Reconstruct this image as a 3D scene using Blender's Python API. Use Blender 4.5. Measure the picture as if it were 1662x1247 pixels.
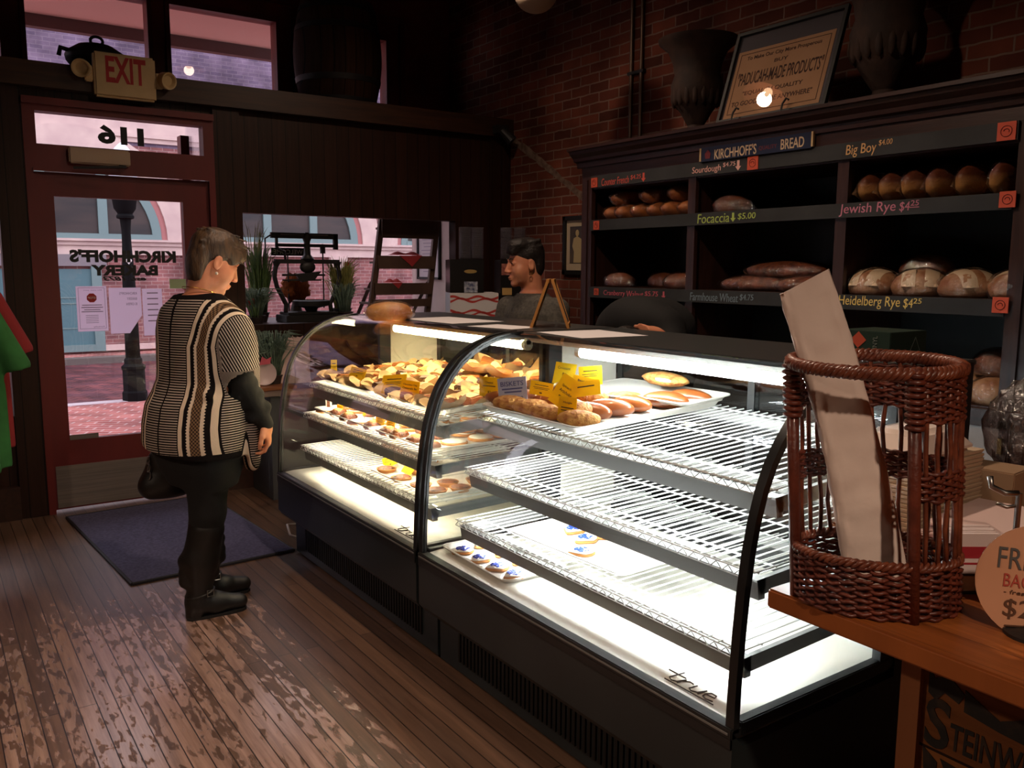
import bpy, bmesh, math, random
import numpy as np
from mathutils import Vector, Matrix, Euler
from mathutils import noise as mnoise
random.seed(7); rng = np.random.default_rng(3)
SC = bpy.context.scene
COL = SC.collection
PI = math.pi
for o in list(bpy.data.objects): bpy.data.objects.remove(o)

# ---------------------------------------------------------------- camera, world, exposure
def cam_matrix(yaw, pit, rol):
    fw = Vector((math.sin(yaw)*math.cos(pit), math.cos(yaw)*math.cos(pit), math.sin(pit)))
    r = Vector((math.cos(yaw), -math.sin(yaw), 0)); u = r.cross(fw)
    r2 = r*math.cos(rol)+u*math.sin(rol); u2 = -r*math.sin(rol)+u*math.cos(rol)
    return Matrix((r2, u2, -fw)).transposed()
cd = bpy.data.cameras.new('camera'); cam = bpy.data.objects.new('camera', cd); COL.objects.link(cam)
cd.sensor_width = 36; cd.lens = 36*1385.5/1662; cd.clip_start = .02; cd.clip_end = 300
cam.matrix_world = Matrix.Translation((0, 0, 1.5)) @ cam_matrix(.60622, -.13504, .00472).to_4x4()
SC.camera = cam
vs = SC.view_settings
vs.view_transform = 'Standard'; vs.look = 'None'; vs.gamma = 1; vs.use_curve_mapping = False
vs.exposure = 0.0
SC.cycles.use_denoising = True
SC.cycles.max_bounces = 10; SC.cycles.transparent_max_bounces = 24; SC.cycles.diffuse_bounces = 4
SC.cycles.sample_clamp_indirect = 4.0
SC.cycles.caustics_reflective = False; SC.cycles.caustics_refractive = False

W = bpy.data.worlds.new('World'); SC.world = W; W.use_nodes = True
nt = W.node_tree; nt.nodes.clear()
wo = nt.nodes.new('ShaderNodeOutputWorld'); wb = nt.nodes.new('ShaderNodeBackground')
ramp = nt.nodes.new('ShaderNodeValToRGB'); tc = nt.nodes.new('ShaderNodeTexCoord'); sx = nt.nodes.new('ShaderNodeSeparateXYZ')
nt.links.new(tc.outputs['Generated'], sx.inputs[0]); nt.links.new(sx.outputs['Z'], ramp.inputs[0])
ramp.color_ramp.elements[0].color = (.70, .655, .70, 1); ramp.color_ramp.elements[0].position = 0.0
ramp.color_ramp.elements[1].color = (.88, .84, .92, 1); ramp.color_ramp.elements[1].position = .8
nt.links.new(ramp.outputs[0], wb.inputs[0]); wb.inputs[1].default_value = 3.7
nt.links.new(wb.outputs[0], wo.inputs[0])

def area_light(name, loc, rot, size, size_y, power, col):
    l = bpy.data.lights.new(name, 'AREA'); l.shape = 'RECTANGLE'; l.size = size; l.size_y = size_y
    l.energy = power; l.color = col
    o = bpy.data.objects.new(name, l); COL.objects.link(o); o.location = loc; o.rotation_euler = rot
    return o

# ---------------------------------------------------------------- mesh helpers
class MB:
    def __init__(s): s.v = []; s.f = []
    def add(s, vs_, fs):
        n = len(s.v); s.v += [tuple(p) for p in vs_]; s.f += [tuple(i+n for i in f) for f in fs]; return s
    def box(s, a, b, rot=None):
        (x0, y0, z0), (x1, y1, z1) = a, b
        vs_ = [(x, y, z) for x in (x0, x1) for y in (y0, y1) for z in (z0, z1)]
        if rot:
            c = Vector(((x0+x1)/2, (y0+y1)/2, (z0+z1)/2)); m = Euler(rot).to_matrix()
            vs_ = [tuple(m @ (Vector(p)-c)+c) for p in vs_]
        return s.add(vs_, [(0, 1, 3, 2), (4, 6, 7, 5), (0, 4, 5, 1), (2, 3, 7, 6), (0, 2, 6, 4), (1, 5, 7, 3)])
    def cb(s, c, d, rot=None):
        return s.box([c[i]-d[i]/2 for i in range(3)], [c[i]+d[i]/2 for i in range(3)], rot)
    def tube(s, pts, r, n=8, closed=False, cap=True):
        P = [Vector(p) for p in pts]; N = len(P)
        rs = r if isinstance(r, (list, tuple)) else [r]*N
        vs_ = []; fs = []; up = None
        for i in range(N):
            if closed: t = P[(i+1) % N]-P[i-1]
            else: t = P[min(i+1, N-1)]-P[max(i-1, 0)]
            t = t.normalized() if t.length > 1e-9 else Vector((0, 0, 1))
            if up is None: up = Vector((0, 0, 1)) if abs(t.z) < .9 else Vector((1, 0, 0))
            u = (up-t*up.dot(t))
            if u.length < 1e-6: u = t.orthogonal()
            u.normalize(); w = t.cross(u); up = u
            for k in range(n):
                a = 2*PI*k/n; vs_.append(P[i]+(u*math.cos(a)+w*math.sin(a))*rs[i])
        M = N if closed else N-1
        for i in range(M):
            j = (i+1) % N
            for k in range(n): fs.append((i*n+k, i*n+(k+1) % n, j*n+(k+1) % n, j*n+k))
        if not closed and cap: fs += [tuple(range(n-1, -1, -1)), tuple((N-1)*n+k for k in range(n))]
        return s.add(vs_, fs)
    def cyl(s, a, b, r, r2=None, n=16): return s.tube([a, b], [r, r if r2 is None else r2], n)
    def lathe(s, prof, c=(0, 0, 0), n=32, sx=1, sy=1, ax=None):
        vs_ = []; fs = []; N = len(prof)
        for (r, z) in prof:
            for k in range(n):
                a = 2*PI*k/n; p = Vector((r*math.cos(a)*sx, r*math.sin(a)*sy, z))
                if ax: p = ax @ p
                vs_.append(p+Vector(c))
        for i in range(N-1):
            for k in range(n): fs.append((i*n+k, i*n+(k+1) % n, (i+1)*n+(k+1) % n, (i+1)*n+k))
        if prof[0][0] > 1e-6: fs.append(tuple(range(n-1, -1, -1)))
        if prof[-1][0] > 1e-6: fs.append(tuple((N-1)*n+k for k in range(n)))
        return s.add(vs_, fs)
    def prism(s, poly, axis, a, b):
        """extrude a 2-D polygon along axis ('x','y','z')"""
        def m(p, t): return {'x': (t, p[0], p[1]), 'y': (p[0], t, p[1]), 'z': (p[0], p[1], t)}[axis]
        n = len(poly); vs_ = [m(p, a) for p in poly]+[m(p, b) for p in poly]
        fs = [tuple(range(n-1, -1, -1)), tuple(range(n, 2*n))]
        for i in range(n): fs.append((i, (i+1) % n, n+(i+1) % n, n+i))
        return s.add(vs_, fs)
    def grid(s, fn, nu, nv, closeu=False):
        vs_ = [fn(i/(nu-1) if not closeu else i/nu, j/(nv-1)) for j in range(nv) for i in range(nu)]
        fs = []
        for j in range(nv-1):
            for i in range(nu if closeu else nu-1):
                i2 = (i+1) % nu; fs.append((j*nu+i, j*nu+i2, (j+1)*nu+i2, (j+1)*nu+i))
        return s.add(vs_, fs)
    def ell(s, c, r, R=None, nu=20, nv=12, fn=None):
        c = Vector(c); vs_ = []; fs = []
        for j in range(nv+1):
            th = PI*j/nv
            for i in range(nu):
                ph = 2*PI*i/nu
                d = Vector((math.sin(th)*math.cos(ph), math.sin(th)*math.sin(ph), -math.cos(th)))
                k = fn(d) if fn else 1
                p = Vector((d.x*r[0], d.y*r[1], d.z*r[2]))*k
                if R: p = R @ p
                vs_.append(p+c)
        for j in range(nv):
            for i in range(nu): fs.append((j*nu+i, j*nu+(i+1) % nu, (j+1)*nu+(i+1) % nu, (j+1)*nu+i))
        return s.add(vs_, fs)

def rootloc(o):
    v = Vector(o.location)
    while o.parent: o = o.parent; v += o.location
    return v
def obj(name, mb, m, parent=None, smooth=False, origin=None, bevel=0, weld=True):
    me = bpy.data.meshes.new(name)
    if isinstance(mb, MB): V, F = mb.v, mb.f
    else: V, F = mb
    o0 = rootloc(parent) if parent else Vector(origin or (0, 0, 0))
    me.from_pydata([tuple(Vector(p)-o0) for p in V], [], F)
    bm = bmesh.new(); bm.from_mesh(me)
    if weld: bmesh.ops.remove_doubles(bm, verts=bm.verts, dist=1e-5)
    if bevel:
        es = [e for e in bm.edges if len(e.link_faces) == 2 and e.calc_face_angle(0) > .7]
        bmesh.ops.bevel(bm, geom=es, offset=bevel, segments=2, affect='EDGES', clamp_overlap=True)
    bmesh.ops.recalc_face_normals(bm, faces=bm.faces)
    bm.to_mesh(me); bm.free()
    o = bpy.data.objects.new(name, me); COL.objects.link(o)
    if parent: o.parent = parent
    else: o.location = o0
    me.materials.append(m)
    if smooth:
        me.polygons.foreach_set('use_smooth', [True]*len(me.polygons))
        if bevel or smooth == 2:
            try: me.set_sharp_from_angle(angle=.7)
            except Exception: pass
    return o
def tag(o, label, cat, group=None):
    o['label'] = label; o['category'] = cat
    if group: o['group'] = group
    return o
def thing(name, label, cat, loc=(0, 0, 0), group=None):
    o = bpy.data.objects.new(name, None); COL.objects.link(o); o.location = loc; o.empty_display_size = .05
    return tag(o, label, cat, group)
def struct(name, mb, m, parent=None, **k):
    o = obj(name, mb, m, parent, **k)
    if not parent: o['kind'] = 'structure'
    return o
def dup(root, loc, rz=None, label=None, group=None, rot=None, scale=None):
    r = root.copy(); COL.objects.link(r); r.location = loc
    if rz is not None: r.rotation_euler = (0, 0, rz)
    if rot is not None: r.rotation_euler = rot
    if scale is not None: r.scale = scale
    if label: r['label'] = label
    if group: r['group'] = group
    for ch in list(root.children):
        c = ch.copy(); COL.objects.link(c); c.parent = r
        for g in ch.children:
            d = g.copy(); COL.objects.link(d); d.parent = c
    return r
_tc = {}
def text_geo(s, size=1, shear=0, off=0, sx=1, ext=.0006, align='LEFT', space=1, res=3):
    key = (s, size, shear, off, sx, ext, align, space)
    if key not in _tc:
        cu = bpy.data.curves.new('t', 'FONT'); cu.body = s; cu.size = size; cu.shear = shear; cu.offset = off
        cu.extrude = ext; cu.align_x = align; cu.space_character = space; cu.resolution_u = res
        o = bpy.data.objects.new('t', cu); COL.objects.link(o)
        dg = bpy.context.evaluated_depsgraph_get()
        me = bpy.data.meshes.new_from_object(o.evaluated_get(dg))
        _tc[key] = ([(v.co.x*sx, v.co.y, v.co.z) for v in me.vertices], [tuple(p.vertices) for p in me.polygons])
        bpy.data.objects.remove(o); bpy.data.curves.remove(cu); bpy.data.meshes.remove(me)
    return _tc[key]
def text_mb(mb, s, at, right, up, **k):
    """lay text in the plane spanned by right/up at point `at` (baseline start/centre)"""
    V, F = text_geo(s, **k); at = Vector(at); r = Vector(right).normalized(); u = Vector(up).normalized(); n = r.cross(u)
    return mb.add([at+r*x+u*y+n*z for x, y, z in V], F)
def sgn(x): return -1 if x < 0 else 1

# ---------------------------------------------------------------- materials
def L(r, g, b):
    f = lambda c: (c/255/12.92) if c/255 <= .04045 else ((c/255+.055)/1.055)**2.4
    return (f(r), f(g), f(b), 1)
def newmat(name):
    m = bpy.data.materials.new(name); m.use_nodes = True; n = m.node_tree; b = n.nodes['Principled BSDF']
    return m, n, b
def nd(n, t, **k):
    x = n.nodes.new('ShaderNode'+t)
    for a, v in k.items():
        if a.startswith('i_'):
            x.inputs[int(a[2:]) if a[2:].isdigit() else a[2:]].default_value = v
        else: setattr(x, a, v)
    return x
def pr(name, c, rough=.5, metal=0, c2=None, sc=20, bump=0, bsc=None, stretch=None, spec=None, emit=None, es=0, alpha=None, sheen=0, detail=4, lo=.35, hi=.65, coat=0, sss=0):
    m, n, b = newmat(name); lk = n.links.new
    b.inputs['Base Color'].default_value = c; b.inputs['Roughness'].default_value = rough; b.inputs['Metallic'].default_value = metal
    if spec is not None: b.inputs['Specular IOR Level'].default_value = spec
    if coat: b.inputs['Coat Weight'].default_value = coat; b.inputs['Coat Roughness'].default_value = .12
    if sss: b.inputs['Subsurface Weight'].default_value = sss; b.inputs['Subsurface Radius'].default_value = (.012, .005, .003)
    if emit: b.inputs['Emission Color'].default_value = emit; b.inputs['Emission Strength'].default_value = es
    tcn = nd(n, 'TexCoord'); mp = nd(n, 'Mapping'); lk(tcn.outputs['Object'], mp.inputs[0])
    if stretch: mp.inputs['Scale'].default_value = stretch
    if c2:
        nz = nd(n, 'TexNoise'); nz.inputs['Scale'].default_value = sc; nz.inputs['Detail'].default_value = detail
        lk(mp.outputs[0], nz.inputs['Vector'])
        rp = nd(n, 'ValToRGB'); rp.color_ramp.elements[0].color = c; rp.color_ramp.elements[1].color = c2
        rp.color_ramp.elements[0].position = lo; rp.color_ramp.elements[1].position = hi
        lk(nz.outputs[0], rp.inputs[0]); lk(rp.outputs[0], b.inputs['Base Color'])
    if bump:
        nb = nd(n, 'TexNoise'); nb.inputs['Scale'].default_value = bsc or sc; nb.inputs['Detail'].default_value = 5
        lk(mp.outputs[0], nb.inputs['Vector'])
        bp = nd(n, 'Bump'); bp.inputs['Strength'].default_value = bump; bp.inputs['Distance'].default_value = .01
        lk(nb.outputs[0], bp.inputs['Height']); lk(bp.outputs[0], b.inputs['Normal'])
    return m
def glassmat(name, tint=(1, 1, 1, 1), ior=1.45, rough=0, bump=0, bsc=30, minf=0):
    m, n, b = newmat(name); lk = n.links.new; n.nodes.remove(b); out = n.nodes['Material Output']
    tr = nd(n, 'BsdfTransparent'); tr.inputs[0].default_value = tint
    gl = nd(n, 'BsdfGlossy'); gl.inputs['Roughness'].default_value = rough; gl.inputs[0].default_value = (1, 1, 1, 1)
    fr = nd(n, 'Fresnel'); ge = nd(n, 'NewGeometry'); mr = nd(n, 'MapRange'); mr.inputs[3].default_value = ior; mr.inputs[4].default_value = 1/ior
    lk(ge.outputs['Backfacing'], mr.inputs[0]); lk(mr.outputs[0], fr.inputs[0])
    mx = nd(n, 'MixShader')
    if minf:
        ma = nd(n, 'Math', operation='ADD'); ma.inputs[1].default_value = minf; ma.use_clamp = True
        lk(fr.outputs[0], ma.inputs[0]); lk(ma.outputs[0], mx.inputs[0])
    else: lk(fr.outputs[0], mx.inputs[0])
    if bump:
        tcn = nd(n, 'TexCoord'); nb = nd(n, 'TexNoise'); nb.inputs['Scale'].default_value = bsc; nb.inputs['Detail'].default_value = 3
        nb.inputs['Distortion'].default_value = 1.5
        lk(tcn.outputs['Object'], nb.inputs['Vector'])
        bp = nd(n, 'Bump'); bp.inputs['Strength'].default_value = bump; bp.inputs['Distance'].default_value = .02
        lk(nb.outputs[0], bp.inputs['Height']); lk(bp.outputs[0], gl.inputs['Normal'])
    lk(tr.outputs[0], mx.inputs[1]); lk(gl.outputs[0], mx.inputs[2]); lk(mx.outputs[0], out.inputs[0])
    return m
def brickmat(name, c1, c2, mort, axis, bw=.203, rh=.0677, ms=.011, rough=.85, bump=.6, paint=None, rot=0):
    m, n, b = newmat(name); lk = n.links.new; b.inputs['Roughness'].default_value = rough
    b.inputs['Specular IOR Level'].default_value = .2
    tcn = nd(n, 'TexCoord'); sp = nd(n, 'SeparateXYZ'); cx = nd(n, 'CombineXYZ'); lk(tcn.outputs['Object'], sp.inputs[0])
    lk(sp.outputs[axis[0]], cx.inputs[0]); lk(sp.outputs[axis[1]], cx.inputs[1])
    src = cx.outputs[0]
    if rot:
        mp = nd(n, 'Mapping'); mp.inputs['Rotation'].default_value = (0, 0, rot); lk(src, mp.inputs[0]); src = mp.outputs[0]
    nz0 = nd(n, 'TexNoise'); nz0.inputs['Scale'].default_value = 14; lk(src, nz0.inputs['Vector'])
    vm = nd(n, 'VectorMath', operation='MULTIPLY_ADD'); vm.inputs[1].default_value = (.012, .012, 0); lk(nz0.outputs['Color'], vm.inputs[0]); lk(src, vm.inputs[2])
    br = nd(n, 'TexBrick'); br.inputs['Scale'].default_value = 1; br.inputs['Brick Width'].default_value = bw; br.inputs['Row Height'].default_value = rh
    br.inputs['Mortar Size'].default_value = ms/2; br.inputs['Mortar Smooth'].default_value = .3; br.inputs['Bias'].default_value = 0
    br.inputs['Color1'].default_value = c1; br.inputs['Color2'].default_value = c2; br.inputs['Mortar'].default_value = mort
    lk(vm.outputs[0], br.inputs['Vector'])
    nz = nd(n, 'TexNoise'); nz.inputs['Scale'].default_value = 2.3; nz.inputs['Detail'].default_value = 8; lk(src, nz.inputs['Vector'])
    rp = nd(n, 'ValToRGB'); rp.color_ramp.elements[0].position = .3; rp.color_ramp.elements[1].position = .75
    rp.color_ramp.elements[0].color = (.45, .42, .42, 1); rp.color_ramp.elements[1].color = (1.25, 1.2, 1.2, 1)
    lk(nz.outputs[0], rp.inputs[0])
    mx = nd(n, 'MixRGB', blend_type='MULTIPLY'); mx.inputs[0].default_value = 1; lk(br.outputs[0], mx.inputs[1]); lk(rp.outputs[0], mx.inputs[2])
    lk(mx.outputs[0], b.inputs['Base Color'])
    bp = nd(n, 'Bump', invert=True); bp.inputs['Strength'].default_value = bump; bp.inputs['Distance'].default_value = .008
    lk(br.outputs['Fac'], bp.inputs['Height']); lk(bp.outputs[0], b.inputs['Normal'])
    return m
def boardmat(name, c1, c2, gap, axis, bw, rh, ms=.004, rough=.5, spec=.4, worn=None, bump=.3):
    """boards: long direction axis[0], across axis[1]"""
    m, n, b = newmat(name); lk = n.links.new
    b.inputs['Specular IOR Level'].default_value = spec; b.inputs['Roughness'].default_value = rough
    tcn = nd(n, 'TexCoord'); sp = nd(n, 'SeparateXYZ'); cx = nd(n, 'CombineXYZ'); lk(tcn.outputs['Object'], sp.inputs[0])
    lk(sp.outputs[axis[0]], cx.inputs[0]); lk(sp.outputs[axis[1]], cx.inputs[1])
    br = nd(n, 'TexBrick', offset=.37); br.inputs['Scale'].default_value = 1; br.inputs['Brick Width'].default_value = bw; br.inputs['Row Height'].default_value = rh
    br.inputs['Mortar Size'].default_value = ms/2; br.inputs['Mortar Smooth'].default_value = .2
    br.inputs['Color1'].default_value = c1; br.inputs['Color2'].default_value = c2; br.inputs['Mortar'].default_value = gap
    lk(cx.outputs[0], br.inputs['Vector'])
    mp = nd(n, 'Mapping'); mp.inputs['Scale'].default_value = (2.5, 45, 1); lk(cx.outputs[0], mp.inputs[0])
    gr = nd(n, 'TexNoise'); gr.inputs['Scale'].default_value = 1; gr.inputs['Detail'].default_value = 8; gr.inputs['Roughness'].default_value = .65; lk(mp.outputs[0], gr.inputs['Vector'])
    rp = nd(n, 'ValToRGB'); rp.color_ramp.elements[0].position = .3; rp.color_ramp.elements[1].position = .7
    rp.color_ramp.elements[0].color = (.55, .52, .5, 1); rp.color_ramp.elements[1].color = (1.2, 1.2, 1.2, 1); lk(gr.outputs[0], rp.inputs[0])
    mx = nd(n, 'MixRGB', blend_type='MULTIPLY'); mx.inputs[0].default_value = 1; lk(br.outputs[0], mx.inputs[1]); lk(rp.outputs[0], mx.inputs[2])
    col = mx.outputs[0]
    bp = nd(n, 'Bump', invert=True); bp.inputs['Strength'].default_value = bump; bp.inputs['Distance'].default_value = .004
    lk(br.outputs['Fac'], bp.inputs['Height'])
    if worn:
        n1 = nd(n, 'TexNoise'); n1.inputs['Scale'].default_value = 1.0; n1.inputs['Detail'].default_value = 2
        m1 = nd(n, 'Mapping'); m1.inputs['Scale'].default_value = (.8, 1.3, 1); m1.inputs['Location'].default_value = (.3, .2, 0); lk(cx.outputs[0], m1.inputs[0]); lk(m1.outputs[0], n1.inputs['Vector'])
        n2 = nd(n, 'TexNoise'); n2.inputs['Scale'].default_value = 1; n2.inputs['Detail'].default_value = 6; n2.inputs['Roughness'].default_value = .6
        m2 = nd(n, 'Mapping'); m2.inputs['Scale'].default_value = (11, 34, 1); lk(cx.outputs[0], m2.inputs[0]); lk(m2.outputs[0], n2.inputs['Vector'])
        # scuffed paint lane, made paler and denser to paint in the door's window light
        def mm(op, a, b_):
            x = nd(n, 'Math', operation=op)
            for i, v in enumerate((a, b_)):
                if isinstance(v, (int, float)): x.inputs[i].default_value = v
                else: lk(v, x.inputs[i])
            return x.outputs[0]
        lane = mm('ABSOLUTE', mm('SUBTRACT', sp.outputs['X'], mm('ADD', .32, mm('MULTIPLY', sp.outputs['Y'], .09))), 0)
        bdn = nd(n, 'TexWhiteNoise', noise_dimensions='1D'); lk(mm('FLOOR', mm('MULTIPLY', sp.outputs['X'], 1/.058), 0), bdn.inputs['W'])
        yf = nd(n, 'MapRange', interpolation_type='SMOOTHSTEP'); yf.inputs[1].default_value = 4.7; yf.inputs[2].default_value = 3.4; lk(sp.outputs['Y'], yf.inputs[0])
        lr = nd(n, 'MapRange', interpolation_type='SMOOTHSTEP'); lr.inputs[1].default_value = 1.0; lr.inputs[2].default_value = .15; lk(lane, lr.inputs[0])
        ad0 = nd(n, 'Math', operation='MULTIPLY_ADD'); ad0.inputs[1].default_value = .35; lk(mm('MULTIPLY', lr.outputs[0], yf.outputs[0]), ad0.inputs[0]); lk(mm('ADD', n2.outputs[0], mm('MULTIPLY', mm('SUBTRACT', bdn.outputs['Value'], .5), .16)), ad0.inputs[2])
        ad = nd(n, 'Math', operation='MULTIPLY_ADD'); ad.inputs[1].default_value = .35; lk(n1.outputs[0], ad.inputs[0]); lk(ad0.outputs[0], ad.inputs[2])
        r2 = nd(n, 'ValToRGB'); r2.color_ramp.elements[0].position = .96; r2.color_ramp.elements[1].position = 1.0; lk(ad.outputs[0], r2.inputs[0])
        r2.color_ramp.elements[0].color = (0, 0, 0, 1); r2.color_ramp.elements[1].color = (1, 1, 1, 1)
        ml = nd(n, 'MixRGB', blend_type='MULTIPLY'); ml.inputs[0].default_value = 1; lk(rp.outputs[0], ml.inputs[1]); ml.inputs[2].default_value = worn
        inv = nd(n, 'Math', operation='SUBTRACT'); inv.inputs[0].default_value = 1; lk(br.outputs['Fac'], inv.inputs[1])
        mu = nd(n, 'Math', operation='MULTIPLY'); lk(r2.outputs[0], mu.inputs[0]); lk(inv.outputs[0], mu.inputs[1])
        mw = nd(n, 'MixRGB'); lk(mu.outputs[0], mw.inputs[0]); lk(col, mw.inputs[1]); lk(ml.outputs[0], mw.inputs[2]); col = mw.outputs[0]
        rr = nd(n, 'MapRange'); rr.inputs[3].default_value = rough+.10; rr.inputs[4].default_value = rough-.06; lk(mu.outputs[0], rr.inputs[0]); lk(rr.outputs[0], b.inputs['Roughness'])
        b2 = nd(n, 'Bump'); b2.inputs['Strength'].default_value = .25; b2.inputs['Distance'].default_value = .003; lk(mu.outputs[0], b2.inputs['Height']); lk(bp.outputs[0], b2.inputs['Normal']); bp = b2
    lk(col, b.inputs['Base Color']); lk(bp.outputs[0], b.inputs['Normal'])
    return m

M = {}
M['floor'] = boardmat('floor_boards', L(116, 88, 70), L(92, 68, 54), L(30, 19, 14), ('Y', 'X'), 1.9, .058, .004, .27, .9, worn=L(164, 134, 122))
M['panel'] = boardmat('stained_boards', L(52, 28, 18), L(42, 22, 14), L(14, 7, 5), ('Z', 'X'), 6, .092, .006, .45, .3)
M['brick'] = brickmat('brick_wall', L(140, 78, 60), L(94, 52, 42), L(146, 122, 108), ('Y', 'Z'))
M['plaster'] = pr('bay_plaster', L(205, 185, 180), .9, c2=L(190, 170, 165), sc=4)
M['dkplaster'] = pr('back_wall_plaster', L(70, 45, 35), .9, c2=L(58, 36, 28), sc=3)
M['ceiling'] = pr('ceiling_paint', L(70, 50, 42), .9)
M['redpaint'] = pr('red_painted_wood', L(106, 32, 31), .45, c2=L(92, 27, 27), sc=6, stretch=(1, 1, .2))
M['redpaint2'] = pr('red_painted_frame', L(126, 40, 32), .5, c2=L(106, 32, 26), sc=5)
M['darkwood'] = pr('dark_stained_wood', L(58, 32, 24), .4, c2=L(44, 24, 18), sc=3, stretch=(12, 1, 12), bump=.06, bsc=20)
M['darkwoodv'] = pr('dark_stained_upright', L(62, 35, 27), .38, c2=L(46, 26, 20), sc=3, stretch=(14, 14, 1), bump=.06, bsc=20)
M['ledge'] = pr('ledge_wood', L(66, 38, 22), .45, c2=L(48, 27, 17), sc=3, stretch=(1, 12, 12))
M['glass'] = glassmat('window_glass', (.93, .93, .95, 1))
M['caseglass'] = glassmat('case_glass', (.97, .98, .98, 1), ior=1.5)
M['darkglass'] = glassmat('rear_door_glass', (.55, .6, .63, 1), ior=1.6)
M['wrap'] = glassmat('plastic_film', (.92, .9, .88, 1), ior=1.5, rough=.11, bump=1.0, bsc=26, minf=.13)
M['clear'] = glassmat('clear_plastic', (.86, .86, .9, 1), ior=1.45, rough=.2, minf=.05)
nc_ = M['clear'].node_tree; oc_ = nc_.nodes['Material Output']; dc_ = nd(nc_, 'BsdfDiffuse'); dc_.inputs[0].default_value = L(205, 200, 206); mc_ = nd(nc_, 'MixShader'); mc_.inputs[0].default_value = .16
nc_.links.new(oc_.inputs[0].links[0].from_socket, mc_.inputs[1]); nc_.links.new(dc_.outputs[0], mc_.inputs[2]); nc_.links.new(mc_.outputs[0], oc_.inputs[0])
M['black'] = pr('black_metal', L(30, 31, 32), .35, spec=.5)
M['blackmatte'] = pr('black_matte', L(22, 21, 21), .6)
M['iron'] = pr('cast_iron', L(34, 32, 32), .5, bump=.15, bsc=60)
M['white'] = pr('white_enamel', L(235, 235, 228), .35)
M['deck'] = pr('white_deck', L(238, 236, 226), .3, c2=L(226, 222, 208), sc=3)
M['wire'] = pr('white_wire', L(225, 226, 222), .3)
M['greyrail'] = pr('grey_shelf_channel', L(126, 126, 124), .35, metal=.3)
M['steel'] = pr('steel', L(170, 168, 165), .3, metal=1)
M['kick'] = pr('brushed_kick_plate', L(128, 118, 112), .45, metal=.25, c2=L(110, 102, 98), sc=2, stretch=(1, 1, 60))
M['mat_rug'] = pr('blue_door_mat', L(88, 86, 118), .95, c2=L(68, 66, 94), sc=60, bump=.5, bsc=400)
M['rubber'] = pr('mat_rubber_edge', L(28, 28, 34), .6)
M['paper'] = pr('white_paper', L(228, 224, 226), .8)
M['kraft'] = pr('bag_paper', L(240, 220, 208), .75, c2=L(230, 208, 196), sc=5, bump=.25, bsc=14)
M['letter'] = pr('black_lettering', L(12, 11, 12), .5)
M['ink'] = pr('black_ink', L(32, 28, 26), .7)
M['red'] = pr('red_lettering', L(168, 34, 36), .6)
M['yellow'] = pr('yellow_card', L(246, 214, 20), .7)
ny_ = M['yellow'].node_tree; by_ = ny_.nodes['Principled BSDF']; ty_ = nd(ny_, 'BsdfTranslucent'); ty_.inputs[0].default_value = L(255, 214, 30); my_ = nd(ny_, 'MixShader'); my_.inputs[0].default_value = .45
ny_.links.new(by_.outputs[0], my_.inputs[1]); ny_.links.new(ty_.outputs[0], my_.inputs[2]); ny_.links.new(my_.outputs[0], ny_.nodes['Material Output'].inputs[0])
M['orange'] = pr('orange_card', L(206, 84, 58), .7)
M['exitbody'] = pr('aged_ivory_plastic', L(205, 176, 128), .5, c2=L(192, 162, 116), sc=8)
M['chalkboard'] = pr('chalkboard', L(40, 42, 44), .8, c2=L(52, 54, 56), sc=5, detail=6)
M['lamp_cool'] = pr('cool_fluorescent_tube', (1, 1, 1, 1), .4, emit=(.93, 1.0, 1.0, 1), es=70)
M['lamp_warm'] = pr('warm_fluorescent_tube', (1, 1, 1, 1), .4, emit=(1, .80, .42, 1), es=85)
def text_box(mb, s, o, right, up, w, h, **k):
    """fit text `s` exactly into a w x h box whose lower-left corner is o"""
    k.setdefault('ext', .0006)
    V, F = text_geo(s, **{**k, 'size': 1, 'ext': .001})
    xs = [v[0] for v in V]; ys = [v[1] for v in V]
    x0, x1, y0, y1 = min(xs), max(xs), min(ys), max(ys)
    if h is None: h = (y1-y0)*w/(x1-x0)
    r = Vector(right).normalized(); u = Vector(up).normalized(); n = r.cross(u); o = Vector(o)
    return mb.add([o+r*((x-x0)/(x1-x0)*w)+u*((y-y0)/(y1-y0)*h)+n*(sgn(z)*k['ext']) for x, y, z in V], F)

# ================================================================ ROOM SHELL
YP, YF, XB, ZC = 5.75, 6.68, 3.95, 4.4
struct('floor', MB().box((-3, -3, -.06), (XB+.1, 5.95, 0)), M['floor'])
struct('ceiling', MB().box((-3.1, -3.1, ZC), (XB+.1, YF+.12, ZC+.1)), M['ceiling'])
struct('wall_left', MB().box((-3.1, -3.1, 0), (-3, YF+.1, ZC)), M['dkplaster'])
struct('wall_near', MB().box((-3, -3.1, 0), (XB+.1, -3, ZC)), M['dkplaster'])
struct('wall_right', MB().box((XB, -3, 0), (XB+.1, YF+.1, ZC)), M['brick'])
w = MB()
T = YP+.1
w.box((-3, YP, 0), (-1.3, T, 2.6)); w.box((-1.3, YP, 0), (.415, T, .62)); w.box((-1.3, YP, 1.856), (.415, T, 2.6))
w.box((.415, YP, 0), (.56, T, 2.6)); w.box((.56, YP, 2.42), (1.63, T, 2.6)); w.box((1.63, YP, 0), (1.80, T, 2.6))
w.box((1.80, YP, 0), (3.45, T, 1.11)); w.box((1.80, YP, 1.856), (3.45, T, 2.6)); w.box((3.45, YP, 0), (XB, T, 2.6))
struct('wall_far', w, M['panel'], weld=False)
struct('trim_1', MB().box((-3, YP-.06, 2.515), (XB, YP+.02, 2.655)).box((-3, YP+.02, 2.60), (XB, YF, 2.655)), M['ledge'])
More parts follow.
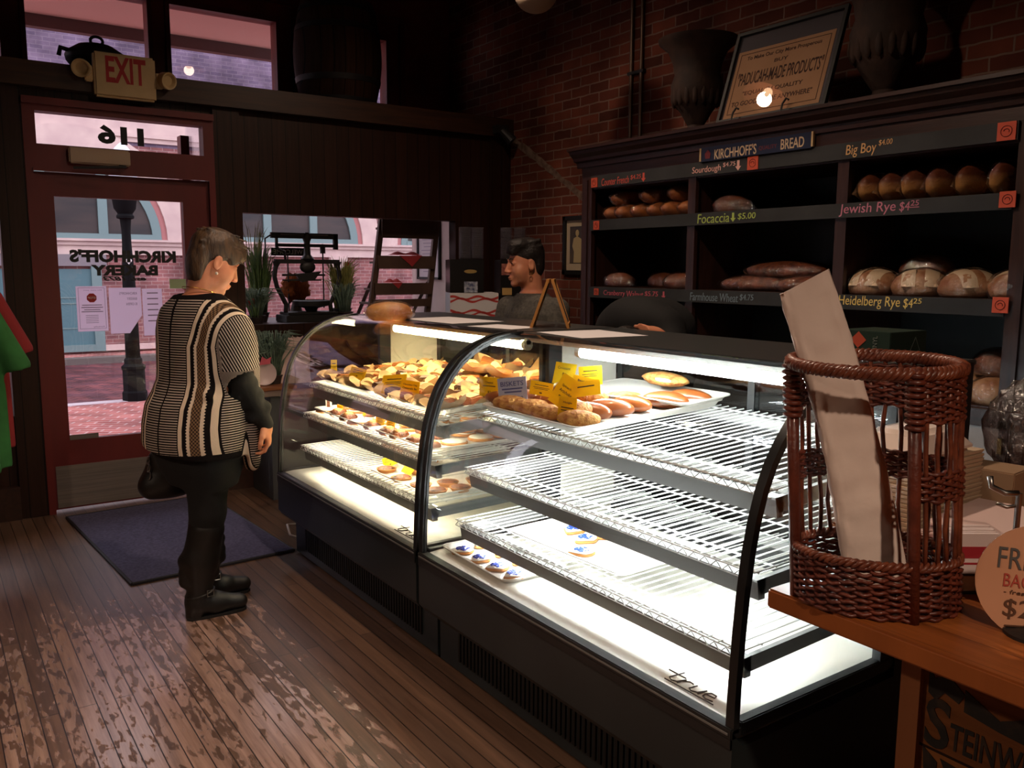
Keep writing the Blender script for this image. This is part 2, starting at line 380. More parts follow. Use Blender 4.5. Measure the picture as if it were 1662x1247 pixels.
struct('trim_2', MB().box((1.63, YP-.025, 0), (1.80, YP, 2.515)).box((.415, YP-.025, 0), (.56, YP, 2.515)).box((3.76, YP-.02, 0), (XB, YP, 2.515)), M['panel'])
struct('baseboard_far', MB().box((1.63, YP-.045, 0), (XB, YP-.0255, .2)).box((-3, YP-.04, 0), (.415, YP-.001, .2)), M['darkwood'])
# facade with transom lights
f = MB(); TW = [(-2.6, -1.75), (-1.6, -.75), (-.28, .56), (.71, 1.47), (1.622, 2.40), (2.563, 3.33)]
f.box((-3, YF, 2.655), (XB, YF+.1, 2.845)); f.box((-3, YF, 3.355), (XB, YF+.1, ZC))
xs = [-3]+[x for p in TW for x in p]+[XB]
for i in range(0, len(xs), 2): f.box((xs[i], YF, 2.845), (xs[i+1], YF+.1, 3.355))
f.box((-3, YF, 2.6), (XB, YF+.1, 2.6545))
struct('wall_street', f, M['redpaint2'], weld=False)
# raised stop around the right-hand transom and the red corner board
fr = MB()
for a, b in TW[3:]:
    fr.box((a-.03, YF-.03, 3.355), (b+.03, YF, 3.395)); fr.box((a-.03, YF-.03, 2.845), (a, YF, 3.355)); fr.box((b, YF-.03, 2.845), (b+.03, YF, 3.355))
fr.box((3.46, YF-.035, 2.66), (3.50, YF, 3.52)); fr.box((.6, YF-.02, 3.50), (3.5, YF, 3.56))
struct('trim_3', fr, M['redpaint'], weld=False)
for i, (a, b) in enumerate(TW):
    struct('window_%d' % (i+1), MB().box((a, YF+.05, 2.845), (b, YF+.056, 3.355)), M['glass'])
# display bays to both sides of the recessed door
struct('trim_4', MB().box((1.68, T, 1.06), (3.62, YF+.05, 1.10)).box((-3, T, .56), (.5, YF+.05, .60)), M['darkwood'], weld=False)
struct('wall_bay', MB().box((3.62, T, 1.1), (3.70, YF+.1, 2.6)), M['plaster'])
struct('wall_bulkhead', MB().box((1.68, YF, -.1), (XB, YF+.1, 1.06)).box((1.68, T, -.1), (1.74, YF, 1.06)).box((-3, YF, -.1), (.5, YF+.1, .56)).box((.50, T, -.1), (.56, YF, .56)), M['redpaint2'], weld=False)
struct('window_7', MB().box((1.72, YF+.03, 1.1), (3.62, YF+.036, 2.6)), M['glass'])
struct('window_8', MB().box((1.70, T+.02, 1.06), (1.706, YF, 2.6)), M['glass'])
struct('window_9', MB().box((-3, YF+.03, .6), (.52, YF+.036, 2.6)), M['glass'])
struct('trim_5', MB().box((1.66, YF-.02, 1.06), (1.72, YF+.08, 2.45)).box((.50, YF-.02, .56), (.56, YF+.08, 2.45)), M['redpaint2'])
# door frame, transom light, door
df = MB()
df.box((.56, YP-.03, 0), (.598, YP+.07, 2.42)).box((1.592, YP-.03, 0), (1.63, YP+.07, 2.42)).box((.598, YP-.03, 2.385), (1.592, YP+.07, 2.42)).box((.598, YP-.03, 2.06), (1.592, YP+.07, 2.20))
df.box((.598, YP-.03, 2.2), (.625, YP+.07, 2.385)).box((1.565, YP-.03, 2.2), (1.592, YP+.07, 2.385)).box((.56, YP-.05, 2.42), (1.63, YP, 2.46))
df.box((.598, YP-.04, 2.045), (1.592, YP-.03, 2.062))
struct('trim_6', df, M['redpaint'], weld=False)
t10 = struct('window_10', MB().box((.625, YP+.03, 2.2), (1.565, YP+.036, 2.385)), M['glass'])
mb = MB(); text_box(mb, '116', (1.222, YP+.028, 2.235), (-1, 0, 0), (0, 0, 1), .262, .112, off=.05)
obj('house_number', mb, M['letter'], t10)
d = MB(); DY0, DY1 = YP, YP+.045
d.box((.60, DY0, .02), (.70, DY1, 2.045)).box((1.43, DY0, .02), (1.59, DY1, 2.045)).box((.70, DY0, 1.907), (1.43, DY1, 2.045)).box((.70, DY0, .02), (1.43, DY1, .444))
door = struct('door_1', d, M['redpaint'], weld=False)
obj('pane', MB().box((.70, DY0+.02, .444), (1.43, DY0+.026, 1.907)), M['glass'], door)
obj('kick_plate', MB().box((.612, DY0-.004, .03), (1.578, DY0, .289)), M['kick'], door)
mb = MB()
text_box(mb, "KIRCHHOFF'S", (1.375, DY0+.016, 1.522), (-1, 0, 0), (0, 0, 1), .612, .078, off=.055)
text_box(mb, 'BAKERY', (1.262, DY0+.016, 1.442), (-1, 0, 0), (0, 0, 1), .385, .066, off=.055)
text_box(mb, 'est. 1873', (1.19, DY0+.016, 1.41), (-1, 0, 0), (0, 0, 1), .25, .028, off=.045, shear=.3)
obj('lettering', mb, M['letter'], door)
obj('push_bar', MB().tube([(1.50, DY0-.0, .95), (1.50, DY0-.05, .97), (1.50, DY0-.05, 1.23), (1.50, DY0, 1.25)], .012), M['steel'], door)
mb = MB().box((.70, DY0-.003, .444), (.86, DY0, .475))
obj('weather_strip', mb, M['kick'], door)
# door closer, notices
c = tag(obj('door_closer', MB().box((.783, YP-.075, 2.098), (1.118, YP-.031, 2.19)), pr('beige_closer_cover', L(178, 152, 128), .5), bevel=.008), 'beige door closer box on the red rail above the door', 'door closer')
obj('closer_arm', MB().tube([(1.05, YP-.05, 2.1), (1.08, YP-.13, 2.088), (.80, YP-.09, 2.07)], .008), M['iron'], c)
def sheet(name, x0, x1, z0, z1, label, lines, m=None, cut=False, y=DY0-.003):
    poly = [(x0, z0), (x1, z0), (x1, z1), (x0, z1)]
    if cut: poly = [(x0, z0), (x1-.075, z0), (x1, z0+.11), (x1, z1), (x0, z1)]
    o = obj(name, MB().prism(poly, 'y', y, y+.0015), m or M['notice'])
    tag(o, label, 'paper notice', 'notices taped to the door glass')
    if lines: obj('printed_text', lines, M['faintink'], o)
    return o
M['notice'] = pr('backlit_paper', L(228, 214, 232), .8); nbs = M['notice'].node_tree.nodes['Principled BSDF']
nbs.inputs['Subsurface Weight'].default_value = 0; nbs.inputs['Transmission Weight'].default_value = 0
# thin paper lets daylight through
n_ = M['notice'].node_tree; tl = nd(n_, 'BsdfTranslucent'); tl.inputs[0].default_value = L(250, 242, 252); mxs = nd(n_, 'MixShader'); mxs.inputs[0].default_value = .97
n_.links.new(nbs.outputs[0], mxs.inputs[1]); n_.links.new(tl.outputs[0], mxs.inputs[2]); n_.links.new(mxs.outputs[0], n_.nodes['Material Output'].inputs[0])
M['faintink'] = pr('faint_print', L(150, 138, 160), .8)
yy = DY0-.0035
t1 = MB()
text_box(t1, 'Do your part', (.925, yy, 1.350), (-1, 0, 0), (0, 0, 1), .10, .008)
for k, (w_, z_) in enumerate([(.11, 1.262), (.12, 1.248), (.09, 1.234), (.12, 1.222)]): t1.box((.868-w_/2, yy-.0003, z_), (.868+w_/2, yy, z_+.005))
for k in range(5): t1.box((.83, yy-.0003, 1.20-k*.011), (.9, yy, 1.203-k*.011))
text_box(t1, 'Kentucky', (.93, yy, 1.125), (-1, 0, 0), (0, 0, 1), .06, .012)
for a, b in (((.795, 1.12), (.797, 1.37)), ((.94, 1.12), (.942, 1.37)), ((.795, 1.12), (.942, 1.122)), ((.795, 1.368), (.942, 1.37))): t1.box((a[0], yy-.0003, a[1]), (b[0], yy, b[1]))
s1 = sheet('paper_notice', .783, .953, 1.105, 1.379, 'white notice with a red stop sign, leftmost of the papers on the door', t1)
oc = MB().prism([(.868+.029*math.cos(PI/8+k*PI/4), 1.308+.029*math.sin(PI/8+k*PI/4)) for k in range(8)], 'y', yy-.0006, yy)
obj('stop_sign', oc, M['red'], s1)
mb = MB(); text_box(mb, 'STOP', (.889, yy-.0012, 1.302), (-1, 0, 0), (0, 0, 1), .042, .013, off=.01); obj('stop_lettering', mb, M['paper'], s1)
t2 = MB()
for k, (s_, w_) in enumerate([("KIRCHHOFF'S", .10), ('BAKERY', .058), ('IS OPEN', .062)]): text_box(t2, s_, (1.125, yy, 1.325-k*.033), (-1, 0, 0), (0, 0, 1), w_, .016)
sheet('paper_notice', .965, 1.15, 1.085, 1.368, 'white open notice with a folded corner, beside the stop sign notice', t2, cut=True)
t3 = MB()
for k in range(6): t3.box((1.185, yy-.0003, 1.33-k*.035), (1.25, yy, 1.337-k*.035))
sheet('paper_notice', 1.157, 1.275, 1.066, 1.36, 'pale notice on the door just left of the shopper', t3)
sheet('paper_notice', 1.325, 1.425, 1.36, 1.42, 'pale green slip on the door glass behind the shopper', None, pr('green_paper', L(170, 190, 150), .8))

# ================================================================ STREET
LX = lambda r, g, b: tuple(c*.76 for c in L(r, g, b)[:3])+(1,)
M['sidewalk'] = brickmat('brick_sidewalk', LX(200, 120, 112), LX(178, 100, 96), LX(222, 190, 186), ('X', 'Y'), .22, .11, .022, .7, .3, rot=.5)
M['street'] = brickmat('brick_street', LX(146, 86, 88), LX(104, 68, 78), LX(74, 52, 56), ('X', 'Y'), .24, .115, .022, .7, .5, rot=.78)
M['curb'] = pr('pale_curb', LX(205, 190, 196), .7)
M['greycurb'] = pr('grey_curb', LX(112, 100, 96), .8)
M['oldbrick'] = brickmat('street_brick_wall', LX(172, 118, 116), LX(146, 98, 102), LX(192, 164, 162), ('X', 'Z'), .2, .068, .012, .85, .3)
M['darkbrick'] = brickmat('upper_brick_wall', LX(128, 112, 136), LX(112, 98, 124), LX(140, 126, 146), ('X', 'Z'), .2, .068, .014, .85, .3)
M['stone'] = pr('pink_stone', LX(228, 202, 196), .8, c2=LX(210, 182, 180), sc=3)
M['teal'] = pr('teal_paint', LX(120, 146, 148), .5)
M['teal2'] = pr('teal_door_paint', LX(86, 124, 134), .5)
M['darkpane'] = pr('dark_window_pane', LX(34, 31, 36), .5, c2=LX(66, 52, 50), sc=1.2, stretch=(.6, 1, 3))
def st(name, mb, m, lab=None): return struct(name, mb, m, weld=False)
st('sidewalk', MB().box((-12, 5.95, -.3), (25, 10.72, -.08)), M['sidewalk'])
struct('trim_8', MB().box((.5, T, -.08), (1.68, T+.12, .005)), M['greycurb'])
st('curb', MB().box((-12, 10.72, -.3), (25, 10.92, -.075)), M['curb'])
st('road', MB().box((-12, 10.92, -.3), (25, 15.4, -.1)), M['street'])
st('far_curb', MB().box((-12, 15.4, -.3), (25, 15.7, .0)), M['greycurb'])
st('far_sidewalk', MB().box((-12, 15.7, -.3), (25, 16.5, -.02)), M['sidewalk'])
B = thing('brick_building', 'brick building with arched teal windows across the street', 'building', (3, 16.5, -.05))
obj('wall', MB().box((-9, 16.5, -.3), (24, 18, 3.6)), M['oldbrick'], B)
obj('upper_wall', MB().box((-9, 16.5, 3.6), (24, 18, 7.2)), M['darkbrick'], B)
bd = MB()
for z0, z1, dy in ((1.70, 1.78, .06), (1.78, 1.86, .04), (1.86, 1.93, .08), (1.93, 1.97, .13)): bd.box((-9, 16.5-dy, z0), (24, 16.5, z1))
bd.box((-9, 16.42, .02), (24, 16.5, .12))
obj('stone_band', bd, M['stone'], B)
bd = MB()
for z0, z1, dy in ((3.66, 3.74, .05), (3.74, 3.80, .09), (3.8, 4.4, .04), (4.4, 4.5, .14)): bd.box((-9, 16.5-dy, z0), (24, 16.5, z1))
obj('cornice_band', bd, M['stone'], B)
def arch(cx, zs, r0, r1, y0, y1, n=24):
    mb = MB(); pts = []
    for k in range(n+1):
        a = PI*k/n; pts.append((math.cos(a), math.sin(a)))
    V = []; F = []
    for c_, s_ in pts:
        for r in (r0, r1):
            for y in (y0, y1): V.append((cx+r*c_, y, zs+r*s_))
    for k in range(n):
        a = k*4; b = a+4
        F += [(a, b, b+2, a+2), (a+1, a+3, b+3, b+1), (a, a+1, b+1, b), (a+2, b+2, b+3, a+3)]
    F += [(0, 2, 3, 1), (n*4, n*4+1, n*4+3, n*4+2)]
    return mb.add(V, F)
for cx in (-1.56, 2.27, 6.1, 9.93):
    half = [(cx+1.36*math.cos(PI*k/24), 1.97+1.36*math.sin(PI*k/24)) for k in range(25)]
    wn = obj('arched_window', arch(cx, 1.97, 1.27, 1.42, 16.42, 16.5).box((cx-1.28, 16.413, 1.972), (cx+1.28, 16.49, 2.06)).box((cx-.54, 16.41, 1.97), (cx-.39, 16.49, 3.24)).box((cx+.39, 16.41, 1.97), (cx+.54, 16.49, 3.24)), M['teal'], B, weld=False)
    obj('pane', MB().prism(half, 'y', 16.46, 16.499), M['darkpane'], wn)
    obj('arch_surround', arch(cx, 1.97, 1.52, 1.9, 16.40, 16.5), M['stone'], B)
    obj('arch_brick_ring', arch(cx, 1.97, 1.42, 1.52, 16.44, 16.5), pr('arch_brick', L(170, 112, 112), .8), B)
dr = obj('teal_door', MB().box((1.05, 16.45, .12), (2.62, 16.5, 1.45)), M['teal2'], B)
obj('door_frame', MB().box((2.5, 16.41, .02), (2.66, 16.5, 1.50)).box((1.0, 16.412, .02), (1.1, 16.5, 1.5)).box((1.1, 16.405, .022), (2.5, 16.49, .14)).box((1.2, 16.44, .42), (2.3, 16.46, .44)).box((1.2, 16.44, .95), (2.3, 16.46, .97)).box((1.2, 16.44, .85), (2.3, 16.46, .87)), M['teal'], dr, weld=False)
obj('door_lintel', MB().box((.9, 16.40, 1.5), (2.75, 16.5, 1.70)), pr('grey_lintel', L(120, 112, 118), .8), B)
obj('pale_pilaster', MB().box((6.9, 16.36, -.05), (7.25, 16.5, 1.7)), M['stone'], B)
# canopy over our pavement seen through the transoms
cn = thing('street_canopy', 'pale boarded canopy over the pavement, seen through the high windows', 'canopy', (.5, 7.2, 3.4))
obj('canopy_roof', MB().box((-9, YF+.1, 3.41), (14, 7.7, 3.5)), pr('canopy_boards', L(240, 218, 208), .8), cn)
obj('canopy_edge', MB().box((-9, 7.7, 3.317), (14, 7.78, 3.52)), pr('canopy_fascia', L(110, 92, 92), .7), cn)
M['postblack'] = pr('matt_black_post', L(22, 22, 24), .7, spec=.06)
lp = thing('street_lamp_post', 'black fluted lamp post at the kerb seen through the door', 'lamp post', (2.04, 10.82, -.08))
X0, Y0 = 2.04, 10.82
obj('post_base', MB().lathe([(.14, -.08), (.14, .02), (.125, .04), (.125, .28), (.135, .30), (.135, .33), (.10, .36), (.10, .41), (.085, .43)], (X0, Y0, 0), 8), M['postblack'], lp)
obj('post_shaft', MB().lathe([(.083, .42), (.078, .95), (.07, 1.4), (.052, 1.75), (.05, 1.9), (.062, 2.04), (.066, 2.05)], (X0, Y0, 0), 16), M['postblack'], lp, smooth=True)
obj('post_collar', MB().lathe([(.066, 2.04), (.095, 2.05), (.098, 2.075), (.08, 2.10), (.12, 2.16), (.14, 2.30), (.15, 2.32), (.16, 2.33), (.1, 2.36)], (X0, Y0, 0), 16), M['postblack'], lp, smooth=2)
obj('lantern', MB().lathe([(.10, 2.36), (.15, 2.45), (.16, 2.65), (.12, 2.78), (.07, 2.85), (.02, 2.90)], (X0, Y0, 0), 16), pr('lantern_glass', L(210, 215, 225), .3), lp, smooth=True)
stk = MB()
for dx in (-.011, .011): stk.ell((X0+dx*1.3, Y0-.062, 1.565), (.02, .006, .02))
stk.prism([(X0-.03, 1.56), (X0+.03, 1.56), (X0, 1.52)], 'y', Y0-.065, Y0-.055)
obj('heart_sticker', stk, M['paper'], lp)
ft = MB()
for dx, dz in ((-.014, .012), (.014, .012), (0, -.008)): ft.ell((X0+dx, Y0-.069, 1.563+dz), (.007, .004, .007), nu=8, nv=6)
obj('sticker_mark', ft, M['letter'], lp)
# ================================================================ DISPLAY CASES
PF = [(1.472, .44), (1.476, .56), (1.483, .68), (1.491, .77), (1.503, .86), (1.519, .935), (1.541, 1.005), (1.567, 1.06), (1.598, 1.105), (1.636, 1.148), (1.680, 1.183), (1.733, 1.212), (1.795, 1.234), (1.855, 1.245), (1.92, 1.25)]
def pnorm(i):
    a = Vector(PF[max(i-1, 0)]); b = Vector(PF[min(i+1, len(PF)-1)]); t = (b-a).normalized(); return Vector((-t.y, t.x))
def arch_strip(y0, y1, out, inn):
    V = []; F = []
    for i, p in enumerate(PF):
        n = pnorm(i)
        for d in (out, -inn):
            q = Vector(p)+n*d
            V += [(q.x, y0, q.y), (q.x, y1, q.y)]
    N = len(PF)
    for i in range(N-1):
        a = 4*i; b = a+4
        F += [(a, b, b+1, a+1), (a+2, a+3, b+3, b+2), (a, a+2, b+2, b), (a+1, b+1, b+3, a+3)]
    F += [(0, 1, 3, 2), (4*N-4, 4*N-2, 4*N-1, 4*N-3)]
    return V, F
ZD = .455
def case(y0, y1, lab, lampm, sh, name):
    t = thing('display_case', lab, 'display case', (1.95, (y0+y1)/2, 0), 'curved glass bakery display cases')
    fp = [(1.462, .445), (1.462, .25), (1.48, .225), (1.545, .20), (1.553, .19), (1.553, .012), (2.40, .012), (2.40, .40), (1.50, .40)]
    obj('base_cabinet', MB().prism([(x, z) for x, z in fp], 'y', y0, y1), M['caseblack'], t)
    g = MB(); n = int((y1-y0-.24)/.024)
    for k in range(n):
        yy_ = y0+.12+k*.024; g.box((1.546, yy_, .055), (1.556, yy_+.012, .185))
    obj('louver_grille', g, M['louver'], t, weld=False)
    obj('deck_rail', MB().box((1.458, y0, .425), (1.494, y1, .452)).box((1.458, y0, .40), (1.464, y1, .43)).box((1.494, y0, .425), (2.40, y0+.028, .462)).box((1.494, y1-.028, .425), (2.40, y1, .462)), M['black'], t, weld=False, bevel=.003)
    obj('rail_trim', MB().box((1.456, y0+.01, .436), (1.459, y1-.01, .441)), M['greyrail'], t)
    dk = obj('deck', MB().prism([(1.494, .40), (1.494, ZD-.004), (1.54, ZD), (2.40, ZD), (2.40, .40)], 'y', y0+.028, y1-.028), M['deck'], t)
    lg = MB()   # maker's script on the deck front, drawn as strokes on the sloped lip
    S = .20; O = Vector((1.515, y0+.26, ZD+.0012)); rx = Vector((0, -1, 0)); up = Vector((1, 0, 0))
    def q(px, py): return O+rx*(px*S)+up*((py+px*.0)*S*.62)
    for pts in ([(-.16, .30), (.14, .30)], [(.02, .46), (-.01, .06), (.06, 0), (.13, .05), (.17, .26)], [(.17, .26), (.15, .02)], [(.16, .15), (.24, .26), (.30, .24)], [(.36, .26), (.34, .05), (.40, 0), (.48, .06), (.52, .26)], [(.52, .26), (.50, .02)], [(.55, .14), (.70, .16), (.68, .25), (.60, .26), (.56, .16), (.57, .04), (.64, 0), (.74, .03)], [(-.02, -.06), (.80, -.06)]):
        lg.tube([q(*p) for p in pts], .0018, 5)
    obj('script_logo', lg, M['ink'], dk)
    for k, (a, b) in enumerate(((y0, y0+.024), (y1-.024, y1))):
        fr_ = obj('arch_frame', arch_strip(a, b, .008, .012), M['black'], t, smooth=2)
        ym = (a+b)/2
        obj('rear_post', MB().box((2.045, a, .455), (2.11, b, 1.235)), M['black'], fr_)
        pg = [(x, z) for x, z in PF if z > .45]+[(2.05, 1.245), (2.05, .455), (1.49, .455)]
        obj('end_glass', MB().prism(pg, 'y', ym-.003, ym+.003), M['caseglass'], t)
        obj('end_panel', MB().box((2.11, a, .455), (2.40, b, 1.24)), M['endpanel'], t)
        yo = a-.003 if k == 0 else b
        obj('end_cladding', MB().box((2.11, yo, .40), (2.41, yo+.003, 1.245)), M['black'], t)
    gl = arch_strip(y0+.024, y1-.024, .002, .003)
    obj('front_glass', gl, M['caseglass'], t, smooth=2)
    obj('top_panel', MB().box((1.905, y0, 1.236), (2.43, y1, 1.252)), M['topmetal'], t, bevel=.003)
    obj('lamp_hood', MB().prism([(1.93, 1.236), (2.17, 1.236), (2.17, 1.224), (1.98, 1.224), (1.955, 1.214)], 'y', y0+.03, y1-.03), M['white'], t)
    lm = obj('lamp_tube', MB().cyl((2.03, y0+.10, 1.188), (2.03, y1-.25, 1.188), .020, n=12), lampm, t, smooth=2)
    obj('lamp_cap', MB().cyl((2.03, y0+.075, 1.188), (2.03, y0+.10, 1.188), .021, n=12).cyl((2.03, y1-.25, 1.188), (2.03, y1-.225, 1.188), .021, n=12).box((2.02, y0+.075, 1.19), (2.04, y0+.095, 1.226)).box((2.02, y1-.245, 1.19), (2.04, y1-.225, 1.226)), M['white'], lm, weld=False)
    rf = obj('rear_frame', MB().box((2.385, y0, .455), (2.41, y1, .50)).box((2.385, y0, 1.19), (2.41, y1, 1.24)), M['black'], t)
    ymid = (y0+y1)/2
    for k, (a, b, x) in enumerate(((y0+.03, ymid+.02, 2.392), (ymid-.02, y1-.03, 2.402))):
        dd = obj('rear_door', MB().box((x, a, .50), (x+.008, a+.03, 1.19)).box((x, b-.03, .50), (x+.008, b, 1.19)).box((x, a, .50), (x+.008, b, .525)).box((x, a, 1.165), (x+.008, b, 1.19)), M['black'], t, weld=False)
        obj('pane', MB().box((x+.002, a+.03, .525), (x+.006, b-.03, 1.165)), M['darkglass'], dd)
    for k, (xf, zf, zb) in enumerate(sh):
        ya, yb = y0+.075, y1-.105; xb = 2.375
        s_ = MB(); zz = lambda x: zf+(zb-zf)*(x-xf)/(xb-xf)
        n = int((yb-ya)/.034)
        for j in range(n+1):
            y = ya+(yb-ya)*j/n
            s_.tube([(xf, y, zf), (xb, y, zb)], .0024, 5)
        for x in (xf+.02, xf+.085, xf+.36, xb-.03):
            s_.cyl((x, ya, zz(x)-.005), (x, yb, zz(x)-.005), .0026, n=6)
        shelf = obj('wire_shelf', s_, M['wire'], t, smooth=2, weld=False)
        z_ = MB()
        z_.cyl((xf-.004, ya, zf+.001), (xf-.004, yb, zf+.001), .002, n=6); z_.cyl((xf-.004, ya, zf-.02), (xf-.004, yb, zf-.02), .0018, n=6)
        nz_ = int((yb-ya)/.019); z_.tube([(xf-.004, ya+(yb-ya)*j/nz_, zf-.001-(j % 2)*.018) for j in range(nz_+1)], .0015, 5)
        obj('front_rail', z_, M['wire'], shelf, weld=False)
        c_ = MB()
        c_.prism([(xf+.014, zf-.024), (xf+.045, zf-.020), (xf+.045, zf-.074), (xf+.022, zf-.074)], 'y', ya, yb)
        for y in (ya, yb-.014): c_.prism([(xf+.012, zf-.022), (xb, zb-.016), (xb, zb-.05), (xf+.03, zf-.062)], 'y', y, y+.014)
        c_.box((xb-.02, ya, zb-.05), (xb, yb, zb-.016))
        obj('shelf_channel', c_, M['greyrail'], shelf, weld=False)
        sl_ = obj('shelf_lamp', MB().cyl((xf+.07, ya+.04, zf-.045), (xf+.07, yb-.04, zf-.045), .011, n=10), M['shelf_cool'] if lampm == M['lamp_cool'] else M['shelf_warm'], shelf, smooth=2)
        obj('shelf_bracket', MB().box((2.36, ya+.02, zb-.06), (2.385, yb-.02, zb-.035)), M['black'], shelf)
    return t
M['shelf_cool'] = pr('cool_shelf_tube', (1, 1, 1, 1), .4, emit=(.95, 1.0, 1.0, 1), es=70)
M['shelf_warm'] = pr('warm_shelf_tube', (1, 1, 1, 1), .4, emit=(1, .86, .60, 1), es=45)
M['caseblack'] = pr('case_black_panel', L(44, 50, 52), .35, c2=L(36, 42, 44), sc=3, spec=.5)
M['louver'] = pr('louver_black', L(18, 18, 18), .5)
M['endpanel'] = pr('case_end_liner', L(226, 222, 208), .4)
M['topmetal'] = pr('case_top_metal', L(60, 62, 62), .3, spec=.6)
YR0, YR1, YL0, YL1 = 1.215, 2.715, 2.735, 4.235
SHR = [(1.66, .972, 1.01), (1.605, .775, .80), (1.565, .585, .60)]
SHL = [(1.61, .918, .965), (1.575, .765, .79), (1.555, .598, .61)]
case(YR0, YR1, 'nearer curved glass display case with the cool white lamp and mostly bare wire shelves', M['lamp_cool'], SHR, 'right')
case(YL0, YL1, 'farther curved glass display case with the warm lamp, full of wrapped pastries, by the shopper', M['lamp_warm'], SHL, 'left')
def shz(sh, k, x):
    xf, zf, zb = sh[k]; return zf+(zb-zf)*(x-xf)/(2.375-xf)
# ================================================================ BREAD CABINET on the brick wall
cab = thing('bread_cabinet', 'tall dark wooden bread cabinet with chalk price boards against the brick wall', 'cabinet', (3.65, 2.8, 0))
CX, CB = 3.40, 3.94
obj('back_panel', MB().box((3.92, 1.40, 0), (CB, 4.158, 2.13)), M['blackmatte'], cab)
obj('side_panel', MB().box((CX+.02, 4.12, 0), (3.92, 4.158, 2.13)), M['darkwoodv'], cab)
obj('side_panel', MB().box((CX+.02, 1.36, 0), (3.92, 1.40, 2.13)), M['darkwoodv'], cab)
st_ = obj('stile', MB().box((CX, 4.065, 0), (CX+.03, 4.158, 2.05)).box((CX-.008, 4.10, .1), (CX, 4.125, 2.03)), M['darkwoodv'], cab, weld=False)
fl = MB().box((CX, 1.36, 0), (CX+.03, 1.61, 2.05))
for k in range(4): fl.box((CX-.012, 1.40+k*.05, .15), (CX, 1.425+k*.05, 2.0))
obj('stile', fl, M['darkwoodv'], cab, weld=False)
for a, b in ((3.223, 3.276), (2.319, 2.375)):
    obj('divider', MB().box((CX+.005, a, .97), (CX+.03, b, 1.99)).box((CX+.03, (a+b)/2-.01, .97), (3.92, (a+b)/2+.01, 1.99)), M['darkwoodv'], cab, weld=False)
for z in (1.79, 1.39, .97, 1.995): obj('shelf', MB().box((CX+.01, 1.40, z-.022), (3.92, 4.12, z)), M['darkwood'], cab)
obj('frieze', MB().box((CX-.002, 1.36, 2.05), (CX+.03, 4.158, 2.13)), M['darkwood'], cab)
cp = [(3.395, 2.105), (3.385, 2.108), (3.38, 2.135), (3.355, 2.142), (3.35, 2.16), (3.325, 2.18), (3.318, 2.197), (3.30, 2.20), (3.30, 2.216), (CB, 2.216), (CB, 2.13), (3.395, 2.13)]
obj('cornice', MB().prism(cp, 'y', 1.22, 4.19), M['darkwood'], cab)
obj('counter_ledge', MB().box((CX-.03, 1.33, .925), (CX+.03, 4.18, .965)), M['darkwood'], cab, bevel=.004)
for k, (a, b) in enumerate(((1.56, 1.86), (1.88, 2.32), (2.37, 3.23), (3.27, 4.07))):
    dd = obj('cabinet_door', MB().box((CX-.012, a, .12), (CX, b, .905)), M['cabdoor'] if 'cabdoor' in M else M.setdefault('cabdoor', pr('pale_cabinet_door', L(150, 138, 132), .45, c2=L(128, 116, 112), sc=3)), cab)
    obj('door_frame', MB().box((CX-.018, a-.004, .10), (CX, a+.03, .925)).box((CX-.018, b-.03, .10), (CX, b+.004, .925)).box((CX-.018, a, .895), (CX, b, .925)).box((CX-.018, a, .1), (CX, b, .15)), M['darkwood'], dd, weld=False)
    obj('latch', MB().box((CX-.032, a+.008, .80), (CX-.018, a+.024, .86)), pr('brass_latch', L(150, 120, 70), .3, metal=1), dd)
def chalkm(n, c): return pr('chalk_'+n, c, .9)
CH = {k: chalkm(k, c) for k, c in dict(red=L(214, 92, 78), pale=L(232, 180, 168), tan=L(222, 176, 120), green=L(170, 190, 96), pink=L(206, 128, 150), rose=L(200, 96, 110), grey=L(118, 136, 146), yellow=L(238, 208, 120)).items()}
R_, U_ = (0, -1, 0), (0, 0, 1)
def arrow(mb, y, z, h, x):
    w_ = h*.75
    return mb.prism([(y-w_*.2, z+h), (y+w_*.2, z+h), (y+w_*.2, z+h*.42), (y+w_*.5, z+h*.42), (y, z), (y-w_*.5, z+h*.42), (y-w_*.2, z+h*.42)], 'x', x-.001, x)
def board(y0, y1, z0, z1, texts):
    b = obj('price_board', MB().box((CX-.012, y0, z0), (CX-.002, y1, z1)), M['chalkboard'], cab)
    for col, items in texts:
        for s, y, z, w_, h in items:
            mb = MB()
            if s == 'v': arrow(mb, y, z, h, CX-.0125)
            elif s == '_': mb.box((CX-.0135, y-w_, z), (CX-.0125, y, z+.003))
            else: text_box(mb, s, (CX-.0128, y, z), R_, U_, w_, h, shear=.08)
            obj('chalk_arrow' if s == 'v' else 'chalk_underline' if s == '_' else 'chalk_price' if s[0] in '$2' else 'chalk_lettering', mb, CH[col], b, weld=False)
board(1.61, 4.065, 1.98, 2.05, [('red', [('Counter French', 3.962, 1.986, .238, .042), ('$4.25', 3.71, 2.0, .085, .028), ('v', 3.603, 1.982, 0, .05)]),
      ('pale', [('Sourdough', 3.236, 1.985, .195, .042), ('$4.75', 3.027, 2.008, .08, .024), ('v', 2.928, 1.985, 0, .05)]),
      ('tan', [('Big Boy', 2.327, 1.984, .145, .055), ('$4.00', 2.172, 2.018, .062, .026)])])
board(1.61, 4.065, 1.727, 1.79, [('green', [('Focaccia', 3.187, 1.735, .215, .048), ('v', 2.948, 1.735, 0, .045), ('$5.00', 2.918, 1.742, .11, .034)]),
      ('pink', [('Jewish Rye', 2.345, 1.732, .268, .054), ('$4', 2.060, 1.738, .045, .042), ('25', 2.012, 1.762, .036, .022), ('_', 2.016, 1.754, .042, 0)])])
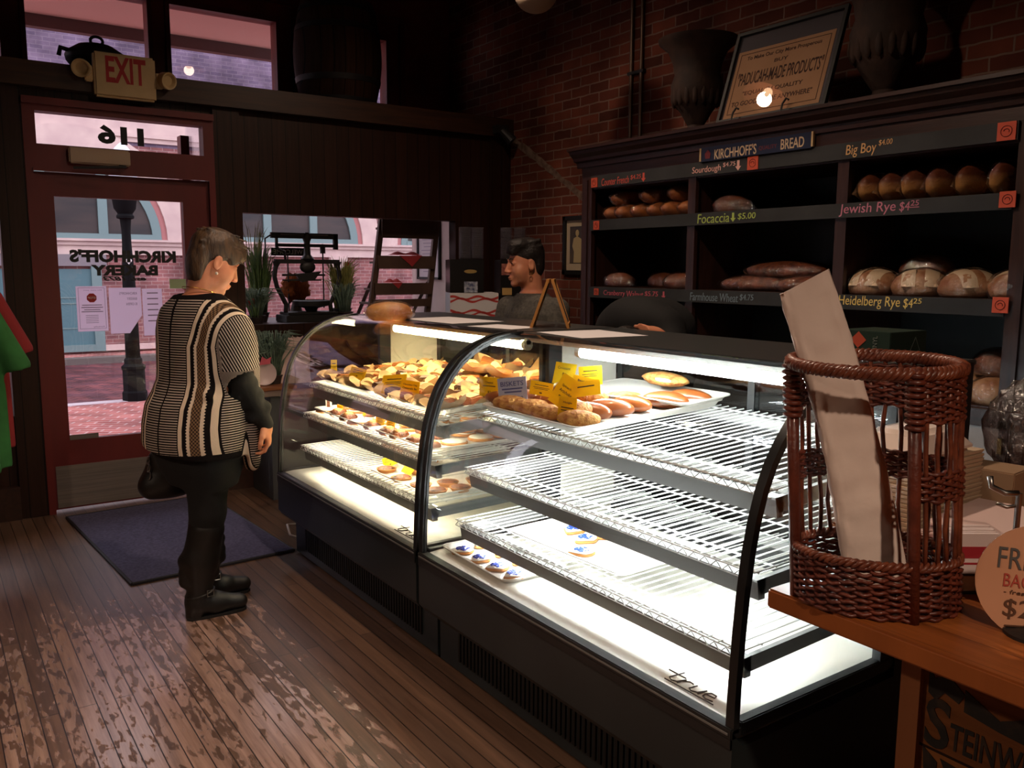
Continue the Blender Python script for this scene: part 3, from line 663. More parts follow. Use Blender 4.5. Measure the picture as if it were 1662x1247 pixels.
board(1.61, 4.065, 1.325, 1.39, [('rose', [('Cranberry', 3.925, 1.334, .19, .038), ('Walnut', 3.722, 1.336, .14, .036), ('$5.75', 3.57, 1.342, .105, .032), ('v', 3.42, 1.334, 0, .042)]),
      ('grey', [('Farmhouse Wheat', 3.222, 1.334, .325, .042), ('$4.75', 2.885, 1.342, .085, .034)]),
      ('yellow', [('Heidelberg Rye', 2.322, 1.332, .292, .055), ('$4', 2.015, 1.338, .042, .044), ('25', 1.972, 1.362, .036, .022)])])
ORD = ['first', 'second', 'third', 'fourth', 'fifth', 'sixth', 'seventh', 'eighth', 'ninth', 'tenth', 'eleventh', 'twelfth', 'thirteenth', 'fourteenth']
for (y, z, s, lab) in ((4.025, 2.01, .056, 'at the left end of the top price board'), (2.836, 2.012, .064, 'beside the sourdough price under the enamel sign'), (1.65, 2.015, .068, 'at the right end of the top price board'),
                       (4.0, 1.757, .052, 'at the left end of the middle price board'), (1.627, 1.764, .06, 'at the right end of the middle price board'), (3.99, 1.36, .04, 'at the left end of the lowest price board'), (1.622, 1.369, .06, 'at the right end of the lowest price board')):
    t = tag(obj('orange_card', MB().box((CX-.017, y-s/2, z-s/2), (CX-.0125, y+s/2, z+s/2)), M['orange']), 'square orange card with a dark circle '+lab, 'card', 'orange cards on the bread cabinet')
    mb = MB(); n = 16
    mb.tube([(CX-.0178, y+s*.3*math.cos(2*PI*k/n), z+s*.3*math.sin(2*PI*k/n)) for k in range(n)], .0014, 4, closed=True)
    mb.tube([(CX-.0178, y+s*.15*math.cos(2*PI*k/12), z+s*.13*math.sin(2*PI*k/12)) for k in range(8)], .0014, 4)
    obj('circle_mark', mb, pr('orange_mark', L(120, 44, 34), .7) if 'om' not in M else M['om'], t, weld=False); M.setdefault('om', t.children[0].data.materials[0])
sg = tag(obj('enamel_sign', MB().box((CX-.024, 2.50, 2.047), (CX-.0125, 3.165, 2.118)), pr('navy_enamel', L(30, 38, 62), .35)), 'long navy bread sign with white lettering on the cabinet frieze', 'sign')
mb = MB(); text_box(mb, "KIRCHHOFF'S", (CX-.0245, 3.075, 2.052), R_, U_, .265, .05, off=.01); obj('white_lettering', mb, M.setdefault('creamenamel', pr('cream_enamel', L(214, 186, 150), .5)), sg, weld=False); mb = MB(); text_box(mb, 'BREAD', (CX-.0245, 2.668, 2.056), R_, U_, .13, .047, off=.01)
obj('white_lettering', mb, M['creamenamel'], sg, weld=False)
mb = MB(); text_box(mb, 'QUALITY', (CX-.0245, 2.795, 2.064), R_, U_, .105, .022, off=.01); mb.prism([(3.105, 2.06), (3.135, 2.06), (3.14, 2.085), (3.12, 2.105), (3.1, 2.085)], 'x', CX-.0255, CX-.0243)
obj('red_lettering', mb, pr('dull_red_enamel', L(110, 40, 44), .5), sg, weld=False)
obj('end_bracket', MB().box((CX-.027, 3.165, 2.05), (CX-.012, 3.175, 2.115)), M['exitbody'], sg); obj('end_bracket', MB().box((CX-.027, 2.49, 2.052), (CX-.012, 2.50, 2.118)), M['exitbody'], sg)

# ---------------------------------------------------------------- breads
def bn(p, s, seed): return mnoise.noise(Vector(p)*s+Vector((seed*7.1, seed*3.3, seed)))
M['crust'] = pr('golden_crust', L(206, 126, 62), .55, c2=L(150, 78, 36), sc=9, bump=.2, bsc=90)
M['crustlit'] = pr('lamplit_golden_crust', L(240, 178, 96), .5, c2=L(196, 116, 54), sc=9, bump=.2, bsc=90)  # crust tone lightened to paint in lamp light from the case below
M['loafcrust'] = pr('sandwich_loaf_crust', L(206, 126, 62), .5, bump=.15, bsc=90)
nl_ = M['loafcrust'].node_tree; tl_ = nd(nl_, 'TexCoord'); sl2 = nd(nl_, 'SeparateXYZ'); rl_ = nd(nl_, 'ValToRGB'); nl_.links.new(tl_.outputs['Generated'], sl2.inputs[0]); nl_.links.new(sl2.outputs['Z'], rl_.inputs[0])
rl_.color_ramp.elements[0].color = L(232, 172, 100); rl_.color_ramp.elements[0].position = .30; rl_.color_ramp.elements[1].color = L(112, 58, 34); rl_.color_ramp.elements[1].position = .62
nl_.links.new(rl_.outputs[0], nl_.nodes['Principled BSDF'].inputs['Base Color'])
M['crustdark'] = pr('dark_crust', L(138, 76, 40), .55, c2=L(92, 46, 26), sc=10, bump=.25, bsc=80)
M['crustflour'] = pr('floured_crust', L(206, 158, 116), .75, c2=L(158, 100, 60), sc=14, bump=.3, bsc=60)
M['crustred'] = pr('seedy_dark_flatbread', L(150, 84, 50), .6, c2=L(96, 48, 32), sc=25, bump=.5, bsc=80)
M['score'] = pr('pale_score', L(232, 206, 172), .8)
def loaf_mb(rx, ry, rz, seed, flat=.55, lump=.06, ridge=0):
    mb = MB()
    def f(d): return 1+lump*bn(d, 2.2, seed)+lump*.4*bn(d, 6, seed)
    mb.ell((0, 0, 0), (rx, ry, rz), None, 28, 16, f)
    mb.v = [(x, y, max(z, -rz*flat)+rz*flat) for x, y, z in mb.v]
    return mb
def wrap_mb(rx, ry, rz, seed, flat=.55, k=1.07, tail=None):
    mb = MB()
    def f(d): return k+.05*bn(d, 3, seed+5)+.06*abs(bn(d, 8, seed+2))
    mb.ell((0, 0, 0), (rx, ry, rz), None, 40, 26, f)
    mb.v = [(x, y, max(z, -rz*flat-.002)+rz*flat+.003) for x, y, z in mb.v]
    if tail:
        V = [Vector(p) for p in mb.v]; a = Vector(tail).normalized()
        out = []
        for p in V:
            t_ = p.dot(a)/max(rx*abs(a.x)+ry*abs(a.y)+rz*abs(a.z), 1e-4)
            if t_ > .8:
                q_ = p-a*p.dot(a); p = a*(p.dot(a)+(t_-.8)*.16)+q_*max(.25, 1-(t_-.8)*2.6)
            out.append(p)
        mb.v = [tuple(p) for p in out]
    return mb
def loaf(name, loc, r, label, group, m='crust', rz=0, seed=1, wrap=True, flat=.55, cat='bread', cuts=0, tail=None, tilt=None):
    o = obj(name, loaf_mb(*r, seed, flat), M[m], smooth=True); o.location = loc; o.rotation_euler = tilt or (0, 0, rz)
    tag(o, label, cat, group)
    if cuts:
        c_ = MB()
        for k in range(cuts):
            px = (k-(cuts-1)/2)*r[0]*1.5/max(cuts, 1); hw = r[0]*.16
            def g(u, v, px=px, hw=hw):
                x = px+(u-.5)*2*hw; y = (v-.5)*1.5*r[1]+(u-.5)*.0
                s_ = max(0, 1-(x/r[0])**2-(y/r[1])**2); return (x, y, r[2]*math.sqrt(s_)+r[2]*flat+.0035)
            c_.grid(g, 5, 9)
        c = bpy.data.objects.new('floury_score', None) if False else None
        co = obj('floury_score', c_, M['score'], smooth=True, weld=False); co.parent = o
    if wrap:
        wv = obj('plastic_wrap', wrap_mb(*r, seed, flat, tail=tail), M['wrap'], smooth=True); wv.parent = o
    return o
def cp_loaf(o, loc, label, rz=None, tilt=None): 
    return dup(o, loc, rz=None, label=label, rot=tilt if tilt else (0, 0, rz if rz is not None else o.rotation_euler[2]))
g = 'wrapped breads in the cabinet'
side = lambda k, n, what, where: '%s, %s from the left %s' % (what, ORD[k], where)
b0 = None
for k, y in enumerate((3.985, 3.865, 3.74, 3.615, 3.485, 3.36)):
    lb = side(k, 6, 'golden french loaf in plastic', 'on the top left shelf')
    o = loaf('french_loaf', (3.585, y, 1.79), (.15, .056, .052), lb, g, 'crust', seed=11+k, flat=.75, tail=(1, 0, 0)) if k in (0, 2) else cp_loaf(b0, (3.585+rng.uniform(-.012, .01), y, 1.79), lb, rz=rng.uniform(-.06, .06))
    b0 = o
for k, y in enumerate((3.93, 3.68, 3.47)):
    cp_loaf(b0, (3.60, y, 1.876), side(k, 3, 'dark loaf atop the french loaves', 'in the top left tier'), rz=.1*(k-1))
loaf('sourdough_loaf', (3.56, 3.105, 1.79), (.09, .115, .062), 'lone sourdough loaf in glinting plastic on the top middle shelf', g, 'crustdark', seed=5, tail=(0, -1, 0))
for k, y in enumerate((2.27, 2.168, 2.066, 1.962, 1.838, 1.712)):
    lb = side(k, 6, 'tall sandwich loaf in plastic', 'on the top right shelf')
    b0 = loaf('sandwich_loaf', (3.58, y, 1.79), (.155, .056, .075), lb, g, 'loafcrust', seed=31+k, flat=.85, tail=(-1, 0, .1)) if k in (0, 3) else cp_loaf(b0, (3.58+rng.uniform(-.01, .01), y, 1.79), lb, rz=rng.uniform(-.05, .05))
for k, (y, x, z, r_, sd) in enumerate(((3.93, 3.52, 1.39, .11, 41), (3.70, 3.66, 1.39, .10, 42), (3.51, 3.72, 1.39, .10, 43), (3.42, 3.52, 1.39, .11, 44))):
    loaf('walnut_loaf', (x, y, z), (.085, r_, .056), 'dark cranberry walnut loaf in plastic, %s from the left on the middle left shelf' % ORD[k], g, 'crustdark', rz=rng.uniform(-.3, .3), seed=sd, tail=(0, -1, 0))
for k, (y, x, z, a, b_) in enumerate(((2.93, 3.60, 1.39, .25, .13), (2.80, 3.64, 1.462, .23, .12), (2.60, 3.60, 1.39, .2, .13))):
    loaf('focaccia', (x, y, z), (b_, a, .05), ['wide flat focaccia in plastic on the middle shelf, left bottom one', 'dark focaccia lying on top of the two others on the middle shelf', 'flat focaccia in plastic behind the paper bag on the middle shelf'][k], g, 'crustred', rz=.1*k, seed=51+k, flat=.6)
b0 = None
for k, y in enumerate((2.235, 2.02, 1.815, 1.62)):
    lb = side(k, 4, 'floured rye loaf in plastic', 'on the middle right shelf')
    b0 = loaf('rye_loaf', (3.52, y, 1.39), (.105, .115, .075), lb, g, 'crustflour', seed=61, flat=.5, cuts=0) if k == 0 else cp_loaf(b0, (3.52, y, 1.39), lb, rz=.5*k)
for ob in [o for o in COL.objects if o.name.startswith('rye_loaf')]: pass
fm = MB()
for dy in (-.07, .02):
    def g2(u, v, dy=dy):
        y = dy+(u)*.055; x = (v-.5)*.17-.02; s_ = max(0, 1-(x/.105)**2-(y/.115)**2); return (x, y, .075*math.sqrt(s_)+.075*.5+.0035)
    fm.grid(g2, 5, 10)
for ob in [o for o in COL.objects if o.name.startswith('rye_loaf')]:
    c = obj('floury_score', fm, M['score'], smooth=True, weld=False); c.parent = ob
loaf('rye_loaf', (3.70, 2.10, 1.46), (.10, .12, .07), 'dark rye loaf behind and above the floured row on the middle right shelf', g, 'crustdark', seed=63)
for k, (y, x, z, m_) in enumerate(((1.845, 3.60, .97, 'crustflour'), (1.68, 3.52, .97, 'crustflour'), (1.72, 3.62, 1.075, 'crustdark'))):
    loaf('boule', (x, y, z), (.10, .095, .068), ['tawny wrapped boule at the left of the bottom right shelf', 'tawny wrapped boule against the fluted post on the bottom shelf', 'dark wrapped boule stacked on two others on the bottom right shelf'][k], g, m_, seed=71+k)
for k, (y, x) in enumerate(((3.06, 3.58), (2.74, 3.58))):
    loaf('long_loaf', (x, y, .97), (.10, .16, .07), 'dark wrapped long loaf on the bottom middle shelf, %s one' % ['left', 'right'][k], g, 'crustdark', seed=81+k)

# ---------------------------------------------------------------- on top of the cabinet, on the wall
M['urn'] = pr('rusty_iron_urn', L(64, 44, 34), .8, c2=L(44, 30, 24), sc=10, bump=.3, bsc=40)
def urn(x, y, s, lab):
    t = thing('urn', lab, 'urn', (x, y, 2.216), 'iron urns on the bread cabinet')
    obj('urn_bowl', MB().lathe([(.055*s, .10), (.09*s, .16), (.135*s, .22*s), (.145*s, .30*s), (.125*s, .36*s), (.135*s, .42*s), (.165*s, .49*s), (.215*s, .53*s), (.222*s, .548*s), (.20*s, .55*s), (.15*s, .48*s), (.12*s, .40*s)], (x, y, 2.216), 36), M['urn'], t, smooth=2)
    b = MB().lathe([(.10*s, .0), (.10*s, .025), (.075*s, .04), (.05*s, .06), (.045*s, .085), (.058*s, .105)], (x, y, 2.216), 28)
    obj('urn_foot', b, M['urn'], t, smooth=2)
    rb = MB()
    for k in range(18):
        a = 2*PI*k/18; rb.ell((x+.126*s*math.cos(a), y+.126*s*math.sin(a), 2.216+.245*s), (.019*s, .019*s, .06*s), nu=8, nv=6)
    obj('gadroon', rb, M['urn'], t, smooth=True, weld=False)
urn(3.68, 3.50, 1.0, 'dark rusty urn left of the framed poster on the bread cabinet')
urn(3.66, 2.335, 1.12, 'larger dark urn right of the framed poster, cut off by the photo edge')
pf = thing('framed_poster', 'black framed cream poster about local products leaning on the bread cabinet', 'framed poster', (3.46, 2.81, 2.22))
o_ = Vector((3.46, 3.135, 2.232)); rr = Vector((0, -1, 0)); uu = Vector((.145, 0, .455)).normalized(); nn = rr.cross(uu)
PW, PH = .645, .49
def pl(mb, a0, a1, b0, b1, d0, d1):
    V = [o_+rr*a+uu*b+nn*d for a in (a0, a1) for b in (b0, b1) for d in (d0, d1)]
    return mb.add(V, [(0, 1, 3, 2), (4, 6, 7, 5), (0, 4, 5, 1), (2, 3, 7, 6), (0, 2, 6, 4), (1, 5, 7, 3)])
mb = MB(); pl(mb, 0, PW, 0, .018, 0, .022); pl(mb, 0, PW, PH-.018, PH, 0, .022); pl(mb, 0, .018, .018, PH-.018, 0, .022); pl(mb, PW-.018, PW, .018, PH-.018, 0, .022)
obj('picture_frame', mb, M['blackmatte'], pf, weld=False)
obj('mat_board', pl(MB(), .018, PW-.018, .018, PH-.018, .002, .006), pr('grey_mat_board', L(92, 88, 90), .8), pf)
obj('poster', pl(MB(), .03, PW-.045, .022, PH-.105, .006, .008), pr('cream_poster', L(206, 160, 118), .85, c2=L(192, 146, 104), sc=4), pf)
mb = MB(); P0 = lambda a, b: o_+rr*a+uu*b+nn*.0085
for s, a, b, w_, h in (('To Make Our City More Prosperous', .095, .325, .44, .026), ('BUY', .275, .288, .08, .018), ('"PADUCAH-MADE PRODUCTS"', .065, .195, .505, .07), ('"EQUAL IN QUALITY', .12, .135, .36, .026), ('TO GOODS MADE ANYWHERE"', .065, .085, .48, .026)):
    text_box(mb, s, P0(a, b), rr, uu, w_, h, off=.012, ext=.0004)
for a0, a1, b0, b1 in ((.05, .58, .045, .048), (.05, .58, .365, .368), (.05, .053, .045, .368), (.577, .58, .045, .368)): pl(mb, a0, a1, b0, b1, .008, .009)
obj('poster_print', mb, pr('brown_print', L(74, 50, 36), .8), pf, weld=False)
obj('picture_glass', pl(MB(), .018, PW-.018, .018, PH-.018, .013, .0145), M['glass'], pf)
for a in (.13, .43):
    mb = MB().tube([o_+rr*a+uu*.0-nn*.01+Vector((0, 0, -.008)), o_+rr*a-uu*.012+nn*.05, o_+rr*a+uu*.03+nn*.05, o_+rr*(a+.015)+uu*.055+nn*.05, o_+rr*(a+.03)+uu*.045+nn*.05], .005, 6)
    obj('easel_hook', mb, M['iron'], pf)
ph = thing('framed_portrait', 'small black framed portrait on the brick wall beside the cabinet', 'framed picture', (XB-.01, 4.9, 1.66))
obj('picture_frame', MB().box((XB-.03, 4.66, 1.455), (XB-.002, 4.69, 1.875)).box((XB-.03, 4.985, 1.455), (XB-.002, 5.015, 1.875)).box((XB-.03, 4.66, 1.845), (XB-.002, 5.015, 1.875)).box((XB-.03, 4.66, 1.455), (XB-.002, 5.015, 1.485)), M['blackmatte'], ph, weld=False)
obj('mat_board', MB().box((XB-.012, 4.69, 1.485), (XB-.008, 4.985, 1.845)), pr('ivory_mat', L(206, 186, 156), .8), ph)
obj('portrait_print', MB().box((XB-.014, 4.74, 1.535), (XB-.012, 4.945, 1.80)), pr('portrait_dark', L(70, 66, 72), .7, c2=L(96, 80, 66), sc=9), ph)
fg = MB().prism([(4.80, 1.54), (4.90, 1.54), (4.895, 1.62), (4.915, 1.66), (4.90, 1.715), (4.86, 1.73), (4.815, 1.71), (4.80, 1.66)], 'x', XB-.0155, XB-.014).ell((XB-.015, 4.86, 1.752), (.001, .02, .024))
obj('portrait_figure', fg, pr('portrait_figure', L(198, 176, 132), .7), ph)
cdt = thing('wall_conduit', 'pair of thin metal conduits running up the brick wall', 'conduit', (XB-.02, 4.3, 2.3))
for y in (4.325, 4.23): obj('conduit_pipe', MB().cyl((XB-.016, y, .02), (XB-.016, y, ZC-.005), .012, n=10), pr('dull_conduit', L(120, 100, 86), .4, metal=.7), cdt, smooth=2)
obj('wall_strap', MB().box((XB-.03, 4.20, 2.75), (XB-.001, 4.35, 2.77)), M['iron'], cdt)
# old sloping mortar scar on the bricks left by a roof line
lo_, hi_ = [], []
for k in range(25):
    q = k/24; y = 5.70-.92*q; z = 2.50-.52*q**1.05; w_ = .034+.016*bn((q*9, 1, 2), 1.3, 3)
    hi_.append((y+.5*w_*.0, z+w_*.8+.012*bn((q*22, 4, 1), 1, 5))); lo_.append((y, z-w_*.8-.012*bn((q*20, 7, 1), 1, 8)))
sc_ = MB()
for k in range(24):
    sc_.prism([lo_[k], lo_[k+1], hi_[k+1], hi_[k]], 'x', XB-.004, XB+.001)
struct('trim_7', sc_, pr('mortar_scar', L(132, 110, 96), .95, c2=L(98, 74, 62), sc=22, bump=.5, bsc=30))
# ================================================================ LAMPS over the counters
def pendant(x, y, z, lab, power, on=True, group='pendant lamps'):
    t = thing('pendant_lamp', lab, 'pendant lamp', (x, y, z), group)
    obj('lamp_shade', MB().lathe([(.03, .17), (.05, .16), (.075, .11), (.15, .03), (.165, 0), (.16, 0), (.07, .105), (.03, .15)], (x, y, z), 32), M['shade'], t, smooth=2)
    obj('cord', MB().cyl((x, y, z+.165), (x, y, ZC), .005, n=8), M['blackmatte'], t)
    obj('bulb', MB().ell((x, y, z+.045), (.035, .035, .042), nu=16, nv=10), M['bulb'] if on else M['bulboff'], t, smooth=True)
    if on:
        l = bpy.data.lights.new('pendant_light', 'SPOT'); l.energy = power; l.color = (1, .74, .55); l.shadow_soft_size = .05; l.spot_size = 2.9; l.spot_blend = .8
        lo = bpy.data.objects.new('pendant_light', l); COL.objects.link(lo); lo.parent = t; lo.location = (0, 0, -.01)
    return t
M['shade'] = pr('rose_enamel_shade', L(206, 150, 130), .35)
M['bulb'] = pr('warm_bulb', (1, .8, .6, 1), .4, emit=(1, .62, .34, 1), es=9)
M['bulboff'] = pr('unlit_opal_bulb', L(190, 170, 150), .4)
gl_ = thing('globe_lamp', 'unlit opal globe lamp at the top edge in front of the bricks', 'pendant lamp', (3.03, 4.15, 2.96))
obj('globe', MB().ell((3.03, 4.15, 3.06), (.125, .125, .11), nu=28, nv=16), pr('opal_globe', L(196, 176, 150), .35), gl_, smooth=True)
obj('cord', MB().cyl((3.03, 4.15, 3.17), (3.03, 4.15, ZC), .006, n=8), M['blackmatte'], gl_)
pendant(1.55, 2.4, 3.3, 'lit rose pendant lamp above the shopper side of the nearer case', 115)
pendant(.35, -.9, 2.75, 'lit rose pendant lamp behind the camera above the open floor', 130)
pendant(-1.0, 2.1, 2.4, 'added unseen pendant lamp brightening the crate, left of the camera', 115)  # added out of view, hung low to brighten the crate front
pendant(2.45, 4.10, 3.50, 'lit rose pendant lamp high above the aisle by the farther case', 48)
# ================================================================ WOODEN COUNTER and what stands on it
M['counter'] = boardmat('oiled_counter_wood', L(168, 96, 46), L(150, 82, 38), L(110, 58, 28), ('Y', 'X'), 1.6, .075, .0015, .35, .45, bump=.05)
ct = thing('wooden_counter', 'oiled wooden counter at the near end of the display cases', 'counter', (1.9, .1, 0))
obj('countertop', MB().box((1.285, -1.0, .862), (2.62, 1.0, .90)).box((1.76, 1.0, .862), (2.62, 1.195, .90)), M['counter'], ct, bevel=.004)
obj('counter_base', MB().box((1.50, -1.0, 0), (2.55, .78, .862)), M['blackmatte'], ct)
M['crate'] = boardmat('old_crate_boards', L(142, 92, 50), L(122, 76, 42), L(40, 24, 14), ('Y', 'Z'), 3, .16, .006, .7, .2)
M['crateink'] = pr('worn_black_stencil', L(26, 24, 22), .8, c2=L(60, 44, 30), sc=30, lo=.5, hi=.75)
cr = tag(obj('shipping_crate', MB().box((1.45, -.9, .0), (1.498, .812, .86)), M['crate']), 'old wooden crate front with black stencilled lettering under the counter', 'crate')
obj('crate_batten', MB().box((1.438, .775, .0), (1.45, .812, .858)), pr('crate_batten_wood', L(150, 92, 50), .65, c2=L(118, 70, 36), sc=4, stretch=(1, 1, .2)), cr)
mb = MB(); up_ = (0, -.03, 1)
text_box(mb, 'S', (1.4493, .768, .645), (0, -1, 0), up_, .045, .095, off=.02, ext=.0008)
text_box(mb, 'TEINWENDER', (1.4493, .722, .655), (0, -1, .02), up_, .24, .05, off=.015, ext=.0008)
obj('stencil_lettering', mb, M['crateink'], cr, weld=False)
mb = MB()
for pts in ([(.765, .80), (.755, .775), (.73, .79), (.70, .765), (.71, .745), (.735, .755), (.75, .735), (.765, .745)], [(.70, .775), (.64, .745), (.60, .765), (.52, .74), (.40, .76), (.40, .71), (.50, .705), (.58, .72), (.64, .725), (.70, .735)],
            [(.768, .64), (.76, .56), (.745, .50), (.74, .62)], [(.735, .63), (.60, .615), (.42, .60), (.40, .58), (.55, .585), (.72, .60)]):
    mb.prism(pts, 'x', 1.4485, 1.4497)
obj('stencil_border', mb, M['crateink'], cr, weld=False)

# ---- wicker basket
M['wicker'] = pr('dark_red_wicker', L(112, 52, 36), .42, c2=L(82, 36, 26), sc=30, bump=.2, bsc=120, coat=.2)
M['wicker2'] = pr('wicker_rim', L(132, 70, 46), .4, c2=L(92, 44, 30), sc=40, coat=.2)
bk = thing('wicker_basket', 'tall oval wicker basket with an open front on the wooden counter', 'basket', (1.40, .85, .90))
BC = Vector((1.40, .85, 0)); BA = Vector((.689, -.725, 0)); BB = Vector((.725, .689, 0))
def bp(phi, z, dr=0):
    t_ = (z-.9)/.43; ru = .138+.003*t_+dr; rv = .10+.005*t_+dr
    return BC+BA*(ru*math.cos(phi)-.025*t_)+BB*(rv*math.sin(phi))+Vector((0, 0, z))
NST = 34; OPEN0, OPEN1 = math.radians(-178), math.radians(-72)
ang = lambda k: -PI+2*PI*k/NST
def weave(z0, z1, rows, a0, a1, closed, nm, r=.0042):
    mb = MB(); n = int(abs(a1-a0)/(2*PI)*NST*4)
    for q_ in range(rows):
        z = z0+(z1-z0)*(q_+.5)/rows; pts = []
        for i in range(n if closed else n+1):
            ph = a0+(a1-a0)*i/n
            d = .0048*math.cos((ph+PI)/(2*PI)*NST*PI+q_*PI)
            pts.append(bp(ph, z+.0015*math.sin(i*1.7+q_), d))
        mb.tube(pts, r, 5, closed=closed)
    return obj(nm, mb, M['wicker'], bk, smooth=True, weld=False)
weave(.902, .995, 16, -PI, PI, True, 'lower_weave', .0034)
weave(1.11, 1.163, 9, OPEN1, 2*PI+OPEN0, False, 'middle_band', .0034)
weave(1.245, 1.325, 14, OPEN1, 2*PI+OPEN0, False, 'top_band', .0034)
obj('basket_floor', MB().prism([(bp(2*PI*k/28, .9).x, bp(2*PI*k/28, .9).y) for k in range(28)], 'z', .902, .912), M['wicker'], bk)
def rope(z, dr, r, strands, twist, a0, a1, closed, zb=0):
    mb = MB(); n = int(160*(a1-a0)/(2*PI))
    for s in range(strands):
        pts = []
        for i in range(n if closed else n+1):
            ph = a0+(a1-a0)*i/n; w_ = twist*ph+2*PI*s/strands
            pts.append(bp(ph, z+zb*math.sin(ph)+r*.8*math.sin(w_), dr+r*.8*math.cos(w_)))
        mb.tube(pts, r*.62, 5, closed=closed)
    return mb
obj('rim', rope(1.335, 0, .0095, 4, 22, -PI, PI, True, .006), M['wicker2'], bk, smooth=True, weld=False)
obj('border_braid', rope(.998, 0, .007, 3, 24, -PI, PI, True), M['wicker2'], bk, smooth=True, weld=False)
for k in range(NST):
    ph = ang(k); q_ = (ph-OPEN1) % (2*PI)
    inopen = q_ > (OPEN0-OPEN1) % (2*PI)+.02 and q_ < 2*PI-.02
    if inopen: continue
    jj = .05*math.sin(k*2.3)
    obj('stake', MB().tube([bp(ph, .99), bp(ph+jj, 1.06), bp(ph, 1.12), bp(ph-jj*.8, 1.2), bp(ph, 1.25), bp(ph, 1.33)], .0042, 6), M['wicker2'], bk, smooth=True)
for ph in (OPEN0+2*PI, OPEN1):
    mb = MB().tube([bp(ph, .90), bp(ph, 1.34)], .011, 8)
    for q_ in range(9): 
        z = 1.24+q_*.011; c_ = bp(ph, z); mb.tube([c_+BA*.0135*math.cos(2*PI*i/8)+BB*.0135*math.sin(2*PI*i/8) for i in range(8)], .0045, 5, closed=True)
    obj('corner_post', mb, M['wicker'], bk, smooth=True, weld=False)

# ---- baguette in its paper bag
bm_ = MB()
bot = BC+BA*(.006)+BB*.0+Vector((0, 0, .916)); top = BC+BA*(-.150)+BB*.012+Vector((0, 0, 1.478))
ax = (top-bot); axn = ax.normalized(); side_ = (BA-axn*BA.dot(axn)).normalized(); fwd = axn.cross(side_)
def bagp(u, v):
    a = 2*PI*u; k = min(1, 2.3*(1-v)+.10)
    th = .022*k*(1+.1*bn((u*3, v*6, 1), 2, 3)); wd = .046+.007*(1-v)+.0015*math.sin(v*9)
    c_ = abs(math.cos(a))**.55*sgn(math.cos(a)); s_ = abs(math.sin(a))**.9*sgn(math.sin(a))
    cr_ = .003*bn((c_*2, s_*2, v*9), 1.6, 9)+.002*bn((c_*5, s_, v*22), 1.5, 4)
    zcut = .012*c_*(v > .99)
    bend = .012*math.sin(PI*v)
    return bot+ax*v+axn*zcut+side_*(c_*(wd+cr_)+bend)+fwd*(s_*(th)+cr_*1.4)
bm_.grid(bagp, 40, 60, closeu=True)
bag = tag(obj('baguette_bag', bm_, M['kraft'], smooth=True), 'long pale paper bag leaning out of the wicker basket', 'paper bag')
obj('baguette', MB().ell(bot+ax*.45, (.016, .012, .2), Matrix((side_, fwd, axn)).transposed()), M['crust'], bag, smooth=True)

# ---- takeaway boxes, bag papers, sign, stands behind the basket
M['carton'] = pr('cream_carton', L(214, 192, 166), .7, c2=L(202, 178, 150), sc=4)
cm = MB(); 
def cart(u0, u1, v0, v1, z0, z1, f=.014): 
    return [(u0+f, v0+f, z0), (u1-f, v0+f, z0), (u1-f, v1-f, z0), (u0+f, v1-f, z0), (u0, v0, z1), (u1, v0, z1), (u1, v1, z1), (u0, v1, z1)]
cm.add(cart(-.16, .16, -.075, .075, 0, .0095, .004), [(0, 3, 2, 1), (4, 5, 6, 7), (0, 1, 5, 4), (1, 2, 6, 5), (2, 3, 7, 6), (3, 0, 4, 7)])
c0 = tag(obj('folded_carton', cm, M['carton'], bevel=.0015), 'cream folded cake carton in the neat stack behind the wicker basket', 'carton', 'stacked cream cartons')
c0.location = (1.965, 1.10, .90); c0.rotation_euler = (0, 0, .0)
for k in range(1, 16): dup(c0, (1.965+rng.uniform(-.003, .003), 1.10+rng.uniform(-.003, .003), .90+k*.0104), rz=rng.uniform(-.012, .012))
fo = MB(); fo.add(cart(-.13, .13, -.09, .09, 0, .02, .0), [(0, 3, 2, 1), (0, 1, 5, 4), (1, 2, 6, 5), (2, 3, 7, 6), (3, 0, 4, 7), (4, 5, 6, 7)])
V8 = [(-.13, -.09, .02), (.13, -.09, .02), (.13, .09, .02), (-.13, .09, .02), (-.09, -.055, .062), (.09, -.055, .062), (.09, .055, .062), (-.09, .055, .062)]
fo.add(V8, [(0, 1, 5, 4), (1, 2, 6, 5), (2, 3, 7, 6), (3, 0, 4, 7), (4, 5, 6, 7)])
ft_ = tag(obj('foam_container', fo, pr('white_foam', L(226, 206, 194), .6), bevel=.012, smooth=True), 'white foam clamshell container lying on the stack of cream cartons', 'takeaway box')
ft_.location = (1.94, 1.11, .90+16*.0104+.001); ft_.rotation_euler = (0, 0, .05)
sm = MB().box((-.15, -.085, 0), (.15, .085, .006))
b_ = tag(obj('flat_paper_bag', sm, M['sheetp'] if 'sheetp' in M else M.setdefault('sheetp', pr('pinkish_white_paper', L(218, 190, 184), .8)), bevel=.002), 'flat white paper bag in the loose pile in front of the cartons', 'paper bag', 'pile of flat paper bags')
b_.location = (1.93, .90, .90); b_.rotation_euler = (0, 0, .05)
for k in range(1, 9): dup(b_, (1.93+rng.uniform(-.015, .015), .90+rng.uniform(-.015, .015), .90+.0065*k), rz=.05+rng.uniform(-.14, .14))
M['stripe'] = pr('white_red_banded_paper', L(214, 196, 192), .8)
sp_ = MB().box((-.002, -.045, 0), (.002, .045, .11))
s0 = tag(obj('striped_paper_sleeve', sp_, M['stripe']), 'upright white paper sleeve with a red band in the wire holder', 'paper sleeve', 'upright paper sleeves')
obj('red_band', MB().box((-.0024, -.0454, .062), (.0024, .0454, .085)).box((-.0024, -.0454, .05), (.0024, .0454, .054)), pr('crimson_band', L(158, 32, 44), .7), s0)
rzs = .95
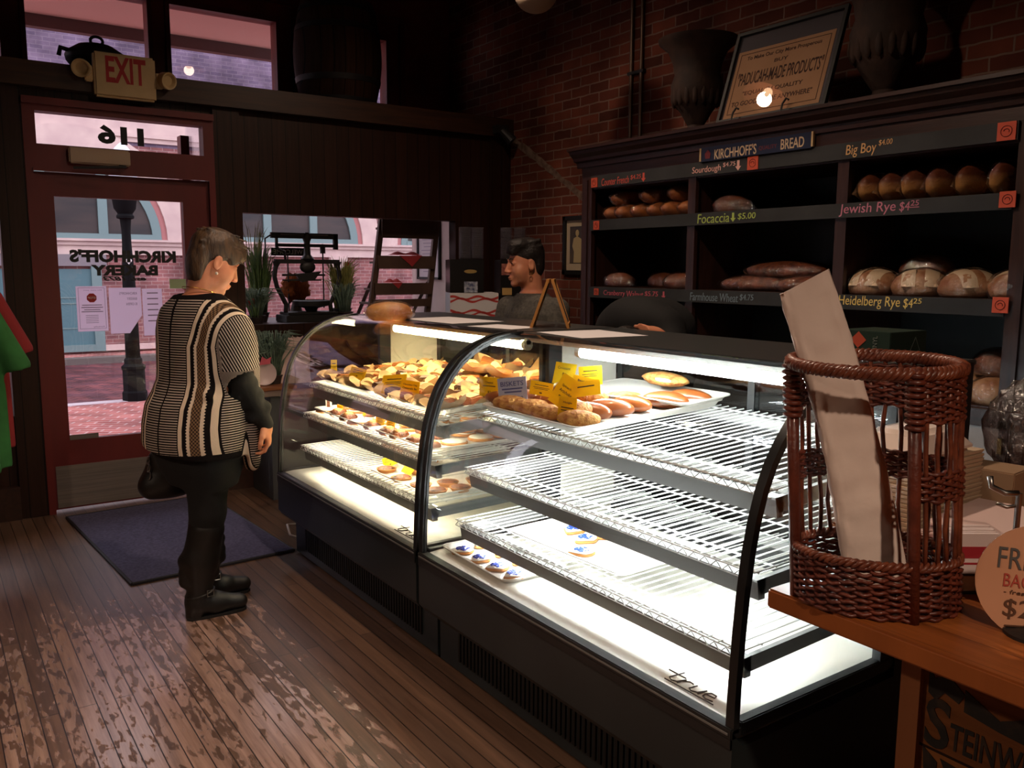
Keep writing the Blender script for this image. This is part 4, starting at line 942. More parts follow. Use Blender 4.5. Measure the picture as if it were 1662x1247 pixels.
s0.location = (1.585, .77, .904); s0.rotation_euler = (0, .06, rzs)
for k in range(1, 9):
    dup(s0, (1.585+.0085*k*math.cos(rzs), .77+.0085*k*math.sin(rzs)-.002*k, .904), rot=(0, rng.uniform(-.05, .12), rzs+rng.uniform(-.05, .05)))
hw = thing('wire_sleeve_holder', 'low black wire holder gripping the red-banded paper sleeves', 'holder', (1.62, .81, .90))
c_ = Vector((1.612, .80, .903)); dx = Vector((math.cos(rzs), math.sin(rzs), 0)); dy = Vector((-math.sin(rzs), math.cos(rzs), 0))
for z in (.0, .035): obj('wire_hoop', MB().tube([c_+dx*x+dy*y+Vector((0, 0, z)) for x, y in ((-.05, -.052), (.06, -.052), (.06, .052), (-.05, .052))], .0025, 6, closed=True), M['iron'], hw)
for x, y in ((-.05, -.052), (.06, -.052), (.06, .052), (-.05, .052)): obj('wire_post', MB().cyl(c_+dx*x+dy*y, c_+dx*x+dy*y+Vector((0, 0, .035)), .0025, n=6), M['iron'], hw)
ds = thing('round_price_sign', 'round tan handwritten baguette price sign on a dark stand, cut by the photo edge', 'sign', (1.475, .625, .90))
n_ = Vector((-.86, -.50, .12)).normalized(); rx_ = Vector((0, 0, 1)).cross(n_).normalized(); ux_ = n_.cross(rx_); dc = Vector((1.492, .612, .985))
mb = MB(); n = 40
mb.add([dc+rx_*.098*math.cos(2*PI*k/n)+ux_*.098*math.sin(2*PI*k/n)+n_*d for d in (0, -.004) for k in range(n)], [tuple(range(n)), tuple(range(2*n-1, n-1, -1))]+[(k, (k+1) % n, n+(k+1) % n, n+k) for k in range(n)])
obj('sign_disc', mb, pr('tan_card', L(206, 150, 116), .75, c2=L(196, 140, 106), sc=5), ds)
def dtext(s, a, b, w_, h, m, nm):
    mb = MB(); text_box(mb, s, dc+rx_*a+ux_*b+n_*.0012, rx_, ux_, w_, h, ext=.0005, shear=.05); obj(nm, mb, m, ds, weld=False)
dtext('FRENCH', -.066, .02, .13, .036, pr('grey_marker', L(84, 80, 78), .8), 'grey_lettering')
dtext('BAGUETTES', -.056, -.010, .115, .022, pr('red_marker', L(178, 70, 56), .8), 'red_lettering')
dtext('- fresh & crusty -', -.054, -.024, .10, .009, pr('brown_marker', L(92, 58, 38), .8), 'small_lettering')
dtext('$2.60', -.054, -.064, .095, .034, ds.children[-1].data.materials[0], 'price_lettering')
mb = MB().tube([dc+rx_*-.05+ux_*-.076+n_*.0012, dc+rx_*.04+ux_*-.066+n_*.0012], .0016, 5); obj('underline', mb, ds.children[-1].data.materials[0], ds)
obj('sign_stand', MB().lathe([(.045, 0), (.045, .006), (.016, .012), (.009, .03), (.009, .05)], (1.478, .612, .90), 24).tube([dc+ux_*-.05+n_*.006, dc+ux_*-.098+n_*.008, Vector((1.478, .612, .925))], .008, 8), M['iron'], ds, smooth=2, weld=False)
hk = thing('chrome_bag_stand', 'chrome post with a curled hook behind the round sign, at the photo edge', 'stand', (1.775, .785, .9))
obj('post', MB().cyl((1.775, .785, .905), (1.775, .785, 1.06), .006, n=10), M['steel'], hk)
obj('hook', MB().tube([(1.775, .785, 1.06), (1.76, .805, 1.058), (1.745, .825, 1.07), (1.743, .828, 1.09)], .006, 8).tube([(1.775, .785, 1.035), (1.762, .80, 1.03), (1.75, .815, 1.036)], .004, 6), M['steel'], hk, smooth=True, weld=False)
obj('stand_base', MB().lathe([(.035, 0), (.035, .005), (.008, .01)], (1.775, .785, .9005), 20), M['iron'], hk, smooth=2)
cb = tag(obj('cardboard_box', MB().cb((2.25, 1.05, .951), (.12, .12, .10), (0, 0, .1)), pr('plain_cardboard', L(170, 138, 108), .8), bevel=.003), 'plain brown cardboard box right of the cream cartons on the counter', 'box')
pb = MB()
pb.ell((0, 0, .17), (.13, .12, .16), None, 36, 22, lambda d: 1+.16*bn(d, 3, 4)+.08*bn(d, 8, 2)-.35*max(0, d.z-.5))
pb.v = [(x, y, max(z, .005)) for x, y, z in pb.v]
po = tag(obj('plastic_bag', pb, glassmat('cloudy_plastic_bag', (.72, .62, .58, 1), rough=.25, bump=1, bsc=30, minf=.12), smooth=True), 'rumpled clear plastic bag on the counter at the right photo edge', 'plastic bag')
po.location = (2.46, 1.06, .90)

# ---- on the case tops
gb = thing('green_box', 'flat dark green wrap box with an orange diamond on the nearer case top', 'box', (2.32, 1.43, 1.253))
GX, GY, GZ = 2.235, 1.36, 1.253
obj('carton', MB().box((GX, GY, GZ), (GX+.185, GY+.17, GZ+.072)), pr('dark_green_carton', L(30, 52, 42), .5), gb, bevel=.002)
obj('orange_diamond', MB().prism([(GY+.10, GZ+.022), (GY+.075, GZ+.046), (GY+.10, GZ+.07), (GY+.125, GZ+.046)], 'x', GX-.001, GX+.0005), M['orange'], gb)
mb = MB(); text_box(mb, 'VINYL', (GX-.0008, GY+.04, GZ+.012), (0, 0, 1), (0, 1, 0), .048, .014); text_box(mb, 'M', (GX-.0008, GY+.155, GZ+.015), (0, 0, 1), (0, 1, 0), .03, .012)
mb.tube([(GX+.10, GY-.0008, GZ+.015), (GX+.125, GY-.0008, GZ+.055), (GX+.15, GY-.0008, GZ+.015)], .001, 4, closed=True)
obj('pale_print', mb, pr('pale_grey_print', L(120, 130, 122), .6), gb, weld=False)
wl = loaf('wrapped_loaf', (1.85, 3.70, 1.247), (.112, .066, .052), 'golden wrapped loaf sitting on top of the farther display case', None, 'crustlit', rz=-.5, seed=91, flat=.75)
if 'group' in wl: del wl['group']
def psheet(x0, x1, y0, y1, rz, lab, z=1.2528):
    o = obj('paper_sheet', MB().cb(((x0+x1)/2, (y0+y1)/2, z+.0006), (x1-x0, y1-y0, .001), (0, 0, rz)), M['paper'], origin=((x0+x1)/2, (y0+y1)/2, z))
    tag(o, lab, 'paper sheet', 'sheets on the case tops')
psheet(1.93, 2.22, 3.28, 3.74, .05, 'white sheet on the farther case top in front of the white box')
psheet(1.95, 2.24, 2.33, 2.66, -.12, 'white sheet on the nearer case top beside the arched frame')
psheet(1.94, 2.12, 2.86, 3.12, .2, 'white sheet on the farther case top near the small sandwich board')
sb = thing('sandwich_board', 'small wood-edged tabletop sandwich board seen from its side on the case', 'sandwich board', (2.21, 2.90, 1.252))
def leg_(s):
    yb_ = 2.90+s*.078; yt = 2.90+s*.008; f_ = MB()
    for x in (2.12, 2.30):
        f_.prism([(yb_-.006, 1.2525), (yb_+.006, 1.2525), (yt+.006, 1.455), (yt-.006, 1.455)], 'x', x-.007, x+.007)
    for q_ in (.06, .96):
        y_ = yb_+(yt-yb_)*q_; z_ = 1.2525+.2025*q_; f_.box((2.12, y_-.006, z_-.008), (2.30, y_+.006, z_+.008))
    obj('panel_frame', f_, M['lightwood'] if 'lightwood' in M else M.setdefault('lightwood', pr('light_wood', L(190, 130, 66), .5)), sb, weld=False)
    obj('slate', MB().prism([(yb_-.002, 1.26), (yb_+.003, 1.26), (yt+.003, 1.45), (yt-.002, 1.45)], 'x', 2.125, 2.295), M['chalkboard'], sb)
leg_(1); leg_(-1); sb.rotation_euler = (0, 0, math.radians(50))

ap = thing('white_appliance', 'white boxed appliance in the aisle seen through the nearer case shelves', 'appliance', (2.52, 3.11, 0))
obj('appliance_body', MB().box((2.47, 2.95, .02), (2.58, 3.27, .74)), M['white'], ap, bevel=.01)
obj('appliance_foot', MB().box((2.48, 2.97, .0), (2.57, 3.25, .02)), M['blackmatte'], ap)
obj('appliance_cord', MB().tube([(2.463, 3.10, .70), (2.458, 3.06, .62), (2.46, 3.12, .52), (2.458, 3.07, .42)], .006, 6), pr('white_cable', L(214, 206, 196), .5), ap, smooth=True)

tag(obj('foam_tray', MB().box((3.44, 2.03, .9705), (3.60, 2.22, 1.045)), pr('white_foam_tray', L(232, 230, 222), .5), bevel=.01, smooth=True), 'white foam tray on the bottom cabinet shelf, seen through the basket', 'tray')
# ================================================================ PEOPLE (smooth-blended implicit bodies, one continuous mesh each)
class SDF:
    def __init__(s, lo, hi, h):
        s.lo = np.array(lo, float); s.h = h; s.n = np.ceil((np.array(hi)-s.lo)/h).astype(int)+1
        s.f = np.full(s.n, 1.0, np.float32)
    def blk(s, a, b, m):
        i0 = np.maximum(np.floor((np.array(a)-m-s.lo)/s.h).astype(int), 0); i1 = np.minimum(np.ceil((np.array(b)+m-s.lo)/s.h).astype(int)+1, s.n)
        if (i1 <= i0).any(): return None, None
        ax = [s.lo[k]+s.h*np.arange(i0[k], i1[k]) for k in range(3)]
        return tuple(slice(i0[k], i1[k]) for k in range(3)), np.meshgrid(*ax, indexing='ij')
    def comb(s, sl, d, k, op):
        a = s.f[sl]; d = d.astype(np.float32)
        if op < 0: a = -a
        if k > 0:
            h = np.maximum(k-np.abs(a-d), 0)/k; r = np.minimum(a, d)-h*h*k*.25
        else: r = np.minimum(a, d)
        s.f[sl] = r if op > 0 else -r
    def cap(s, a, b, ra, rb=None, k=.02, op=1):
        rb = ra if rb is None else rb; a = np.array(a, float); b = np.array(b, float); r = max(ra, rb)
        sl, P = s.blk(np.minimum(a, b)-r, np.maximum(a, b)+r, k+s.h*2)
        if sl is None: return
        d = b-a; L2 = max(d@d, 1e-12); q = [P[i]-a[i] for i in range(3)]
        t = np.clip((q[0]*d[0]+q[1]*d[1]+q[2]*d[2])/L2, 0, 1)
        D = np.sqrt(sum((q[i]-t*d[i])**2 for i in range(3)))-(ra+(rb-ra)*t)
        s.comb(sl, D, k, op)
    def ell(s, c, r, R=None, k=.02, op=1):
        c = np.array(c, float); r = np.array(r, float); m = r.max()
        sl, P = s.blk(c-m, c+m, k+s.h*2)
        if sl is None: return
        q = [P[i]-c[i] for i in range(3)]
        if R is not None: q = [sum(q[i]*R[i][j] for i in range(3)) for j in range(3)]
        k0 = np.sqrt(sum((q[i]/r[i])**2 for i in range(3))); k1 = np.sqrt(sum((q[i]/r[i]**2)**2 for i in range(3)))+1e-9
        s.comb(sl, k0*(k0-1)/k1, k, op)
    def loft(s, levels, f, l, k=.03, op=1):
        """stack of ellipses: (z, cx, cy, a along facing f, b along lateral l)"""
        lv = np.array(levels, float); o = np.argsort(lv[:, 0]); lv = lv[o]; m = lv[:, 3:].max()
        lo = [lv[:, 1].min()-m, lv[:, 2].min()-m, lv[0, 0]]; hi = [lv[:, 1].max()+m, lv[:, 2].max()+m, lv[-1, 0]]
        sl, P = s.blk(lo, hi, k+s.h*2)
        if sl is None: return
        z = P[2]; I = lambda j: np.interp(z, lv[:, 0], lv[:, j])
        x = P[0]-I(1); y = P[1]-I(2); a = I(3); b = I(4)
        u = (x*f[0]+y*f[1]); v = (x*l[0]+y*l[1])
        k0 = np.sqrt((u/a)**2+(v/b)**2); k1 = np.sqrt((u/a**2)**2+(v/b**2)**2)+1e-9
        d = k0*(k0-1)/k1
        d = np.maximum(d, np.maximum(lv[0, 0]-z, z-lv[-1, 0]))
        s.comb(sl, d, k, op)
    def cut(s, fn):
        ax = [s.lo[k]+s.h*np.arange(s.n[k]) for k in range(3)]
        P = np.meshgrid(*ax, indexing='ij'); s.f = np.maximum(s.f, fn(*P).astype(np.float32))
    def mesh(s):
        F = s.f; F[0] = F[-1] = 1; F[:, 0] = F[:, -1] = 1; F[:, :, 0] = F[:, :, -1] = 1
        S = F < 0; c = np.zeros(np.array(F.shape)-1, np.int8)
        offs = [(i, j, k) for i in (0, 1) for j in (0, 1) for k in (0, 1)]
        sh = c.shape
        for o in offs: c += S[o[0]:o[0]+sh[0], o[1]:o[1]+sh[1], o[2]:o[2]+sh[2]]
        act = np.argwhere((c > 0) & (c < 8)); idx = np.full(sh, -1, np.int64); idx[tuple(act.T)] = np.arange(len(act))
        vals = {o: F[act[:, 0]+o[0], act[:, 1]+o[1], act[:, 2]+o[2]] for o in offs}
        acc = np.zeros((len(act), 3)); cnt = np.zeros(len(act))
        for o in offs:
            for ax in range(3):
                if o[ax]: continue
                p = list(o); p[ax] = 1; p = tuple(p); a = vals[o]; b = vals[p]; m = (a < 0) != (b < 0)
                t = np.where(m, a/np.where(m, a-b, 1), 0)
                q = np.tile(np.array(o, float), (len(act), 1)); q[:, ax] += t
                acc[m] += q[m]; cnt[m] += 1
        V = s.lo+(act+acc/np.maximum(cnt, 1)[:, None])*s.h
        Q = []
        for ax in range(3):
            a_, b_ = [(1, 2), (2, 0), (0, 1)][ax]
            A = [slice(None)]*3; Bs = [slice(None)]*3; A[ax] = slice(0, -1); Bs[ax] = slice(1, None)
            e = np.argwhere(S[tuple(A)] != S[tuple(Bs)]); e = e[(e[:, a_] > 0) & (e[:, b_] > 0)]
            fl = S[e[:, 0], e[:, 1], e[:, 2]]
            def I(da, db):
                q = e.copy(); q[:, a_] += da; q[:, b_] += db; return idx[q[:, 0], q[:, 1], q[:, 2]]
            q = np.stack([I(-1, -1), I(0, -1), I(0, 0), I(-1, 0)], 1); q[~fl] = q[~fl][:, ::-1]
            Q.append(q)
        Q = np.concatenate(Q); Q = Q[(Q >= 0).all(1)]
        return V, Q
def sdf_obj(name, S, m, parent, attr=None, iters=1):
    V, Q = S.mesh()
    # light smoothing
    for _ in range(iters):
        acc = np.zeros_like(V); n = np.zeros(len(V))
        for a, b in ((0, 1), (1, 2), (2, 3), (3, 0)):
            np.add.at(acc, Q[:, a], V[Q[:, b]]); np.add.at(n, Q[:, a], 1); np.add.at(acc, Q[:, b], V[Q[:, a]]); np.add.at(n, Q[:, b], 1)
        V = V*.5+.5*acc/np.maximum(n, 1)[:, None]
    me = bpy.data.meshes.new(name); o0 = np.array(rootloc(parent)); W_ = V-o0
    me.vertices.add(len(V)); me.vertices.foreach_set('co', W_.astype(np.float32).ravel())
    me.loops.add(len(Q)*4); me.loops.foreach_set('vertex_index', Q.astype(np.int32).ravel())
    me.polygons.add(len(Q)); me.polygons.foreach_set('loop_start', np.arange(0, len(Q)*4, 4, dtype=np.int32))
    me.update(calc_edges=True); me.validate()
    me.polygons.foreach_set('use_smooth', [True]*len(me.polygons))
    if attr:
        for nm, fn in attr.items():
            a = me.attributes.new(nm, 'FLOAT_VECTOR', 'POINT'); a.data.foreach_set('vector', np.stack(fn(V), 1).astype(np.float32).ravel())
    me.materials.append(m); o = bpy.data.objects.new(name, me); COL.objects.link(o); o.parent = parent
    return o
def frame(yaw, pitch=0, roll=0):
    """columns: forward, left, up; pitch>0 looks down"""
    F = np.array([math.cos(pitch)*math.cos(yaw), math.cos(pitch)*math.sin(yaw), -math.sin(pitch)])
    Lf = np.array([-math.sin(yaw), math.cos(yaw), 0]); U = np.cross(F, Lf)
    L2 = Lf*math.cos(roll)+U*math.sin(roll); U2 = -Lf*math.sin(roll)+U*math.cos(roll)
    return np.stack([F, L2, U2], 1)
def head(S, O, R, s=1.0, fem=True, neck_to=None):
    O = np.array(O); g = lambda a, b, c: O+R@(np.array([a, b, c])*s); r = lambda *t: np.array(t)*s
    E = lambda c, rad, k=.012, op=1: S.ell(g(*c), r(*rad), R, k*s, op)
    E((-.008, 0, .045), (.094, .074, .088)); E((.030, 0, -.005), (.066, .064, .088), .02)
    E((.038, 0, -.062), (.052, .052 if fem else .056, .048), .025); E((.074, 0, -.098), (.020, .024, .017), .02)
    for q in (-1, 1):
        E((.052, q*.042, -.028), (.036, .028, .034), .02)                     # cheek
        E((.092, q*.033, .018), (.018, .021, .012), .012, -1)                 # socket
        E((.080, q*.033, .017), (.014, .018, .012), .004)                     # lidded eye
        S.cap(g(.096, q*.014, .036), g(.088, q*.048, .037), .0055*s, .004*s, .01*s)
        E((-.006, q*.078, .002), (.020, .008, .033), .004); E((-.002, q*.086, .004), (.010, .006, .020), .004, -1)
    S.cap(g(.094, 0, .024), g(.116, 0, -.026), .008*s, .0115*s, .014*s)
    for q in (-1, 1): E((.106, q*.011, -.030), (.010, .0085, .007), .006)
    E((.096, 0, -.060), (.012, .022, .0055), .006); E((.094, 0, -.072), (.011, .019, .0065), .006)
    S.cap(g(.112, -.02, -.066), g(.112, .02, -.066), .0035*s, .0035*s, .004*s, -1)
    if neck_to is not None:
        S.cap(g(-.030, 0, -.03), neck_to, .054*s, .062*s, .03)
    return g
def hand(S, w, d, n, side, curl=.5, s=1.0, spread=.12, thumb=.6, k=.006):
    """w wrist, d pointing direction, n palm normal (the way fingers curl), side: direction of the thumb"""
    w = np.array(w, float); d = np.array(d, float); d /= np.linalg.norm(d); n = np.array(n, float); n -= d*(n@d); n /= np.linalg.norm(n)
    t = np.cross(d, n); t = t if t@np.array(side) > 0 else -t
    Rm = np.stack([d, t, n], 1); g = lambda a, b, c: w+Rm@(np.array([a, b, c])*s)
    S.ell(g(.045, 0, .0), (.052*s, .041*s, .0165*s), Rm, .012)
    S.cap(g(-.03, 0, 0), g(.02, 0, 0), .026*s, .026*s, .015)
    for i, (b, ln) in enumerate(((.030, .072), (.010, .080), (-.011, .074), (-.030, .058))):
        p = np.array([.082-.004*abs(i-1), b, 0]); ang = 0; r = .0092-.0006*i
        sp = spread*(1.5-i)*.3; c_ = curl*(1+.12*i)
        pts = [np.array([.055, b*.8, 0]), p]
        for L_, q in ((.46, .55), (.30, .75), (.24, .6)):
            ang += c_*q*1.5
            p = p+np.array([math.cos(ang)*math.cos(sp), math.sin(sp)*math.cos(ang), math.sin(ang)])*ln*L_; pts.append(p)
        for j in range(len(pts)-1):
            S.cap(g(*pts[j]), g(*pts[j+1]), r*s*(1-.07*j), r*s*(1-.07*(j+1)), k if j == 0 else .003)
    p0 = np.array([.012, .026, .006]); p1 = np.array([.042, .046, .016]); p2 = p1+np.array([.026, .004+.01*(1-thumb), .016*thumb]); p3 = p2+np.array([.020, -.006*thumb, .014*thumb])
    for a, b, ra, rb in ((p0, p1, .014, .0115), (p1, p2, .0112, .0095), (p2, p3, .0095, .008)): S.cap(g(*a), g(*b), ra*s, rb*s, k)
    return g
M['skin'] = pr('skin', L(218, 148, 112), .5, c2=L(206, 132, 100), sc=14, bump=.04, bsc=160, sss=.08)
M['hairlight'] = pr('short_brown_blond_hair', L(92, 68, 46), .5, c2=L(48, 34, 25), sc=60, stretch=(1, 1, .25), bump=.5, bsc=90)
M['hairdark'] = pr('dark_hair', L(34, 25, 20), .5, c2=L(20, 15, 13), sc=50, bump=.5, bsc=80)
M['clothblack'] = pr('black_cloth', L(9, 9, 10), .85, bump=.1, bsc=60)
M['leather'] = pr('black_leather', L(24, 22, 21), .42, bump=.12, bsc=30)
M['greyknit'] = pr('grey_marled_knit', L(92, 88, 80), .9, c2=L(70, 66, 62), sc=70, bump=.2, bsc=300)
M['gold'] = pr('gold', L(212, 170, 90), .25, metal=1)

# striped poncho: colours follow knitted coordinates stored on the mesh (lateral, height, sleeve)
def ponchomat():
    m, n, b = newmat('striped_knit_poncho'); lk = n.links.new; b.inputs['Roughness'].default_value = .95; b.inputs['Specular IOR Level'].default_value = .1
    at = nd(n, 'Attribute', attribute_name='knit'); sp = nd(n, 'SeparateXYZ'); lk(at.outputs['Vector'], sp.inputs[0])
    def mth(op, a, b_=None, c=None):
        x = nd(n, 'Math', operation=op)
        for i, v in enumerate((a, b_, c)):
            if v is None: continue
            if isinstance(v, (int, float)): x.inputs[i].default_value = v
            else: lk(v, x.inputs[i])
        return x.outputs[0]
    u = sp.outputs[0]; v = sp.outputs[1]
    cream, dark, brown = L(226, 206, 184), L(24, 20, 21), L(132, 104, 78)
    # fine stripes
    fr = mth('FRACT', mth('MULTIPLY', v, 1/.0102)); thin = mth('GREATER_THAN', fr, .56)
    zig = mth('PINGPONG', mth('MULTIPLY', v, 1/.0125), .5)            # zigzag edge
    a = mth('ABSOLUTE', mth('SUBTRACT', u, .147))                     # distance from the band centre
    az = mth('ADD', a, mth('MULTIPLY', zig, .009))
    w1 = nd(n, 'TexNoise'); w1.inputs['Scale'].default_value = 120
    chk = nd(n, 'TexChecker'); chk.inputs['Scale'].default_value = 1; 
    cv = nd(n, 'CombineXYZ'); lk(mth('MULTIPLY', u, 190), cv.inputs[0]); lk(mth('MULTIPLY', v, 130), cv.inputs[1]); lk(cv.outputs[0], chk.inputs['Vector'])
    chk.inputs['Color1'].default_value = brown; chk.inputs['Color2'].default_value = L(58, 44, 36)
    def mix(f, c1, c2):
        x = nd(n, 'MixRGB')
        lk(f, x.inputs[0])
        for i, c in ((1, c1), (2, c2)):
            if isinstance(c, tuple): x.inputs[i].default_value = c
            else: lk(c, x.inputs[i])
        return x.outputs[0]
    c = mix(thin, dark, L(184, 168, 158))
    c = mix(mth('LESS_THAN', a, .060), c, dark)
    c = mix(mth('LESS_THAN', a, .056), c, cream)
    c = mix(mth('LESS_THAN', a, .041), c, dark)
    c = mix(mth('LESS_THAN', az, .028), c, cream)
    c = mix(mth('LESS_THAN', a, .015), c, chk.outputs[0])
    c = mix(mth('LESS_THAN', mth('ABSOLUTE', u), .004), c, dark)       # centre seam
    c = mix(mth('GREATER_THAN', sp.outputs[2], .5), c, dark)           # neckband and hem
    lk(c, b.inputs['Base Color'])
    nz = nd(n, 'TexNoise'); nz.inputs['Scale'].default_value = 220; tcn = nd(n, 'TexCoord'); lk(tcn.outputs['Object'], nz.inputs['Vector'])
    bp_ = nd(n, 'Bump'); bp_.inputs['Strength'].default_value = .4; bp_.inputs['Distance'].default_value = .004; lk(nz.outputs[0], bp_.inputs['Height']); lk(bp_.outputs[0], b.inputs['Normal'])
    return m

# ---------------- the shopper
wm = thing('person', 'woman in striped poncho and black boots standing at the far display case, looking down', 'person', (.97, 3.70, 0))
TY = math.radians(24); f2 = np.array([math.cos(TY), math.sin(TY)]); l2 = np.array([-math.sin(TY), math.cos(TY)])
HR = frame(math.radians(4), math.radians(24)); HO = np.array([1.022, 3.675, 1.512])
BODY = [(1.38, .965, 3.685, .075, .10), (1.345, .965, 3.69, .09, .155), (1.28, .965, 3.69, .115, .19), (1.18, .975, 3.69, .145, .195), (1.08, .975, 3.695, .155, .19), (.98, .96, 3.70, .145, .19), (.88, .94, 3.70, .165, .205), (.78, .935, 3.70, .17, .205), (.70, .94, 3.70, .15, .19)]
S = SDF((.66, 3.30, -.005), (1.30, 4.06, 1.72), .0052)
S.loft(BODY, f2, l2, .03)
SR, ER, WR = (1.025, 3.555, 1.26), (1.068, 3.515, 1.04), (1.172, 3.525, .835)
SL, EL, WL = (.925, 3.84, 1.26), (.92, 3.905, 1.03), (.88, 3.93, .80)
for a, b, c in ((SR, ER, WR), (SL, EL, WL)):
    S.cap(a, b, .052, .043, .03); S.cap(b, c, .042, .026, .02)
S.cap((.965, 3.62, 1.29), SR, .055, .048, .04); S.cap((.94, 3.77, 1.29), SL, .055, .048, .04)
hipR, knR, anR = (.945, 3.615, .70), (.945, 3.625, .47), (.905, 3.655, .09)
hipL, knL, anL = (.965, 3.79, .70), (.985, 3.80, .48), (.985, 3.835, .09)
for a, b, c in ((hipR, knR, anR), (hipL, knL, anL)):
    S.cap(a, b, .088, .06, .03); S.cap(b, np.array(b)*.55+np.array(c)*.45+np.array([-.012, 0, 0]), .058, .055, .02); S.cap(np.array(b)*.55+np.array(c)*.45+np.array([-.012, 0, 0]), c, .055, .038, .02)
for a, d in ((anR, (1, -.05)), (anL, (1, .08))): S.cap((a[0], a[1], .045), (a[0]+d[0]*.15, a[1]+d[1]*.15, .032), .036, .028, .02)
gw = head(S, HO, HR, .98, True, neck_to=(.968, 3.685, 1.36))
hand(S, WR, (.12, -.05, -1), (-.75, .35, -.1), (.5, -.5, 0), curl=.62, s=.98)
hand(S, WL, (.0, .05, -1), (.6, -.5, 0), (1, 0, 0), curl=1.0, s=.95)
sdf_obj('body', S, M['skin'], wm)
# hair: cropped, longer on top, swept over the forehead
H = SDF((.86, 3.54, 1.40), (1.22, 3.82, 1.71), .0042)
e = lambda c, r, k=.02, op=1: H.ell(HO+HR@np.array(c), r, HR, k, op)
e((-.018, 0, .062), (.098, .083, .086)); e((-.058, 0, .0), (.052, .066, .078)); e((.02, 0, .105), (.082, .066, .042)); e((.074, 0, .088), (.042, .060, .034), .02); e((.085, -.025, .066), (.026, .042, .026), .015); e((.03, -.062, .05), (.055, .018, .038), .015)
e((.018, .062, .05), (.055, .018, .04), .015); e((-.052, 0, -.055), (.034, .05, .05), .02)
e((.030, -.085, .0), (.03, .024, .036), .006, -1); e((-.004, -.092, .0), (.022, .022, .034), .006, -1); e((.03, .085, 0), (.03, .024, .036), .006, -1)
P_ = HO
rngh = np.random.default_rng(5)
for k in range(90):
    a = rngh.uniform(-1.5, 1.5); z0 = rngh.uniform(.07, .135); y0 = .062*math.sin(a)*(1-.25*(z0-.07)/.07)
    p0 = HO+HR@np.array([rngh.uniform(-.10, -.02), y0*.9, z0-.012]); p1 = HO+HR@np.array([rngh.uniform(.03, .105), y0*1.05-.012, z0-rngh.uniform(-.012, .045)])
    H.cap(p0, p1, .0075, .0035, .005)
for k in range(16):
    y = -.055+.11*k/15; H.cap(HO+HR@np.array([-.075, y, .03]), HO+HR@np.array([-.062+.02*abs(y)/.055, y*.85, -.085+rngh.uniform(-.012, .012)]), .014, .006, .012)
sdf_obj('hair', H, M['hairlight'], wm)
obj('earring', MB().ell(HO+HR@np.array([.002, -.086, -.042]), (.0065,)*3, nu=10, nv=8), pr('pearl', L(230, 222, 210), .2), wm, smooth=True)
nk = MB().tube([np.array([.968, 3.685, 1.385])+np.array([.068*math.cos(t)*f2[0]-.072*math.sin(t)*l2[0], .068*math.cos(t)*f2[1]-.072*math.sin(t)*l2[1], .012-.022*math.cos(t)]) for t in np.linspace(0, 2*PI, 25)[:-1]], .0018, 5, closed=True)
obj('necklace', nk, M['gold'], wm)
# black undershirt sleeves, trousers, boots
S = SDF((.70, 3.36, .50), (1.28, 4.04, 1.32), .006)
for a, b, c in ((SR, ER, WR), (SL, EL, WL)):
    b = np.array(b); c = np.array(c); S.cap(a, b, .060, .055, .02); S.cap(b, b+(c-b)*.97, .054, .036, .02)
    for q in (.15, .4, .68): S.cap(b+(c-b)*q+np.array([.03, 0, .012]), b+(c-b)*(q+.05)+np.array([-.03, 0, -.012]), .030, .030, .015)
S.loft([(z, x, y, a+.018, b+.018) for z, x, y, a, b in BODY if z < 1.0], f2, l2, .03)
sdf_obj('undershirt', S, M['clothblack'], wm)
S = SDF((.68, 3.46, .30), (1.22, 4.0, .84), .0065)
S.loft([(.82, .935, 3.70, .178, .213), (.74, .935, 3.70, .178, .208), (.66, .945, 3.70, .158, .195), (.58, .95, 3.70, .12, .17)], f2, l2, .03)
for a, b, c in ((hipR, knR, anR), (hipL, knL, anL)): S.cap(a, b, .100, .074, .03); S.cap(b, np.array(b)*.6+np.array(c)*.4, .072, .064, .02)
sdf_obj('trousers', S, M['clothblack'], wm)
